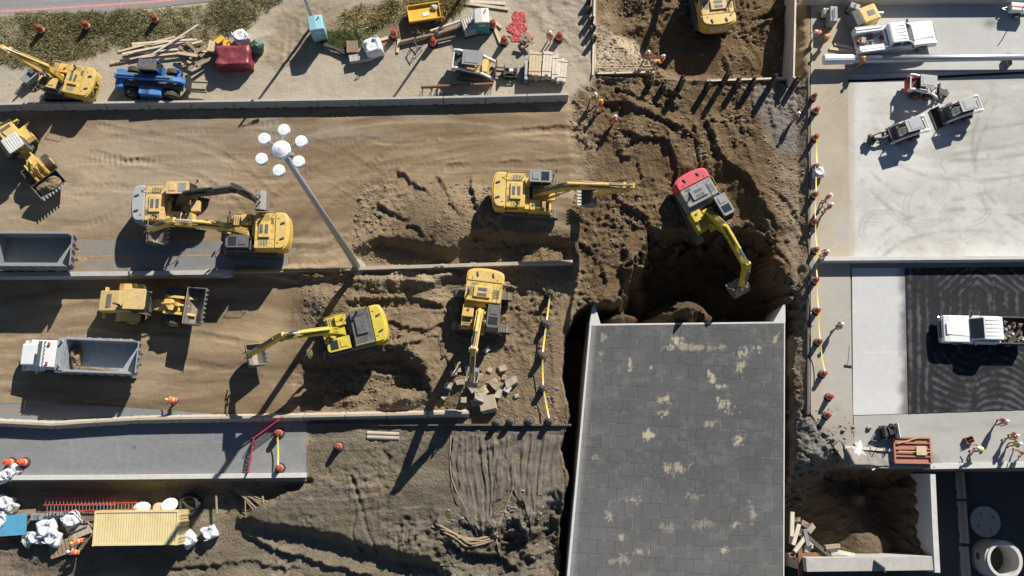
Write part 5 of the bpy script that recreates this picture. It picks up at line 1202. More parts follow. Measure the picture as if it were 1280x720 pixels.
def skid(loc, yaw, label, body, roof, acc, att, crawler=False, name='skid_steer', cat='skid steer', rearm=None):
    r = thing(name, loc, yaw, label, cat, 'skid steers on the white pavement' if not crawler else None)
    if not crawler:
        for x in (-.55, .55):
            for y in (-.72, .72): wheel_parts(r, x, y, .42, .32, 'redp')
    else:
        for y in (-.72, .72): track_mb(y, 1.15, .40, .62).build('track', 'track', r)
    b = MB(); b.prism([(-1.35, .3), (1.0, .28), (1.15, .5), (1.0, 1.0), (-.5, 1.15), (-1.45, 1.05)], -.5, .5, 'y'); b.build('body', acc, r, .03)
    h = MB(); h.prism([(-1.6, .55), (-.75, .6), (-.75, 1.35), (-1.5, 1.15)], -.62, .62, 'y'); ho = h.build('engine_cover', rearm or body, r, .05)
    g = MB()
    for i in range(5): g.box((-1.4+.12*i, 0, 1.2+.028*i), (.05, .8, .06), 0, 0, 0, -.25)
    each(g, 'vent', 'dgrey', ho)
    c = MB()
    for x, y in ((-.7, -.48), (-.7, .48), (.62, -.48), (.62, .48)): c.box((x, y, 1.5), (.07, .07, 1.0))
    for y in (-.48, .48):
        for i in range(3): c.box((-.05, y, 1.2+.22*i), (1.3, .03, .03))
    c.b2(-.7, .62, -.5, .5, .95, 1.05); co = c.build('cab', 'black', r)
    se = MB(); se.b2(-.4, .1, -.25, .25, 1.05, 1.2); se.box((-.42, 0, 1.4), (.12, .5, .5)); se.build('seat', 'dkcl', co, .03)
    gl = MB(); gl.b2(-.72, -.66, -.44, .44, 1.1, 1.95); gl.build('rear_window', 'glass', co)
    rf = MB(); rf.b2(-.78, .66, -.56, .56, 1.98, 2.08); rf.b2(-.6, .35, -.42, .42, 2.08, 2.11); rf.build('cab_roof', roof, co, .035)
    for y in (-.68, .68):
        a = MB(); a.prism([(-1.55, 1.1), (-1.5, 1.65), (-1.15, 1.7), (.7, 1.15), (1.35, .6), (1.6, .25), (1.4, .2), (1.1, .55), (.6, .95), (-1.1, 1.45), (-1.3, 1.0)], y-.08, y+.08, 'y'); a.build('lift_arm', body, r, .02)
        q = MB(); q.cyl((-.9, y*.95, .8), (.2, y*.95, 1.1), .05, n=8); q.build('lift_cylinder', 'dgrey', r)
    cr = MB(); cr.cyl((-1.45, -.68, 1.55), (-1.45, .68, 1.55), .06, n=8); cr.build('cross_tube', body, r)
    if att == 'bucket':
        k = MB(); pr = [(2.3, .08), (1.6, .06), (1.5, .3), (1.62, .62)]; inn = [(2.3, .11), (1.64, .11), (1.55, .3), (1.66, .6)]
        for i in range(3): k.prism([pr[i], pr[i+1], inn[i+1], inn[i]], -.9, .9, 'y')
        for y in (-.9, .9): k.prism(pr, y-.02, y+.02, 'y')
        k.build('bucket', 'black', r)
    elif att == 'forks':
        k = MB(); k.b2(1.55, 1.63, -.6, .6, .15, .95); k.build('fork_carriage', 'black', r)
        for y in (-.35, .35): q = MB(); q.b2(1.63, 2.75, y-.05, y+.05, .15, .2); q.build('fork', 'black', r)
    elif att == 'grapple':
        k = MB(); k.b2(1.5, 1.6, -.55, .55, .2, .7); k.tube([(1.6, 0, .5), (2.3, .1, .6), (2.9, -.1, .5)], .12, 8); k.blob((3.15, -.1, .45), (.42, .42, .4), 3, .3, 12, 8); k.tube([(1.6, .4, .5), (2.2, .5, .3), (2.8, .3, .4)], .06); k.tube([(1.6, -.4, .5), (2.3, -.5, .3), (2.9, -.4, .4)], .06)
        k.build('breaker_attachment', 'black', r)
    else:
        k = MB(); k.b2(1.5, 1.6, -.6, .6, .15, .7); k.box((2.0, -.1, .3), (.9, .5, .25), -.4); k.cyl((1.7, -.7, .3), (2.3, .2, .3), .12, n=10); k.build('sweeper_attachment', 'black', r)
    return r
skid(G(1158, 105, 1.3), R(-6), 'white skid steer with a red engine cover, uppermost of the three on the pavement', 'white', 'roofg', 'whited', 'sweeper', rearm='redp').scale = (.92,)*3
skid(G(1205, 134, 1.3), R(196), 'white skid steer with a black bucket, rightmost of the three on the pavement', 'white', 'roofg', 'dgrey', 'bucket').scale = (.92,)*3
skid(G(1138, 159, 1.3), R(196), 'white skid steer with a black breaker arm, lowermost of the three on the pavement', 'white', 'roofg', 'dgrey', 'grapple').scale = (.92,)*3
skid(G(592, 79, 1.3), R(-6), 'white and yellow compact track loader with grey cab roof and pallet forks', 'whited', 'mgrey', 'yel', 'forks', True, 'track_loader', 'track loader', 'dgrey').scale = (1.12, 1.12, 1.12)

def pickup(loc, yaw, label, service):
    r = thing('pickup_truck', loc, yaw, label, 'pickup truck', 'white pickup trucks')
    for x in (-1.95, 1.95):
        for y in (-.85, .85): wheel_parts(r, x, y, .41, .28, 'bed', tread=False)
    b = MB(); b.prism([(1.05, .42), (2.98, .42), (3.1, .7), (3.02, 1.08), (2.6, 1.17), (1.05, 1.2)], -.98, .98, 'y'); b.prism([(-1.0, .42), (1.1, .42), (1.1, 1.22), (-1.0, 1.24)], -.99, .99, 'y'); b.build('body', 'white', r, .07, seg=3)
    hs = MB(); hs.prism([(1.2, -.55), (2.85, -.42), (2.85, .42), (1.2, .55)], 1.17, 1.215, 'z'); hs.build('bonnet', 'white', r, .03)
    c = MB(); c.prism([(-.98, 1.2), (1.22, 1.2), (.45, 1.86), (-.75, 1.9), (-.92, 1.82)], -.84, .84, 'y'); co = c.build('cab', 'white', r, .07, seg=3)
    gl = MB(); gl.prism([(1.165, 1.265), (1.19, 1.275), (.50, 1.845), (.47, 1.84)], -.72, .72, 'y'); gl.build('windscreen', 'glass', co)
    for y in (-.845, .845):
        for x0, x1 in ((.08, .92), (-.72, -.02)):
            q = MB(); q.prism([(x0, 1.27), (x1, 1.27), (x1-.32*(x1 > .5), 1.72), (x0, 1.75)], y-.012, y+.012, 'y'); q.build('side_window', 'glass', co)
    q = MB(); q.prism([(-.965, 1.3), (-.985, 1.3), (-.90, 1.76), (-.87, 1.76)], -.6, .6, 'y'); q.build('rear_window', 'glass', co)
    rb = MB()
    for i in range(5): rb.b2(-.68, .35, -.6+.28*i, -.56+.28*i, 1.885, 1.905)
    rb.build('roof_rib', 'white', co)
    g = MB(); g.b2(3.04, 3.12, -.6, .6, .68, 1.0); g.build('grille', 'dgrey', r)
    bp = MB(); bp.b2(3.0, 3.2, -.98, .98, .4, .62); bp.build('bumper', 'chrome', r, .03)
    for y in (-.8, .8):
        l = MB(); l.box((3.03, y, .88), (.14, .28, .22)); l.build('headlight', 'stripe', r, .02)
        m_ = MB(); m_.box((.95, y*1.38, 1.33), (.12, .26, .2)); m_.build('mirror', 'black', r, .02)
        wp = MB(); wp.prism([(1.45, .42), (1.5, .75), (1.75, .92), (2.15, .92), (2.4, .75), (2.45, .42)], y*1.235-.01, y*1.235+.01, 'y'); wp.build('wheel_arch', 'dgrey', r)
    bd = MB()
    if service:
        bd.b2(-3.3, -1.02, -.56, .56, .62, .72)
        for y in (-.82, .82):
            bd.b2(-3.3, -1.02, y-.25, y+.25, .55, 1.38)
        bd.b2(-1.06, -1.0, -.6, .6, .6, 1.4); bd.build('service_bed', 'white', r, .02)
        for y in (-1.075, 1.075):
            for i in range(3): q = MB(); q.box((-2.9+.75*i, y, .98), (.66, .02, .62)); q.build('locker_door', 'whited', r, .01)
        rk = MB()
        for y in (-.95, .95): rk.tube([(-3.2, y, 1.4), (-3.2, y, 1.55), (-1.1, y, 1.55), (-1.1, y, 1.4)], .03)
        each(rk, 'rack', 'whited', r)
        rr = random.Random(4)
        for i in range(22):
            q = MB(); s_ = rr.uniform(.12, .34); x, y = rr.uniform(-3.1, -1.2), rr.uniform(-.48, .48)
            if i % 3 == 0: q.tube([(x-.4, y, .85), (x+rr.uniform(.1, .5), y+rr.uniform(-.2, .2), rr.uniform(.8, 1.25))], rr.uniform(.03, .07), 8)
            else: q.box((x, y, .72+s_/2+rr.uniform(0, .25)), (s_*1.4, s_, s_), rr.uniform(0, 3))
            o = q.build('tool', rr.choice(['dgrey', 'black', 'drumb', 'mgrey', 'redp', 'rust', 'bluet', 'black']))
            tag(o, 'tool or box heaped in the bed of the white service truck', 'tool', 'tools in the service truck'); o.matrix_world = Matrix.Translation(loc) @ Matrix.Rotation(yaw, 4, 'Z')
    else:
        bd.b2(-3.15, -1.02, -.92, .92, .62, .72)
        for y in (-.95, .95): bd.b2(-3.15, -1.02, y-.05, y+.05, .45, 1.16)
        bd.b2(-1.06, -1.0, -.95, .95, .45, 1.18); bd.b2(-3.2, -3.12, -.95, .95, .5, 1.14); bd.build('cargo_bed', 'black', r, .015)
        rr = random.Random(9)
        for i in range(34):
            q = MB(); s_ = rr.uniform(.08, .2); x, y = rr.uniform(-3.0, -1.15), rr.uniform(-.8, .8); q.blob((x, y, .8+rr.uniform(0, .3)), (s_, s_*rr.uniform(.6, 1.2), s_*.7), i, .3, 7, 5)
            o = q.build('rubble_chunk', rr.choice(['rubble', 'concw', 'concd', 'dgrey', 'rust', 'rubble', 'woodd']))
            tag(o, 'chunk of rubble heaped in the bed of the right hand pickup', 'rubble', 'rubble in the pickup bed'); o.matrix_world = Matrix.Translation(loc) @ Matrix.Rotation(yaw, 4, 'Z')
        for y in (-.7, .7): l = MB(); l.box((-3.17, y*1.2, .95), (.08, .16, .3)); l.build('tail_light', 'redp', r)
    return r
pickup(G(1122, 45, 1.2), R(8), 'white service pickup with its bed full of tools beside the yellow compressor', True).scale = (1.04, 1.04, 1.04)
pickup(G(1232, 412, 1.2), R(178.5), 'white crew cab pickup with rubble in its black bed on fresh black asphalt', False).scale = (1.06, 1.06, 1.06)

def compressor(loc, yaw):
    r = thing('air_compressor', loc, yaw, 'yellow towable air compressor with dark front beside the white service pickup', 'compressor')
    b = MB(); b.prism([(-.4, .5), (1.15, .5), (1.15, 1.45), (.95, 1.6), (-.4, 1.6)], -.68, .68, 'y'); b.build('canopy', 'yel', r, .07)
    d = MB(); d.prism([(-1.25, .5), (-.4, .5), (-.4, 1.6), (-1.05, 1.5)], -.68, .68, 'y'); d.build('front_cover', 'dgrey', r, .07)
    v = MB(); v.b2(.15, .75, -.22, .22, 1.6, 1.625); v.build('vent', 'dgrey', r)
    for y in (-.75, .75): wheel_parts(r, 0, y, .33, .2, 'whited', tread=False)
    t = MB(); t.tube([(1.15, .35, .5), (2.1, 0, .48), (1.15, -.35, .5)], .05); t.cyl((1.9, 0, .05), (1.9, 0, .7), .05); t.build('drawbar', 'galv', r)
    return r
compressor(G(1081, 20, 1.3), R(22))
def genset(u, v, d, yaw, mat, label):
    r = thing('generator', G(u, v, d[2]*.8), yaw, label, 'generator'); b = MB(); b.b2(-d[0]/2, d[0]/2, -d[1]/2, d[1]/2, .2, d[2]); b.build('housing', mat, r, .05)
    s_ = MB()
    for y in (-d[1]*.4, d[1]*.4): s_.b2(-d[0]/2-.05, d[0]/2+.05, y-.05, y+.05, 0, .2)
    each(s_, 'skid', 'black', r); g = MB()
    for i in range(4): g.box((-d[0]*.3+i*.09, 0, d[2]+.005), (.045, d[1]*.5, .02))
    each(g, 'vent', 'dgrey', r); l = MB(); l.tube([(0, -d[1]*.3, d[2]), (0, -d[1]*.3, d[2]+.15), (0, d[1]*.3, d[2]+.15), (0, d[1]*.3, d[2])], .025); l.build('lifting_bar', 'dgrey', r)
genset(1041, 19, (.62, 1.35, 1.35), R(-4), 'mgrey', 'tall grey generator box near the top edge by two bending workers')
genset(1032, 15, (.45, .55, .9), R(0), 'whited', 'small cream generator box left of the tall grey one')
genset(1068, 9, (.8, .5, 1.1), R(-20), 'roofg', 'small pale grey generator behind the yellow compressor')
r = thing('light_tower', G(1274, 9, .9), R(-4), 'white trailer with a red stripe cut off by the top right corner', 'trailer')
b = MB(); b.b2(-.7, .9, -.35, .35, .45, 1.05); b.build('housing', 'white', r, .04); b = MB(); b.b2(-.72, .92, -.10, .02, 1.05, 1.07); b.build('stripe', 'redp', r)
for y in (-.45, .45): wheel_parts(r, .1, y, .3, .18, 'whited', tread=False)
b = MB(); b.tube([(-.7, .2, .5), (-1.2, 0, .48), (-.7, -.2, .5)], .04); b.build('drawbar', 'galv', r); b = MB(); b.tube([(.3, 0, 1.05), (.3, 0, 1.9), (.0, -.4, 2.0)], .04); b.build('light_arm', 'dgrey', r)
# ------------------------------------------------------------------ drums, tape, timber, bags and the rest of the yard
def drum(p, label, group, mat='drum', base='rubber', h=1.0, tilt=0):
    r = thing('traffic_drum', p, random.uniform(0, 6), label, 'traffic drum', group)
    b = MB(); b.lathe([(.40, 0), (.40, .07), (.32, .09)], n=18); b.build('base', base, r)
    b = MB(); b.lathe([(.27, .08), (.27, .28), (.255, .30), (.255, .5), (.24, .52), (.24, .72), (.22, .74), (.21, .95), (.17, 1.0)], n=18); bo = b.build('drum_body', mat, r)
    for z in (.34, .58):
        q = MB(); q.lathe([(.268-.03*(z > .5), z), (.266-.03*(z > .5), z+.12)], n=18); q.build('reflective_band', 'stripe', bo)
    q = MB(); q.tube([(-.1, 0, .98), (-.08, 0, 1.08), (.08, 0, 1.08), (.1, 0, .98)], .025); q.build('handle', mat, bo)
    return r
EAST = [(1018, 120), (1021, 137), (1020, 171), (1020, 208), (1019, 243), (1018, 277), (1020, 312), (1020, 350), (1022, 388), (1024, 427), (1030, 467), (1038, 496), (1035, 519)]
names_e = ['north end of the tape line by the pavement', 'just below the topmost one', 'above the white bag', 'beside the white bag', 'above the two orange workers', 'just below the two orange workers', 'beside the worker at the parapet end', 'below the parapet end', 'above the worker in blue', 'left of the worker in blue', 'where the yellow tape ends', 'on the rubble edge, upper one', 'on the rubble edge, lowest one']
EP = []
for (u, v), nm in zip(EAST, names_e):
    p = G(u, v, .5); EP.append(p); drum(p, 'faded orange drum '+nm, 'drums along the right hand paving edge').scale = (.8, .8, .9)
LEFT = [(688, 366), (683, 404), (678, 444), (679, 485), (687, 526), (662, 526), (638, 526), (621, 528)]
nl = ['topmost on the yellow tape', 'second down on the yellow tape', 'middle one on the yellow tape', 'fourth down on the yellow tape', 'at the low corner of the yellow tape', 'next left from the tape corner', 'second left from the tape corner', 'closest to the square concrete block']
LP = []
for (u, v), nm in zip(LEFT, nl):
    p = G(u, v, .6); LP.append(p); drum(p, 'dark weathered drum '+nm, 'dark drums around the rubble corner', 'pile')
RP = []
for u, v, lb in ((347, 541, 'orange drum at the upper end of the short tape on the grey road'), (348, 585, 'orange drum at the lower end of the short tape on the grey road'), (422, 558, 'lone orange drum on the grey dirt right of the road end')):
    p = G(u, v, .7); RP.append(p); drum(p, lb, 'drums at the road end')
for u, v, lb in ((616, 30, 'orange drum beside the teal toilet'), (630, 50, 'orange drum below the teal toilet, near the red netting'), (699, 45, 'orange drum beside the worker by the lumber stacks')):
    drum(G(u, v, .5), lb, 'drums on the verge')
for u, v, lb in ((50, 36, 'old rust red drum in the grass nearest the breaker excavator'), (107, 31, 'rust red drum with white top in the grass'), (193, 23, 'old rust red drum in the grass above the lumber pile')):
    drum(G(u, v, .5), lb, 'old drums in the grass', 'oldred')
for u, v, lb in ((14, 578, 'vivid orange drum at the far left end of the grey road'), (31, 578, 'vivid orange drum second from the left edge of the grey road')):
    drum(G(u, v, .1), lb, 'vivid drums at the road edge', 'drumb')
drum(G(541, 52, .5), 'small rust red drum between trestles and the long pipe stack', None, 'redp'); drum(G(492, 42, .5), 'red and white drum on the timber pieces by the grass', None, 'redp')
def tape(ps, label, z=.85, wd=.09):
    q = MB(); rr = random.Random(2)
    for i in range(len(ps)-1):
        a, b = ps[i]+Vector((0, 0, z)), ps[i+1]+Vector((0, 0, z)); n = 10; d = (b-a).normalized(); s_ = Vector((-d.y, d.x, 0))
        for k in range(n):
            t0, t1 = k/n, (k+1)/n; sag = lambda t: -.22*4*t*(1-t)
            tw = lambda t: (s_*math.cos(6*t)+Vector((0, 0, 1))*math.sin(6*t))*wd*.5 if False else s_*wd*.5
            p0, p1 = a.lerp(b, t0)+Vector((0, 0, sag(t0))), a.lerp(b, t1)+Vector((0, 0, sag(t1)))
            q.add([p0-tw(t0), p1-tw(t1), p1+tw(t1), p0+tw(t0), p0-tw(t0)-Vector((0, 0, .01)), p1-tw(t1)-Vector((0, 0, .01)), p1+tw(t1)-Vector((0, 0, .01)), p0+tw(t0)-Vector((0, 0, .01))], [(0, 1, 2, 3), (7, 6, 5, 4), (0, 4, 5, 1), (2, 6, 7, 3)], 1 if k % 5 == 3 else 0)
    o = q.build('barrier_tape', ['tape', 'whited']); tag(o, label, 'tape')
tape(EP[2:11], 'long yellow tape strung between the drums along the right hand paving edge')
tape(LP[:5], 'yellow and white tape strung down the drums beside the tunnel trench', wd=.12)
tape(RP[:2], 'short yellow and white tape across the end of the grey road', wd=.13)

def place(mb, name, mat, loc, yaw, label, cat, group=None, bevel=0, smooth=False):
    o = mb.build(name, mat, None, bevel, smooth); at(o, loc, yaw); tag(o, label, cat, group); return o
def board(u, v, L_, ang, label, group, mat='wood', w=.22, t=.05, zoff=0.0, pitch=0.0):
    q = MB(); q.box((0, 0, 0), (L_, w, t), 0, 0, 0, pitch); p = G(u, v); p.z += t/2+zoff+.02
    return place(q, 'plank', mat, p, R(ang), label, 'plank', group)
rr = random.Random(12)
for i in range(15):
    board(195+rr.uniform(-16, 18), 62+rr.uniform(-9, 11), rr.uniform(3.5, 6.0), rr.uniform(2, 17), 'long pale plank in the jumbled lumber pile above the blue telehandler', 'planks of the jumbled pile', rr.choice(['wood', 'wood', 'woodw']), .16, .06, .06*i*.5+.02, rr.uniform(-.02, .02))
board(222, 54, 4.4, 35, 'plank sticking out steeply from the jumbled lumber pile', None, 'woodw', .14, .07, .55, -.06)
for i in range(14):
    board(248+rr.uniform(-14, 16), 72+rr.uniform(-10, 10), rr.uniform(1.0, 2.2), rr.uniform(-60, 60), 'short broken board in the scrap heap left of the red tarp load', 'scrap boards by the red tarp', rr.choice(['woodd', 'wood', 'pile', 'woodd']), .25, .07, .05*i, rr.uniform(-.2, .2))
for (u, v, l, a, m, lb) in ((612, 24, 2.6, -38, 'wood', 'single pale plank beside the teal toilet'), (1062, 60, 2.6, -14, 'woodw', 'upper pale plank by the tail of the service pickup'), (1058, 64, 2.9, -8, 'wood', 'lower pale plank by the tail of the service pickup'), (598, 3, 4.5, -4, 'woodw', 'pale plank stack behind the teal toilet, upper'), (606, 8, 4.0, -8, 'wood', 'pale plank stack behind the teal toilet, lower'), (620, 40, 2.4, -70, 'wood', 'thin plank leaning between two drums by the red netting'),
                          (1090, 561, 4.2, -3, 'woodw', 'long pale beam on the pit edge left of the red panel'), (478, 50, 1.0, 20, 'wood', 'short plank by the white bag at the grass'), (498, 58, 1.2, 85, 'wood', 'short upright laid plank below the red and white drum'), (1080, 570, 2.4, -58, 'whited', 'white board sliding into the pit beside the red panel'), (1072, 573, 2.0, -40, 'woodw', 'short pale board at the lip of the pit')):
    board(u, v, l, a, lb, None, m, .24, .08, .05)
def bundle(u, v, nx, L_, yaw, mat, label, layers=5, zt=1.0):
    r = thing('lumber_bundle', G(u, v, zt), yaw, label, 'lumber', 'bundled lumber on the verge'); rq = random.Random(u)
    q = MB()
    for k in range(layers):
        for i in range(nx): q.box((-nx*.125+.25*i+.125, rq.uniform(-.1, .1), .32+.16*k), (.235, L_+rq.uniform(-.15, .1), .14))
    q.build('boards', mat, r)
    for y in (-L_*.3, L_*.3): s_ = MB(); s_.box((0, y, .12), (nx*.27, .2, .24)); s_.build('bearer', 'woodd', r)
    for y in (-L_*.35, L_*.35): s_ = MB(); s_.b2(-nx*.127, nx*.127, y-.02, y+.02, .24+.16*layers, .25+.16*layers); s_.build('strap', 'dgrey', r)
bundle(669, 80, 4, 2.1, R(-3), 'wood', 'pale yellow lumber bundle, leftmost of the stacked row', 6)
bundle(684, 80, 3, 2.1, R(-5), 'woodw', 'bleached lumber bundle in the middle of the stacked row', 6)
bundle(694, 83, 2, 2.0, R(-3), 'woodw', 'bleached narrow lumber bundle second from the right of the row', 5)
bundle(703, 86, 3, 1.9, R(-6), 'woodw', 'bleached lumber bundle at the right end of the row', 4)
bundle(658, 84, 1, 2.0, R(-2), 'galv', 'narrow grey bundle at the left end of the lumber row', 5)

def toilet(u, v, yaw, mat, label, h=2.3):
    r = thing('portable_toilet', G(u, v, 1.6), yaw, label, 'portable toilet')
    b = MB(); b.b2(-.55, .55, -.55, .55, .12, h-.2); b.build('cabin', mat, r, .03)
    for x in (-.5, .5):
        for y in (-.5, .5): q = MB(); q.b2(x-.08, x+.08, y-.08, y+.08, .1, h-.18); q.build('corner_post', mat, r, .03)
    q = MB(); q.b2(-.42, .42, -.575, -.545, .2, h-.3); d = q.build('door', mat, r, .01); q = MB(); q.b2(.25, .33, -.60, -.575, 1.0, 1.15); q.build('handle', 'dgrey', d); q = MB(); q.b2(-.25, .25, -.585, -.575, 1.55, 1.7); q.build('door_sign', 'whited', d)
    q = MB(); q.prism([(-.62, 0), (-.55, .13), (0, .2), (.55, .13), (.62, 0)], -.62, .62, 'y'); q.v = [(x, y, z+h-.2) for x, y, z in q.v]; q.build('roof', 'whited' if mat == 'teal' else mat, r, .03)
    q = MB(); q.cyl((.35, .4, h-.1), (.35, .4, h+.2), .05, n=8); q.build('vent_pipe', 'whited', r); q = MB(); q.b2(-.6, .6, -.6, .6, 0, .12); q.build('base', 'dgrey', r)
toilet(396, 33, R(12), 'lblue', 'pale blue portable toilet with a slim grey pole behind it')
toilet(602, 24, R(4), 'teal', 'teal portable toilet with pale roof beside the caged tank')
# caged liquid tank
r = thing('caged_tank', G(586, 31, 1.0), R(18), 'white liquid tank in a black cage left of the teal toilet', 'tank'); b = MB(); b.b2(-.5, .5, -.6, .6, .18, 1.1); b.build('tank', 'whited', r, .06)
b = MB(); b.cyl((0, 0, 1.1), (0, 0, 1.16), .14, n=12); b.build('lid', 'dgrey', r); b = MB()
for i in range(6): x = -.52+i*.208; b.tube([(x, -.62, .15), (x, -.62, 1.14), (x, .62, 1.14), (x, .62, .15)], .018, 5)
for z in (.4, .7, 1.0): b.tube([(-.54, -.63, z), (.54, -.63, z), (.54, .63, z), (-.54, .63, z), (-.54, -.63, z)], .018, 5)
b.build('cage', 'mgrey', r); b = MB(); b.b2(-.55, .55, -.65, .65, 0, .15); b.build('pallet', 'black', r)
# yellow tray on a red frame
r = thing('spreader_tray', G(530, 15, .8), R(10), 'yellow sheet metal tray on a red frame in the yellow grass', 'tray')
b = MB(); b.b2(-1.3, 1.3, -.7, .7, .62, .66)
for y in (-.7, .7): b.b2(-1.3, 1.3, y-.03, y+.03, .62, .9)
for x in (-1.3, 1.3): b.b2(x-.03, x+.03, -.73, .73, .62, .9)
b.build('tray', 'yellp', r); b = MB()
for y in (-.6, .6): b.b2(-1.4, 1.5, y-.06, y+.06, .4, .6)
for x in (-1.2, 0, 1.2): b.b2(x-.05, x+.05, -.7, .7, .42, .58)
for x in (-1.2, 1.2):
    for y in (-.6, .6): b.b2(x-.05, x+.05, y-.05, y+.05, 0, .42)
b.build('frame', 'redp', r); b = MB(); b.box((.1, -.15, .69), (.5, .32, .03), .1); b.build('paper_sheet', 'white', r); b = MB(); b.blob((.9, .3, .78), (.3, .2, .14), 3, .3); b.build('plastic_wrap', 'whited', r)
# red tarp load and its neighbours
b = MB(); b.prism([(-1.4, -.85), (1.4, -.85), (1.4, .85), (-1.4, .85)], 0, 1.25, 'z'); b.v = [(x*(1-.05*z), y*(1-.05*z), z) for x, y, z in b.v]
bm = bmesh_tmp = None
import bmesh
def soft(mb, amp, cuts=5, seed=0, sc=.6):
    me = bpy.data.meshes.new('t'); me.from_pydata(mb.v, [], mb.f); bm = bmesh.new(); bm.from_mesh(me)
    bmesh.ops.subdivide_edges(bm, edges=bm.edges[:], cuts=cuts, use_grid_fill=True)
    co = np.array([v.co[:] for v in bm.verts]); bm.normal_update()
    n = fbm(co[:, 0]+co[:, 2]*.7, co[:, 1]+co[:, 2]*.5, sc, 4, seed)
    for v, k in zip(bm.verts, n):
        v.co += v.normal*amp*k
        if v.co.z < .02: v.co.z = .0
    out = MB(); out.v = [tuple(v.co) for v in bm.verts]; bm.verts.index_update(); out.f = [tuple(x.index for x in f.verts) for f in bm.faces]; out.m = [0]*len(out.f); bm.free(); return out
b = soft(b, .22, 9, 3, .5)
place(b, 'tarped_load', 'redtarp', G(291, 70, 1.1), R(3), 'load wrapped in a wrinkled dark red tarp', 'tarp', None, 0, True)
b = MB(); b.blob((0, 0, .5), (.62, .55, .55), 6, .2, 14, 10, 0, .9); place(b, 'tarp_bundle', 'greentarp', G(320, 58, .6), .3, 'dark green tarp bundle beside the red tarp load', 'tarp', None, 0, True)
def bag(u, v, s, label, mat='bag', seed=0, group='white bulk bags in the lower left yard', rope=True, up=.7):
    r = thing('bulk_bag', G(u, v, up*s), seed*1.3, label, 'bag', group); q = MB()
    q.prism([(-.45*s, -.42*s), (.45*s, -.45*s), (.43*s, .45*s), (-.46*s, .42*s)], 0, .85*s, 'z'); q = soft(q, .22*s, 4, seed, .5*s); q.v = [(x*(1+.16*math.sin(math.pi*min(z/(.85*s), 1))), y*(1+.16*math.sin(math.pi*min(z/(.85*s), 1))), z) for x, y, z in q.v]
    bo = q.build('bag_body', mat, r, 0, True)
    t = MB(); t.lathe([(.40*s, .8*s), (.44*s, .98*s), (.30*s, .93*s), (.12*s, .82*s)], (0, 0, 0), 14); t.v = [(x+.05*s*math.sin(9*y/s), y+.05*s*math.sin(11*x/s), z+.05*s*math.sin(13*x/s+7*y/s)) for x, y, z in t.v]; t.build('bag_mouth', mat, bo, 0, True)
    for x, y in ((-.4, -.4), (.4, .4)):
        l = MB(); l.tube([(x*s, y*s, .8*s), (x*1.1*s, y*1.0*s, 1.12*s), (x*.6*s, y*1.1*s, 1.1*s), (x*.55*s, y*s, .8*s)], .03*s, 5); l.build('lifting_loop', mat, bo)
    return r
for k, (u, v, s, lb, m) in enumerate(((6, 628, 1.0, 'bulk bag at the left edge, upper one of the pair', 'bag'), (13, 634, .8, 'greyer bulk bag tucked against the pair at the left edge', 'bagd'), (2, 650, 1.0, 'bulk bag cut off by the left edge beside the blue table', 'bag'), (88, 651, 1.0, 'open white bulk bag below the red ladders', 'bag'), (58, 661, 1.15, 'large white bulk bag between grey box and pallet', 'bag'), (43, 672, .9, 'white bulk bag lowest left of the cluster by the blue table', 'bag'), (65, 673, 1.0, 'white bulk bag next to the pallet with two workers', 'bag'), (33, 676, .7, 'small grey dirty bag left of the white bag cluster', 'bagd'), (235, 675, 1.0, 'white bulk bag at the container right end', 'bag'), (262, 666, 1.0, 'white bulk bag standing alone right of the container', 'bag'))): bag(u, v, s, lb, m, k+1)
bag(301, 46, 1.15, 'white wrapped bag behind the red tarp load', 'bag', 21, None); bag(466, 58, 1.3, 'large white bulk bag on the concrete block by the grass', 'bag', 22, None); bag(1022, 216, .8, 'white plastic bag at the taped paving edge', 'bag', 23, None, up=.4)
def crate(u, v, d, yaw, mat, label, name='wooden_crate', cat='crate', up=None, slats=True):
    r = thing(name, G(u, v, d[2] if up is None else up), yaw, label, cat); q = MB(); a, b_, c_ = d
    q.b2(-a/2+.03, a/2-.03, -b_/2+.03, b_/2-.03, .05, c_-.06); q.build('box', mat, r)
    s_ = MB(); n = 5
    for i in range(n): s_.b2(-a/2+a*i/n+.01, -a/2+a*(i+1)/n-.015, -b_/2, b_/2, c_-.055, c_)
    for x in (-a/2, a/2): s_.b2(x-.03, x+.03, -b_/2-.02, b_/2+.02, 0, c_+.02)
    s_.build('slats', mat, r)
crate(269, 58, (1.1, .9, .9), R(-8), 'wood', 'pale wooden crate behind the red tarp load'); crate(440, 58, (.8, 1.0, .6), R(2), 'woodd', 'open weathered crate at the edge of the green grass'); crate(450, 71, (1.7, .55, .6), R(10), 'conc', 'long grey concrete block below the weathered crate', 'concrete_block', 'block')
r = thing('sign_stand', G(277, 51, .9), R(20), 'folded yellow sign stand beside the pale crate', 'sign'); q = MB()
q.box((-.1, .1, 1.0), (.75, .05, 1.0), .4, 0, .9); q.box((.35, -.35, .6), (.6, .05, .9), .9, 0, -.8); q.build('panels', 'yellp', r); q = MB(); q.tube([(-.3, .2, 0), (0, 0, .9), (.4, -.3, 0)], .03); q.build('legs', 'dgrey', r)
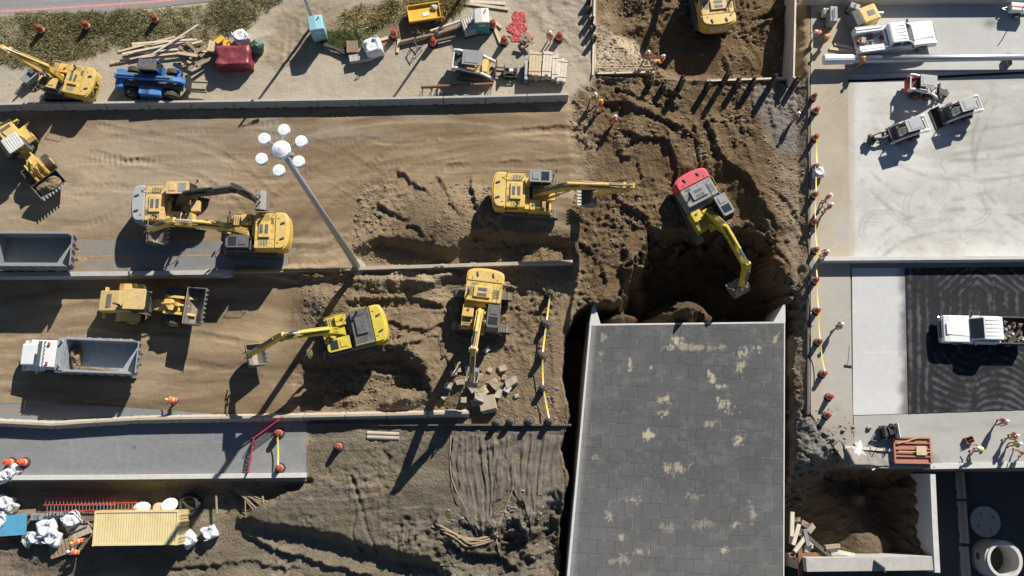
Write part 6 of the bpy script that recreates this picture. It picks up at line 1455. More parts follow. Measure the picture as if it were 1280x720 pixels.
# pallet fork attachment, pipes, trestles
r = thing('fork_attachment', G(638, 90, .5), R(-2), 'black fork attachment with a white box on top, right of the track loader', 'attachment'); q = MB(); q.b2(-.55, .55, -.45, .45, 0, .12); q.b2(-.55, -.45, -.45, .45, .1, .8); q.b2(.45, .55, -.45, .45, .1, .5)
for i in range(4): q.b2(-.5, .5, -.42+.24*i, -.36+.24*i, .4, .5)
q.build('frame', 'black', r); q = MB(); q.box((.05, .1, .62), (.32, .26, .2), .1); q.build('box', 'white', r, .02)
def pipe_h(u0, v0, u1, v1, rad, mat, label, name, cat, zup, group=None, r1=None, hollow=False):
    a, b_ = P(u0, v0, zup), P(u1, v1, zup); m_ = (a+b_)/2; o_ = MB(); h_ = (b_-a)/2; o_.cyl(-h_, h_, rad, rad if r1 is None else r1, 16)
    return place(o_, name, mat, m_, 0, label, cat, group)
pipe_h(526, 109, 616, 105, .13, 'rust', 'long rusty steel pipe resting on two trestles above the barrier row', 'steel_pipe', 'pipe', .95)
def trestle(u, v, yaw, label):
    r = thing('steel_trestle', G(u, v, .5), yaw, label, 'trestle')
    for s_ in (-.35, .35):
        q = MB(); q.tube([(-.35, s_, 0), (0, s_, .85), (.35, s_, 0)], .03); q.tube([(-.2, s_, .4), (.2, s_, .4)], .025); q.build('leg_frame', 'pile', r)
    q = MB(); q.tube([(0, -.45, .85), (0, .45, .85)], .04); q.build('cross_bar', 'pile', r)
trestle(534, 112, R(80), 'steel trestle under the left end of the rusty pipe'); trestle(609, 108, R(80), 'steel trestle under the right end of the rusty pipe'); trestle(526, 45, R(40), 'upper dark steel trestle at the left of the timber pile'); trestle(520, 57, R(25), 'lower dark steel trestle at the left of the timber pile'); trestle(551, 113, R(15), 'small trestle frame below the rusty pipe')
for (a, b_, c_, d_, rad, m_, lb) in ((402, 57, 438, 66, .12, 'black', 'upper black pipe lying below the weathered crate'), (400, 53, 436, 70, .12, 'black', 'lower black pipe lying below the weathered crate'), (500, 53, 540, 44, .16, 'woodd', 'left weathered log beside the trestles'), (540, 45, 582, 31, .16, 'woodd', 'upper weathered log reaching the caged tank'), (545, 52, 592, 41, .14, 'pile', 'dark steel bar below the weathered logs'), (538, 39, 580, 25, .12, 'woodw', 'pale log behind the weathered logs')):
    pipe_h(a, b_, c_, d_, rad, m_, lb, 'log' if 'log' in lb else 'steel_pipe', 'log' if 'log' in lb else 'pipe', .25)
for k in range(2): pipe_h(459, 541.5+5*k, 499, 543+5*k, .17, 'concd', ('upper', 'lower')[k]+' of two pale pipes lying below the timber board edge', 'concrete_pipe', 'pipe', LOW+.0)
pm = P(1155, 73, .85)
r = thing('lying_light_mast', (pm.x, pm.y, .85), 0, 'long grey steel mast lying across the upper right pavement', 'mast')
q = MB(); a, b_ = P(1034, 74.5, .85)-pm, P(1400, 70, .85)-pm; q.cyl(a, b_, .36, .2, 18); q.build('shaft', 'galv', r, 0, True); q = MB(); dd = (b_-a).normalized(); q.cyl(a-dd*.3, a+dd*2.1, .42, .40, 14); q = soft(q, .08, 2, 4, .4) if False else q; q.build('plastic_wrap', 'bag', r)
q = MB(); q.box((a+dd*3)+Vector((0, 0, -.6)), (.3, 1.0, .5)); q.build('support_block', 'woodd', r); q = MB(); q.box((b_-dd*9)+Vector((0, 0, -.55)), (.3, 1.0, .6)); q.build('support_block', 'woodd', r)
# netting
def net(name, pts, hgt, label, mat, seed=0, lay=False):
    q = MB(); rq = random.Random(seed); ps = [G(u, v) for u, v in pts]; o = ps[0]; r = thing(name, o, 0, label, 'netting')
    for i in range(len(ps)-1):
        a, b_ = ps[i]-o, ps[i+1]-o; n = int((b_-a).length/.22)+2
        for k in range(n):
            p = a.lerp(b_, k/n); p2 = a.lerp(b_, (k+1)/n); j = Vector((rq.uniform(-.05, .05), rq.uniform(-.05, .05), 0)); lean = Vector((.35, .1, 0)) if lay else Vector((.22, 0, 0))
            q.tube([p+j, p+lean+Vector((0, 0, hgt))], .022, 4)
            for m_ in range(6): t = m_/5; q.tube([p+lean*t+Vector((0, 0, hgt*t+.02)), p2+lean*t+Vector((0, 0, hgt*t+.02))], .02+.014*(m_ % 5 == 0), 4)
    q.build('mesh', mat, r)
    if not lay:
        for p in ps: s_ = MB(); s_.cyl(p-o, p-o+Vector((.1, 0, hgt+.15)), .035, n=6); s_.build('post', 'redp', r)
net('snow_fence', [(311, 590), (318, 548), (354, 522)], 1.0, 'bent pink mesh fence across the end of the grey road', 'pink', 1)
def rag(u, v, su, sv, label, k, mat='redn'):
    """a torn piece of netting lying on the ground, full of holes"""
    q = MB(); n = 46; rs = np.random.RandomState(k); c = P(u, v, 0); xs, ys = np.meshgrid(np.linspace(-1, 1, n), np.linspace(-1, 1, n)); nz = fbm(xs*2+k*7, ys*2, .8, 4, k); hl = rs.rand(n, n)
    X_, Y_ = c.x+xs*su, c.y+ys*sv; ok = (np.hypot(xs, ys)+.55*nz < .8)&(hl > .18)
    zz = np.array([[gz(a, b) for a, b in zip(r1, r2)] for r1, r2 in zip(X_, Y_)])+.05+.10*np.abs(fbm(X_, Y_, .4, 3, k+3))
    for j in range(n-1):
        for i in range(n-1):
            if ok[j, i]: q.add([(X_[j+b, i+a], Y_[j+b, i+a], zz[j+b, i+a]) for a, b in ((0, 0), (1, 0), (1, 1), (0, 1))], [(0, 1, 2, 3)])
    q.v.append(q.v[0]); q.v.pop(); o = q.build('torn_netting', mat); so_ = o.modifiers.new('thickness', 'SOLIDIFY'); so_.thickness = .015; tag(o, label, 'netting')
rag(648, 26, .75, .95, 'upper torn piece of red netting near the top edge', 1); rag(646, 37, 1.0, .7, 'middle torn piece of red netting above the lumber row', 2); rag(650, 47, 1.15, .6, 'lower torn piece of red netting at the head of the lumber row', 3)
# debris around it
for k in range(7): board(656+rr.uniform(-5, 5), 52+rr.uniform(-6, 10), rr.uniform(.6, 1.2), rr.uniform(0, 180), 'short weathered offcut at the head of the lumber row', 'offcuts by the lumber row', 'woodd', .25, .12, .1*k)
# lower left yard
cp = P(169.5, 660, .6); zc = -2.0
r = thing('shipping_container', (cp.x, cp.y, zc), R(.6), 'yellow corrugated shipping container with weathered roof', 'container')
q = MB(); n = 30; LX, WY, HZ = 6.06, 2.44, 2.6
q.b2(-LX/2+.05, LX/2-.05, -WY/2+.04, WY/2-.04, .12, HZ-.08)
for i in range(n): x = -LX/2+.2+(LX-.4)*(i+.5)/n; q.box((x, 0, HZ-.065), (.11, WY-.24, .05))
for i in range(n):
    x = -LX/2+.2+(LX-.4)*(i+.5)/n
    for y in (-WY/2+.03, WY/2-.03): q.b2(x-.05, x+.05, y-.03, y+.03, .2, HZ-.15)
q.build('shell', 'contain', r)
q = MB()
for x in (-LX/2+.06, LX/2-.06):
    for y in (-WY/2+.06, WY/2-.06): q.b2(x-.08, x+.08, y-.08, y+.08, 0, HZ)
for y in (-WY/2+.06, WY/2-.06):
    for z in (.08, HZ-.07): q.b2(-LX/2+.14, LX/2-.14, y-.061, y+.061, z-.07, z+.07)
for x in (-LX/2+.06, LX/2-.06):
    for z in (.08, HZ-.07): q.b2(x-.062, x+.062, -WY/2+.14, WY/2-.14, z-.07, z+.07)
q.build('frame', 'contain', r)
for s_ in (-1, 1):
    q = MB(); q.b2(LX/2-.04, LX/2+.03, min(.02*s_, 1.1*s_), max(.02*s_, 1.1*s_), .16, HZ-.15)
    for i in range(4): y = s_*(.15+.26*i); q.b2(LX/2+.03, LX/2+.075, y-.07, y+.07, .25, HZ-.25)
    d = q.build('door', 'contain', r)
    for y in (.35, .8): q = MB(); q.cyl((LX/2+.1, s_*y, .15), (LX/2+.1, s_*y, HZ-.1), .025, n=8); q.build('locking_bar', 'galv', d)
def ladder(u0, v0, u1, v1, z, label, n):
    a, b_ = P(u0, v0, z), P(u1, v1, z); m_ = (a+b_)/2; d = b_-a; L_ = d.length; r = thing('ladder', m_, math.atan2(d.y, d.x), label, 'ladder', 'red ladders by the container')
    for y in (-.24, .24): q = MB(); q.b2(-L_/2, L_/2, y-.03, y+.03, -.04, .06); q.build('rail', 'redp', r)
    for i in range(n): x = -L_/2+L_*(i+.5)/n; q = MB(); q.cyl((x, -.24, .01), (x, .24, .01), .022, n=6); q.build('rung', 'galv', r)
ladder(57, 635.5, 172, 632, -1.0, 'nearer red ladder, longer and in sunlight, left of the container', 26); ladder(55, 627, 145, 627, -1.5, 'farther red ladder lying in shade along the wall', 20)
r = thing('blue_table', G(22, 656, .9), R(4), 'flat blue topped work table beside the white bags', 'table'); q = MB(); q.b2(-.95, .65, -.75, .75, .85, .92); q.b2(-1.3, -.95, -.75, .75, .84, .9); q.build('table_top', 'bluet', r)
for x in (-.9, .55):
    for y in (-.65, .65): q = MB(); q.b2(x-.04, x+.04, y-.04, y+.04, 0, .85); q.build('leg', 'mgrey', r)
genset(50, 646, (1.3, .5, .7), R(2), 'mgrey', 'low grey site box right of the blue table'); genset(71, 644, (1.1, .45, .7), R(-2), 'mgrey', 'low grey site box nearest the red ladders')
for k, (u, v) in enumerate(((3, 666), (4, 673))):
    r = thing('fuel_can', G(u, v, .4), .3*k, ('upper', 'lower')[k]+' red fuel can at the left edge below the blue table', 'fuel can'); q = MB(); q.b2(-.25, .25, -.16, .16, 0, .42); q.build('can_body', 'redp', r, .05); q = MB(); q.tube([(-.15, 0, .42), (-.1, 0, .52), (.1, 0, .52), (.15, 0, .42)], .03); q.build('handle', 'redp', r); q = MB(); q.cyl((.2, 0, .4), (.28, 0, .52), .04, n=8); q.build('spout', 'black', r)
r = thing('pallet_stack', G(76, 685, .5), R(18), 'weathered slatted pallet stack with two workers at its right end', 'pallet'); q = MB()
for k in range(2):
    for i in range(6): q.b2(-.9+.31*i, -.65+.31*i, -.55, .55, .16+.2*k, .19+.2*k)
    for y in (-.5, 0, .5): q.b2(-.9, .9, y-.05, y+.05, .04+.2*k, .155+.2*k)
q.build('slats', 'woodd', r)
crate(98, 664, (1.6, .9, .25), R(22), 'concd', 'flat grey slab behind the weathered pallet stack', 'slab', 'slab'); board(85, 669, 3.2, 24, 'thin dark plank edge behind the pallet stack', None, 'pile', .1, .12, .2); board(30, 640, 1.9, 4, 'weathered plank behind the blue table', None, 'woodd', .35, .08, .1)
r = thing('hose_coil', G(237, 632, .3), 0, 'coil of black corrugated hose by the container top right corner', 'hose'); q = MB()
for k in range(5):
    ps = [((.85-.05*k+.05*math.sin(4*t*.2618+k))*math.cos(t*.2618), (.85-.04*k)*math.sin(t*.2618), .12+.11*k) for t in range(25)]; q.tube(ps, .11, 8)
q.tube([(-.5, .3, .5), (-.1, -.1, .45), (.4, -.3, .5)], .1, 8); q.build('coil', 'rubber', r)
for k, (u, v, s_, y_, lb) in enumerate(((178, 634, .9, .1, 'white bucket lid pile above the container'), (200, 635, .9, -.2, 'tilted white tub above the container'), (213, 631, 1.1, .4, 'larger white tub left of the hose coil'))):
    r = thing('white_tub', G(u, v, .5), y_, lb, 'tub'); q = MB(); q.lathe([(.3*s_, 0), (.42*s_, .55*s_), (.44*s_, .6*s_)], n=16); q.v = [(x*(1.3 if k else 1.6), y, z) for x, y, z in q.v]; q.build('tub_body', 'woodw' if k == 1 else 'whited', r, .02); q = MB(); q.lathe([(.45*s_, .6*s_), (.45*s_, .64*s_), (.1, .67*s_)], n=16); q.v = [(x*(1.3 if k else 1.6), y, z) for x, y, z in q.v]; q.build('lid', 'bag' if k != 1 else 'wood', r)
for k, (u, v) in enumerate(((10, 592), (17, 589), (4, 596))): bag(u, v, .75, ('lower', 'rightmost', 'leftmost')[k]+' small white sack by the vivid orange drums', 'bag', 31+k, 'sacks by the orange drums', up=.5)
# dead branches and poles
rr = random.Random(31)
for k in range(11): pipe_h(300+rr.uniform(-6, 6), 613+rr.uniform(-4, 6), 322+rr.uniform(-16, 26), 636+rr.uniform(-10, 8), .045, 'woodd', 'thin dead branch scattered below the wall end', 'branch', 'branch', -1.35+.05*rr.random(), 'branches below the wall')
for (a, b_, c_, d_) in ((270, 618, 271, 642), (328, 620, 331, 640), (360, 645, 386, 646)): pipe_h(a, b_, c_, d_, .09, 'woodd', 'short weathered stake lying in the dirt below the wall', 'stake', 'stake', -1.3, 'stakes below the wall')
def onground(pts, rad, mat, label, name, cat, group=None):
    ps = []
    for u, v in smooth_pts(pts, 4): g = G(u, v); ps.append(g+Vector((0, 0, rad*.8)))
    o = ps[0]; q = MB(); q.tube([p-o for p in ps], rad, 7); place(q, name, mat, o, 0, label, cat, group)
for k, pts in enumerate(([(545, 655), (565, 665), (585, 676), (620, 668)], [(548, 660), (570, 668), (590, 680), (622, 670)], [(540, 658), (568, 672), (586, 683), (618, 675)], [(556, 662), (580, 672), (600, 673), (622, 666)], [(572, 672), (600, 676), (618, 672)])): onground(pts, .085, 'woodd', 'pale twisted timber strip in the gathered bundle below the geotextile', 'timber_strip', 'timber', 'timber strips of the bundle')
for lb, pts in (('long strip running up between the two geotextile sheets', [(619, 668), (630, 640), (645, 600)]), ('strip edging the left geotextile sheet', [(563, 545), (565, 600), (590, 648), (604, 668)]), ('strip hanging below the gathered bundle', [(620, 672), (624, 690), (628, 700)])): onground(pts, .055, 'woodd', 'thin timber '+lb, 'timber_strip', 'timber')
# rubble under the excavator
RB = [(610, 505, .62, 'rubble'), (627, 461, .33, 'rubble'), (618, 480, .40, 'rubble'), (634, 486, .30, 'concw'), (604, 490, .45, 'rubble'), (597, 470, .30, 'concd'), (609, 437, .28, 'concd'), (586, 462, .3, 'concd'), (572, 459, .34, 'rubble'), (567, 466, .3, 'concd'), (590, 485, .36, 'rubble'), (600, 496, .5, 'concd'), (639, 478, .4, 'concd'), (622, 492, .3, 'concd'), (575, 478, .26, 'rubble'), (560, 482, .3, 'concd'), (594, 503, .28, 'rubble'), (580, 500, .3, 'concd'), (645, 495, .2, 'concd'), (612, 463, .2, 'rubble'), (555, 497, .26, 'rubble'), (630, 472, .2, 'rubble')]
for k, (u, v, s_, m_) in enumerate(RB):
    q = MB(); rq = random.Random(k+40); q.box((0, 0, s_*.7), (s_*2*rq.uniform(.8, 1.2), s_*1.7*rq.uniform(.8, 1.2), s_*1.4), 0, 0, rq.uniform(-.2, .2), rq.uniform(-.25, .25), rq.uniform(.7, 1), rq.uniform(.75, 1))
    if k: q.v = [(x+rq.uniform(-.25, .25)*s_, y+rq.uniform(-.25, .25)*s_, z+rq.uniform(-.12, .12)*s_) for x, y, z in q.v]; q = soft(q, .16*s_, 2, k, s_)
    p = G(u, v, s_*.6); p.z -= .08
    place(q, 'concrete_block', m_, p, rq.uniform(0, 3) if k else R(12), 'broken concrete chunk in the rubble heap before the turned excavator' if k else 'big square concrete block at the foot of the rubble heap', 'rubble', 'rubble heap chunks' if k else None, .02)
# right hand edge of the pit
r = thing('form_panel', G(1141, 563, .4), R(-1), 'reddish plywood form panel with orange stiffeners at the pit edge', 'panel'); q = MB(); q.b2(-1.35, 1.35, -.95, .95, .2, .26)
q.build('plywood', 'formply', r); q = MB()
for y in (-.93, -.45, .1, .55, .93): q.b2(-1.4, 1.4, y-.05, y+.05, .262, .38)
for x in (-1.36, 1.36): q.b2(x-.06, x+.06, -.88, .88, .0, .40)
q.build('stiffeners', 'formply', r); q = MB(); q.box((-.35, .72, .42), (1.7, .06, .06), .28); q.box((.1, -.1, .42), (2.4, .06, .06), -.02); q.build('brace', 'tan', r); q = MB(); q.box((.62, 0, .45), (.75, .68, .08)); q.build('board_offcut', 'wood', r)
r = thing('water_pump', G(1112, 540, .6), .1, 'black engine pump with a white side panel at the pit edge', 'pump'); q = MB(); q.b2(-.6, .5, -.5, .5, .1, .3); q.cyl((-.3, -.3, .55), (-.3, .4, .55), .26, n=12); q.box((.1, .1, .6), (.5, .6, .6), .2); q.tube([(-.5, -.4, .3), (-.9, -.6, .2), (-1.4, -.5, .1)], .08, 8); q.tube([(-.1, .4, .8), (.0, .6, 1.0), (.3, .3, 1.0)], .07); q.build('engine', 'black', r, .02)
q = MB(); q.b2(.5, .56, -.45, .6, .15, 1.1); q.build('side_panel', 'white', r); q = MB(); q.tube([(-.55, -.5, .2), (-.55, -.5, 1.15), (-.55, .5, 1.15), (-.55, .5, .2)], .03); q.tube([(.45, -.5, .2), (.45, -.5, 1.15), (.45, .5, 1.15), (.45, .5, .2)], .03); q.build('frame', 'dgrey', r)
q = MB(); q.blob((0, 0, .1), (.8, .35, .15), 5, .5, 14, 7, 0, .4); place(q, 'cloth_sheet', 'bag', G(1070, 568), 1.0, 'crumpled white cloth at the pit edge', 'cloth', None, 0, True)
r = thing('push_broom', G(1062, 457), R(0), 'push broom lying by the pale pavement edge', 'broom'); q = MB(); q.box((-.1, 0, .06), (.6, .1, .1), -.15); q.build('brush', 'dgrey', r); q = MB(); q.tube([(-.1, 0, .1), (.15, 1.6, .06)], .02); q.build('handle', 'woodw', r)
for (u, v, s_, lb) in ((1086, 535, .2, 'small concrete lump left of the black pump'), (1196, 557, .0, ''), (1054, 538, .16, 'small stone on the rubble slope by the lowest drum')):
    if lb: q = MB(); q.blob((0, 0, s_*.6), (s_, s_*.8, s_*.7), u, .3, 8, 6); place(q, 'stone', 'rubble', G(u, v), 0, lb, 'stone')
r = thing('mesh_basket', G(1212, 550, .3), .3, 'small rusty tool basket beside the worker in lime green', 'basket'); q = MB(); q.b2(-.3, .3, -.22, .22, 0, .05)
for y in (-.22, .22): q.b2(-.3, .3, y-.02, y+.02, 0, .35)
for x in (-.3, .3): q.b2(x-.02, x+.02, -.22, .22, 0, .35)
q.build('basket_body', 'rust', r); q = MB(); q.tube([(-.3, 0, .35), (-.2, 0, .6), (.2, 0, .6), (.3, 0, .35)], .02); q.build('handle', 'rust', r)
# lower street
for k, (v0, v1) in enumerate(((586, 624), (626, 680), (683, 740))):
    a, b_ = P(1203+3*k, v0, -6.1), P(1206+4*k, v1, -6.1); a.z = b_.z = -6.85; jersey(a, b_, ('upper', 'middle', 'lower')[k]+' concrete barrier standing in the shadowed lower street', 'barriers in the lower street', 'conc')
p = P(1232, 652, -6.6); r = thing('round_concrete_slab', (p.x, p.y, -6.85), 0, 'round concrete manhole slab lying flat in the shadowed street', 'concrete slab'); q = MB(); q.lathe([(1.22, 0), (1.25, .03), (1.25, .22), (1.20, .26), (1.12, .24), (.02, .25)], n=40); q.build('slab', 'conc', r)
for a in range(4): q = MB(); q.cyl((.7*math.cos(a*1.57+.5), .7*math.sin(a*1.57+.5), .25), (.7*math.cos(a*1.57+.5), .7*math.sin(a*1.57+.5), .31), .07, n=8); q.build('lifting_hole', 'dgrey', r)
p = P(1236, 697, -6.85); r = thing('manhole_riser', (p.x, p.y, -6.85), 0, 'large open ended concrete manhole ring standing in the shadowed street', 'manhole ring'); q = MB(); nn = 36
prf = [(1.28, 0), (1.5, 0), (1.5, 2.25), (1.38, 2.27), (1.38, 2.4), (1.15, 2.4), (1.15, .05), (1.28, .05)]
k_ = len(prf); q.add([(a*math.cos(2*math.pi*i/nn), a*math.sin(2*math.pi*i/nn), z) for a, z in prf for i in range(nn)], [(j*nn+i, j*nn+(i+1) % nn, ((j+1) % k_)*nn+(i+1) % nn, ((j+1) % k_)*nn+i) for j in range(k_) for i in range(nn)]); q.build('ring', 'concw', r)
q = MB(); q.cyl((-1.51, .2, 1.2), (-1.49, .2, 1.2), .3, n=18); q.build('pipe_opening', 'dgrey', r)
# beams and broken timber beside the tunnel
for k, (u, v, l, a, m_, lb, z_) in enumerate(((1012, 693, 3.2, 3, 'rust', 'rusty beam lying at the inner foot of the pit wall', -.7), (1020, 680, 3.0, -42, 'pile', 'dark bar leaning across the pit corner', -.5), (1008, 672, 1.2, -80, 'mgrey', 'short grey pipe upright in the pit corner', -.4), (1000, 700, 2.2, 88, 'rust', 'rusty beam along the tunnel edge', -.5), (995, 668, 1.6, 70, 'woodw', 'pale broken board beside the tunnel, upper', -.4), (1000, 680, 1.4, 50, 'woodw', 'pale broken board beside the tunnel, lower', -.45), (1050, 690, 2.2, -12, 'woodw', 'pale slab of wood inside the pit by the thick wall', -.6), (1040, 683, 1.1, 5, 'rubble', 'stubby pale block inside the pit by the thick wall', -.5), (990, 655, 1.8, 85, 'woodw', 'thin pale board against the tunnel edge', -.4))):
    q = MB(); q.box((0, 0, 0), (l, .28, .22 if k not in (7,) else .5)); p = P(u, v, z_-.6); place(q, 'beam', m_, p, R(a), lb, 'beam')
for k in range(10):
    q = MB(); s_ = rr.uniform(.2, .5); q.box((0, 0, 0), (s_*1.5, s_, s_*.8)); q.v = [(x+rr.uniform(-.1, .1), y+rr.uniform(-.1, .1), z+rr.uniform(-.06, .06)) for x, y, z in q.v]; p = P(990+rr.uniform(-2, 26), 650+k*5, -1.4-rr.random()*.5); place(q, 'rubble_block', rr.choice(['rubble', 'concw', 'concd']), p, rr.uniform(0, 3), 'pale broken block in the rubble beside the tunnel edge', 'rubble', 'blocks beside the tunnel')
for (u, v, s_, lb) in ((262, 341, .35, 'lump of concrete on the wall end beside the loader bucket'), (281, 343, .5, 'broken wall end piece beside the loader bucket'), (592, 331, .3, 'white crumpled paper on top of the wall behind the turned excavator')):
    q = MB(); q.blob((0, 0, s_*.5), (s_*1.2, s_*.7, s_*.6), int(u), .3, 9, 6); place(q, 'lump', 'bag' if 'white' in lb else 'conc', G(u, v), 0, lb, 'lump')
for i in range(5): board(650+i*2, 103, .6, 90, 'timber end block under the lumber row', 'blocks under the lumber row', 'woodd', .2, .15, .0)

# ------------------------------------------------------------------ grass and clods: nobody could count these
def blades(name, spots, hgt, cols, label):
    rs = np.random.RandomState(len(spots)); n = len(spots); xs = np.array([s_[0] for s_ in spots]); ys = np.array([s_[1] for s_ in spots]); zs = np.array([gz(a, b) for a, b in spots])
    th = rs.rand(n)*6.28; le = (.3+1.3*rs.rand(n))*hgt; la = rs.rand(n)*6.28; hh = hgt*(.3+.8*rs.rand(n)); wd = .018+.03*rs.rand(n)
    dx, dy = np.cos(th)*wd, np.sin(th)*wd
    v0 = np.stack([xs-dx, ys-dy, zs-.03], -1); v1 = np.stack([xs+dx, ys+dy, zs-.03], -1); v2 = np.stack([xs+np.cos(la)*le, ys+np.sin(la)*le, zs+hh], -1)
    co = np.stack([v0, v1, v2], 1).reshape(-1, 3); me = bpy.data.meshes.new(name); me.from_pydata(co.tolist(), [], [(3*i, 3*i+1, 3*i+2) for i in range(n)])
    ca = me.color_attributes.new('albedo', 'FLOAT_COLOR', 'POINT'); cc = np.array(cols)[rs.randint(0, len(cols), n)]*(.7+.6*rs.rand(n))[:, None]
    nz = fbm(xs, ys, 2.0, 3, 71); cc = cc*(1+.35*nz[:, None]); c4 = np.ones((n*3, 4)); c4[:, :3] = np.repeat(cc, 3, 0); ca.data.foreach_set('color', c4.astype(np.float32).ravel())
    me.materials.append(M['grass']); o = bpy.data.objects.new(name, me); COL.objects.link(o); o['kind'] = 'stuff'; o['label'] = label; o['category'] = 'grass'
M['grass'] = ground_mat('grass_blades', 4.0, 0.0, 0.01, 0.1)
def scatter(m, n, seed, dense=False):
    rs = np.random.RandomState(seed); mm = (m > .4)&(np.abs(XX) < 60)&(YY < 48); idx = np.argwhere(mm); wt = (np.gradient(gx)[idx[:, 1]]*np.gradient(gy)[idx[:, 0]])*np.clip((.55 if dense else .35)+N1[mm]*(1.25 if dense else 1.6)+N2[mm]*.8, .03, 2); wt /= wt.sum()
    k = idx[rs.choice(len(idx), n, p=wt)]; return [(gx[j]+rs.uniform(-.06, .06), gy[i]+rs.uniform(-.06, .06)) for i, j in k]
blades('grass', scatter(vg, 52000, 1, True), .2, [(.22, .20, .085), (.30, .25, .14), (.16, .165, .06), (.36, .30, .19), (.19, .19, .075), (.26, .21, .13)], 'dry green and straw grass strip along the frontage road')
blades('grass', scatter(mask([(478, 4), (520, -8), (585, -10), (575, 8), (555, 34), (520, 40), (495, 26), (470, 30), (430, 42), (425, 18), (450, 8)], 0, .3, .5), 11000, 2), .5, [(.40, .29, .10), (.34, .27, .13), (.40, .33, .20), (.18, .18, .08)], 'tall yellow grass around the yellow tray')
blades('grass', scatter(mask([(408, 42), (440, 36), (470, 38), (455, 60), (430, 60), (412, 55)], 0, .3, .4), 6000, 3), .28, [(.11, .15, .055), (.14, .165, .065), (.19, .185, .085)], 'short green grass beside the pale blue toilet')
def clods(n, seed, m, smin, smax, label, mat='rockd'):
    rs = np.random.RandomState(seed); pts = scatter(m, n, seed); base = np.array([(1, 0, 0), (.5, .87, .1), (-.5, .87, 0), (-1, 0, .1), (-.5, -.87, 0), (.5, -.87, .1), (0, 0, .8)])
    V, Fc = [], []
    for k, (x, y) in enumerate(pts):
        s_ = smin+(smax-smin)*rs.rand()**4; z = gz(x, y); a = rs.rand()*6.28; c, d = math.cos(a), math.sin(a); o = len(V)
        for p in base*(1+rs.uniform(-.35, .35, base.shape)): V.append((x+s_*(p[0]*c-p[1]*d), y+s_*(p[0]*d+p[1]*c)*.8, z+s_*p[2]*.8-s_*.12))
        Fc += [(o+i, o+(i+1) % 6, o+6) for i in range(6)]
    q = MB(); q.add(V, Fc); o = q.build('soil_clods', mat); o['kind'] = 'stuff'; o['label'] = label; o['category'] = 'soil'
clods(14000, 4, np.clip(cen-ep-tr-pit-Sm-Ym-rub, 0, 1), .03, .2, 'loose earth clods over the churned ground')
clods(6000, 8, np.clip(Sm+Ym, 0, 1)*(1-tr), .02, .09, 'small grey clods over the grey dirt', 'rockg')
clods(1500, 5, np.clip(rub-tr+(1-tr)*mask([(540, 640), (712, 600), (712, 900), (560, 900)], -1, .8, .5), 0, 1), .04, .22, 'rough grey lumps of earth on the broken slopes', 'rockg')
clods(700, 6, np.clip(S_top*mask([(-100, 60), (740, 30), (740, 118), (-100, 126)], 0, .5), 0, 1), .02, .07, 'small stones on the sandy verge')
# ------------------------------------------------------------------ people
def skeleton(pose):
    """joints of a 1.75 m figure facing +x"""
    if pose == 'stand': b, k, arms, step = 0.0, 0.0, [(.08, .25), (.05, .22)], .10
    elif pose == 'walk': b, k, arms, step = .08, .05, [(.28, .3), (-.2, .05)], .30
    elif pose == 'point': b, k, arms, step = .05, 0, [(.5, .8), (.1, .3)], .08
    else: b, k, arms, step = .95, .22, [(.35, .5), (.3, .5)], .18
    hipz = .93-k*.5; hx = -b*.28; J = {'hip': (hx, 0, hipz)}
    def up(l): return (hx+math.sin(b)*l, 0, hipz+math.cos(b)*l)
    J['waist'] = up(.16); J['chest'] = up(.36); J['neck'] = up(.54)
    n = J['neck']; hb = b*.55; J['head'] = (n[0]+math.sin(hb)*.10, 0, n[2]+math.cos(hb)*.10); J['crown'] = (n[0]+math.sin(hb)*.24+.01, 0, n[2]+math.cos(hb)*.24)
    s = up(.48)
    for i, sd_ in enumerate((1, -1)):
        t = 'LR'[i]; J['sh'+t] = (s[0], sd_*.19, s[2])
        a1, a2 = arms[i]; g = b*.2
        J['el'+t] = (s[0]+.28*math.sin(a1+g), sd_*.25, s[2]-.28*math.cos(a1+g)); e = J['el'+t]
        J['wr'+t] = (e[0]+.25*math.sin(a2+a1+g), sd_*.23, e[2]-.25*math.cos(a2+a1+g)); w_ = J['wr'+t]; J['pa'+t] = (w_[0]+.08*math.sin(a2+a1), sd_*.22, w_[2]-.08*math.cos(a2+a1))
        st_ = step*sd_; J['th'+t] = (hx, sd_*.10, hipz-.06); J['kn'+t] = (hx*.4+st_*.5+.06+k*.5, sd_*.11, .49); J['an'+t] = (st_-(.04), sd_*.12, .09); J['to'+t] = (st_+.17, sd_*.14, .04)
    return J
RAD = {'hip': .145, 'waist': .135, 'chest': .165, 'neck': .062, 'head': .088, 'crown': .082, 'sh': .082, 'el': .052, 'wr': .035, 'pa': .04, 'th': .10, 'kn': .066, 'an': .047, 'to': .045}
CH = [('hip', 'waist'), ('waist', 'chest'), ('chest', 'neck'), ('neck', 'head'), ('head', 'crown')]+[(a+t, b+t) for t in 'LR' for a, b in (('sh', 'el'), ('el', 'wr'), ('wr', 'pa'), ('th', 'kn'), ('kn', 'an'), ('an', 'to'))]+[('chest', 'shL'), ('chest', 'shR'), ('hip', 'thL'), ('hip', 'thR')]
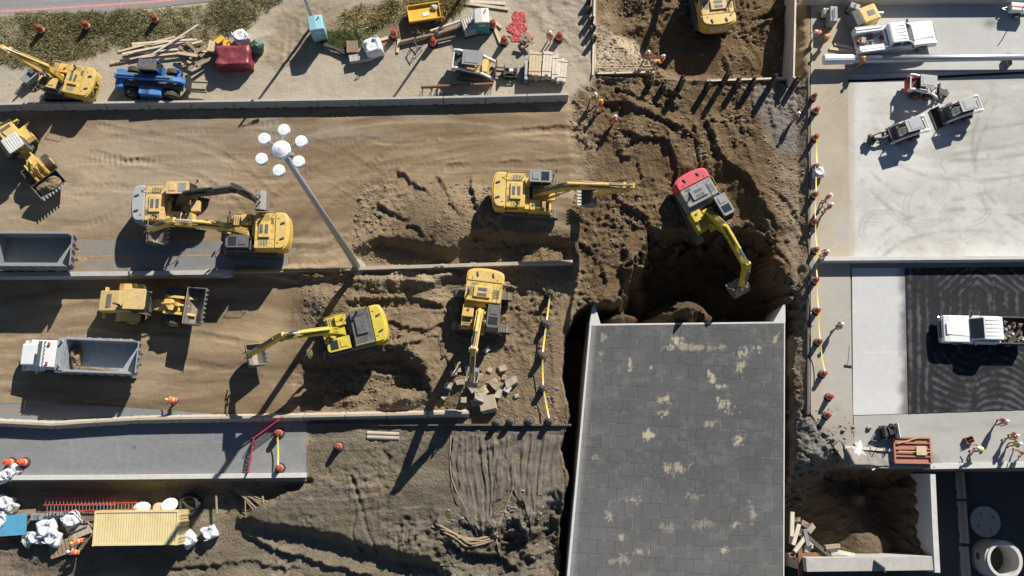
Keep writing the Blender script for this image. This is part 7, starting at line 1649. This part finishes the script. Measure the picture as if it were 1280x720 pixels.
def body_mesh(pose):
    J = skeleton(pose); nm = list(J); me = bpy.data.meshes.new('person_body'); me.from_pydata([J[k] for k in nm], [(nm.index(a), nm.index(b)) for a, b in CH], [])
    o = bpy.data.objects.new('t', me); COL.objects.link(o); o.modifiers.new('s', 'SKIN'); sv = me.skin_vertices[0].data
    for i, k in enumerate(nm):
        r_ = RAD.get(k, RAD.get(k[:2])); sv[i].radius = (r_, r_*(1.25 if k in ('chest', 'hip', 'waist') else 1)) if k in ('chest', 'hip', 'waist') else (r_, r_); sv[i].use_root = (k == 'hip')
    sb = o.modifiers.new('u', 'SUBSURF'); sb.levels = 1; sb.render_levels = 1
    m2 = bpy.data.meshes.new_from_object(o.evaluated_get(bpy.context.evaluated_depsgraph_get())); bpy.data.objects.remove(o)
    bm = bmesh.new(); bm.from_mesh(m2)
    for t, sd_ in (('L', 1), ('R', -1)):                       # four fingers of unequal length and a thumb, rooted in the palm
        p = Vector(J['pa'+t]); d = (p-Vector(J['wr'+t])).normalized(); side = Vector((0, 1, 0)); nrm = d.cross(side).normalized()
        q = MB()
        for i, l in enumerate((.062, .075, .07, .055)):
            o_ = p+nrm*(.026-.017*i)*1.1-d*.01; m_ = o_+d*l*.6; q.tube([o_, m_, m_+d*l*.35-side*sd_*.02], .0095, 6)
        q.tube([p-d*.05+nrm*.03, p-d*.01+nrm*.06, p+d*.02+nrm*.062], .011, 6)
        vs = [bm.verts.new(v) for v in q.v]
        for f in q.f: bm.faces.new([vs[i] for i in f])
    bm.to_mesh(m2); bm.free()
    seg = [(a, b, 0 if a[:2] in ('ne', 'he', 'wr') or b[:2] == 'pa' else 2 if a[:2] in ('th',) or (a[:2] == 'kn') or b[:2] == 'th' else 3 if a[:2] == 'an' else 1) for a, b in CH]
    mi = []
    for f in m2.polygons:
        c = f.center; best = (9, 1)
        for a, b, k in seg:
            A, B = Vector(J[a]), Vector(J[b]); t = max(0, min(1, (c-A).dot(B-A)/(B-A).length_squared)); dd = (c-(A+(B-A)*t)).length-.6*(RAD.get(a, RAD.get(a[:2]))*(1-t)+RAD.get(b, RAD.get(b[:2]))*t)
            if dd < best[0]: best = (dd, k)
        k = best[1]
        if k == 1 and c.z < J['hip'][2]+.02: k = 2
        mi.append(k)
    m2.polygons.foreach_set('material_index', mi); m2.polygons.foreach_set('use_smooth', [True]*len(mi)); return m2, J
BODY = {k: body_mesh(k) for k in ('stand', 'walk', 'bend', 'point')}
def person(u, v, yaw, pose, vest, helm, trousers, shirt, label, up=.9):
    g = G(u, v, up); r = thing('person', g, yaw, label, 'person', 'workers on the site'); m0, J = BODY[pose]
    me = m0.copy(); me.materials.clear()
    for k in ('skin', shirt, trousers, 'boot'): me.materials.append(M[k])
    me.name = 'person_body'; bo = bpy.data.objects.new('body', me); COL.objects.link(bo); bo.parent = r
    # vest: a shell round the trunk
    if vest:
        q = MB(); ax = [Vector(J['hip']), Vector(J['waist']), Vector(J['chest']), Vector(J['chest']).lerp(Vector(J['neck']), .75)]; d = (ax[3]-ax[0]).normalized(); f_ = Vector((0, 1, 0)).cross(d).normalized(); n = 16; vs = []
        for p, (a, b_) in zip(ax, ((.185, .155), (.18, .15), (.215, .165), (.15, .10))): vs += [p+Vector((0, 1, 0))*a*math.cos(2*math.pi*i/n)+f_*b_*math.sin(2*math.pi*i/n) for i in range(n)]
        q.add(vs, [(j*n+i, j*n+(i+1) % n, (j+1)*n+(i+1) % n, (j+1)*n+i) for j in range(3) for i in range(n)]+[tuple(range(3*n, 4*n))]); vo = q.build('vest', vest, bo, 0, True)
        q = MB(); p = ax[1].lerp(ax[2], .3); q.add([p+d*h+Vector((0, 1, 0))*.20*math.cos(2*math.pi*i/n)+f_*.165*math.sin(2*math.pi*i/n) for h in (-.025, .025) for i in range(n)], [(i, (i+1) % n, n+(i+1) % n, n+i) for i in range(n)]); q.build('reflective_band', 'stripe', vo)
    hd, cr = Vector(J['head']), Vector(J['crown']); d = (cr-hd).normalized(); f_ = Vector((0, 1, 0)).cross(d).normalized(); X = Matrix.Translation(hd.lerp(cr, .62)) @ Matrix((f_, Vector((0, 1, 0)), d)).transposed().to_4x4()
    q = MB(); q.lathe([(.125, 0), (.128, .03), (.118, .085), (.08, .13), (.01, .15)], n=18, sx=1.12); q.v = [tuple(X @ Vector(p)) for p in q.v]; h = q.build('helmet', helm, bo, 0, True)
    q = MB(); q.prism([(.05, -.11), (.19, -.07), (.21, 0), (.19, .07), (.05, .11)], -.005, .012, 'z'); q.v = [tuple(X @ Vector(p)) for p in q.v]; q.build('brim', helm, h)
    q = MB(); q.prism([(.085, -.075), (.125, -.09), (.10, -.11)], -.015, .015, 'y'); q.box((.09, 0, -.135), (.02, .05, .012)); q.box((.0, .1, -.08), (.04, .02, .06)); q.box((.0, -.1, -.08), (.04, .02, .06)); q.v = [tuple(X @ Vector(p)) for p in q.v]; q.build('face', 'skin', bo)
    q = MB()
    for y in (-.034, .034): q.box((.094, y, -.055), (.012, .022, .012))
    q.v = [tuple(X @ Vector(p)) for p in q.v]; q.build('eyes', 'dkcl', bo)
    return r
PEOPLE = [
    (687, 46, -110, 'stand', 'org', 'helw', 'jean', 'wcloth', 'person in orange vest, white helmet and jeans standing above the lumber row'),
    (743, 122, -60, 'walk', None, 'helw', 'dkcl', 'dkcl', 'person in dark clothes and white helmet by the left corner of the upper dig'),
    (751, 131, 150, 'walk', 'org', 'hely', 'dkcl', 'org', 'person in orange with a yellow helmet by the left corner of the upper dig'),
    (768, 150, 200, 'stand', 'org', 'helw', 'dkcl', 'org', 'person in orange and white helmet alone on the churned earth'),
    (809, 70, -80, 'stand', 'org', 'helw', 'dkcl', 'org', 'person in orange standing, leftmost of the group in the upper dig'),
    (828, 75, 170, 'stand', 'org', 'helw', 'dkcl', 'dkcl', 'person in orange vest standing, rightmost of the group in the upper dig'),
    (818, 78, -20, 'bend', None, 'hely', 'jean', 'jean', 'person in blue work clothes crouching between two orange workers in the upper dig'),
    (995, 146, 200, 'stand', None, 'helw', 'brcl', 'wcloth', 'person in white shirt and brown trousers near the timber deck edge'),
    (1022, 41, 200, 'bend', 'org', 'helw', 'dkcl', 'org', 'person bending in orange, left of the pair near the generators'),
    (1034, 46, 220, 'bend', 'org', 'hely', 'redp', 'org', 'person bending in orange red overalls, right of the pair near the generators'),
    (1076, 77, 210, 'walk', 'org', 'hely', 'dkcl', 'org', 'person in orange leaning over the long lying mast'),
    (1034, 247, -40, 'stand', 'org', 'helw', 'dkcl', 'org', 'person in orange and white helmet, upper of the pair by the paving edge'),
    (1036, 259, 160, 'point', 'org', 'helw', 'dkcl', 'org', 'person in orange and white helmet, lower of the pair by the paving edge'),
    (1031, 317, 190, 'point', 'org', 'helw', 'dkcl', 'org', 'person in orange at the left end of the pale parapet'),
    (1049, 407, 200, 'walk', None, 'helw', 'dkcl', 'jean', 'person in dark blue with white helmet walking on the tan paving'),
    (215, 500, 180, 'bend', 'org', 'hely', 'dkcl', 'org', 'person bending in orange on the dirt above the bent barrier row'),
    (97, 677, 200, 'bend', 'org', 'hely', 'jean', 'org', 'person bending in orange, upper of two at the weathered pallet stack'),
    (93, 690, 170, 'bend', 'org', 'helw', 'dkcl', 'org', 'person in orange with white helmet, lower of two at the pallet stack'),
    (1253, 527, 210, 'walk', 'org', 'helw', 'dkcl', 'wcloth', 'person in orange vest and white sleeves, topmost of the group above the lower street'),
    (1266, 545, 190, 'walk', 'org', 'helw', 'dkcl', 'wcloth', 'person in orange vest and white shirt beside a lime green coworker'),
    (1224, 561, 170, 'bend', 'lime', 'helw', 'dkcl', 'lime', 'person in lime green bending over the small rusty basket'),
    (1268, 555, 10, 'stand', 'lime', 'helw', 'jean', 'lime', 'person in lime green standing at the right edge group'),
    (1279, 566, 100, 'walk', None, 'helw', 'dkcl', 'dkcl', 'person in dark clothes cut off by the right edge near the white parapet')]
for u, v, yw, ps, ve, he, tr_, sh_, lb in PEOPLE: person(u, v, R(yw), ps, ve, he, tr_, sh_, lb)
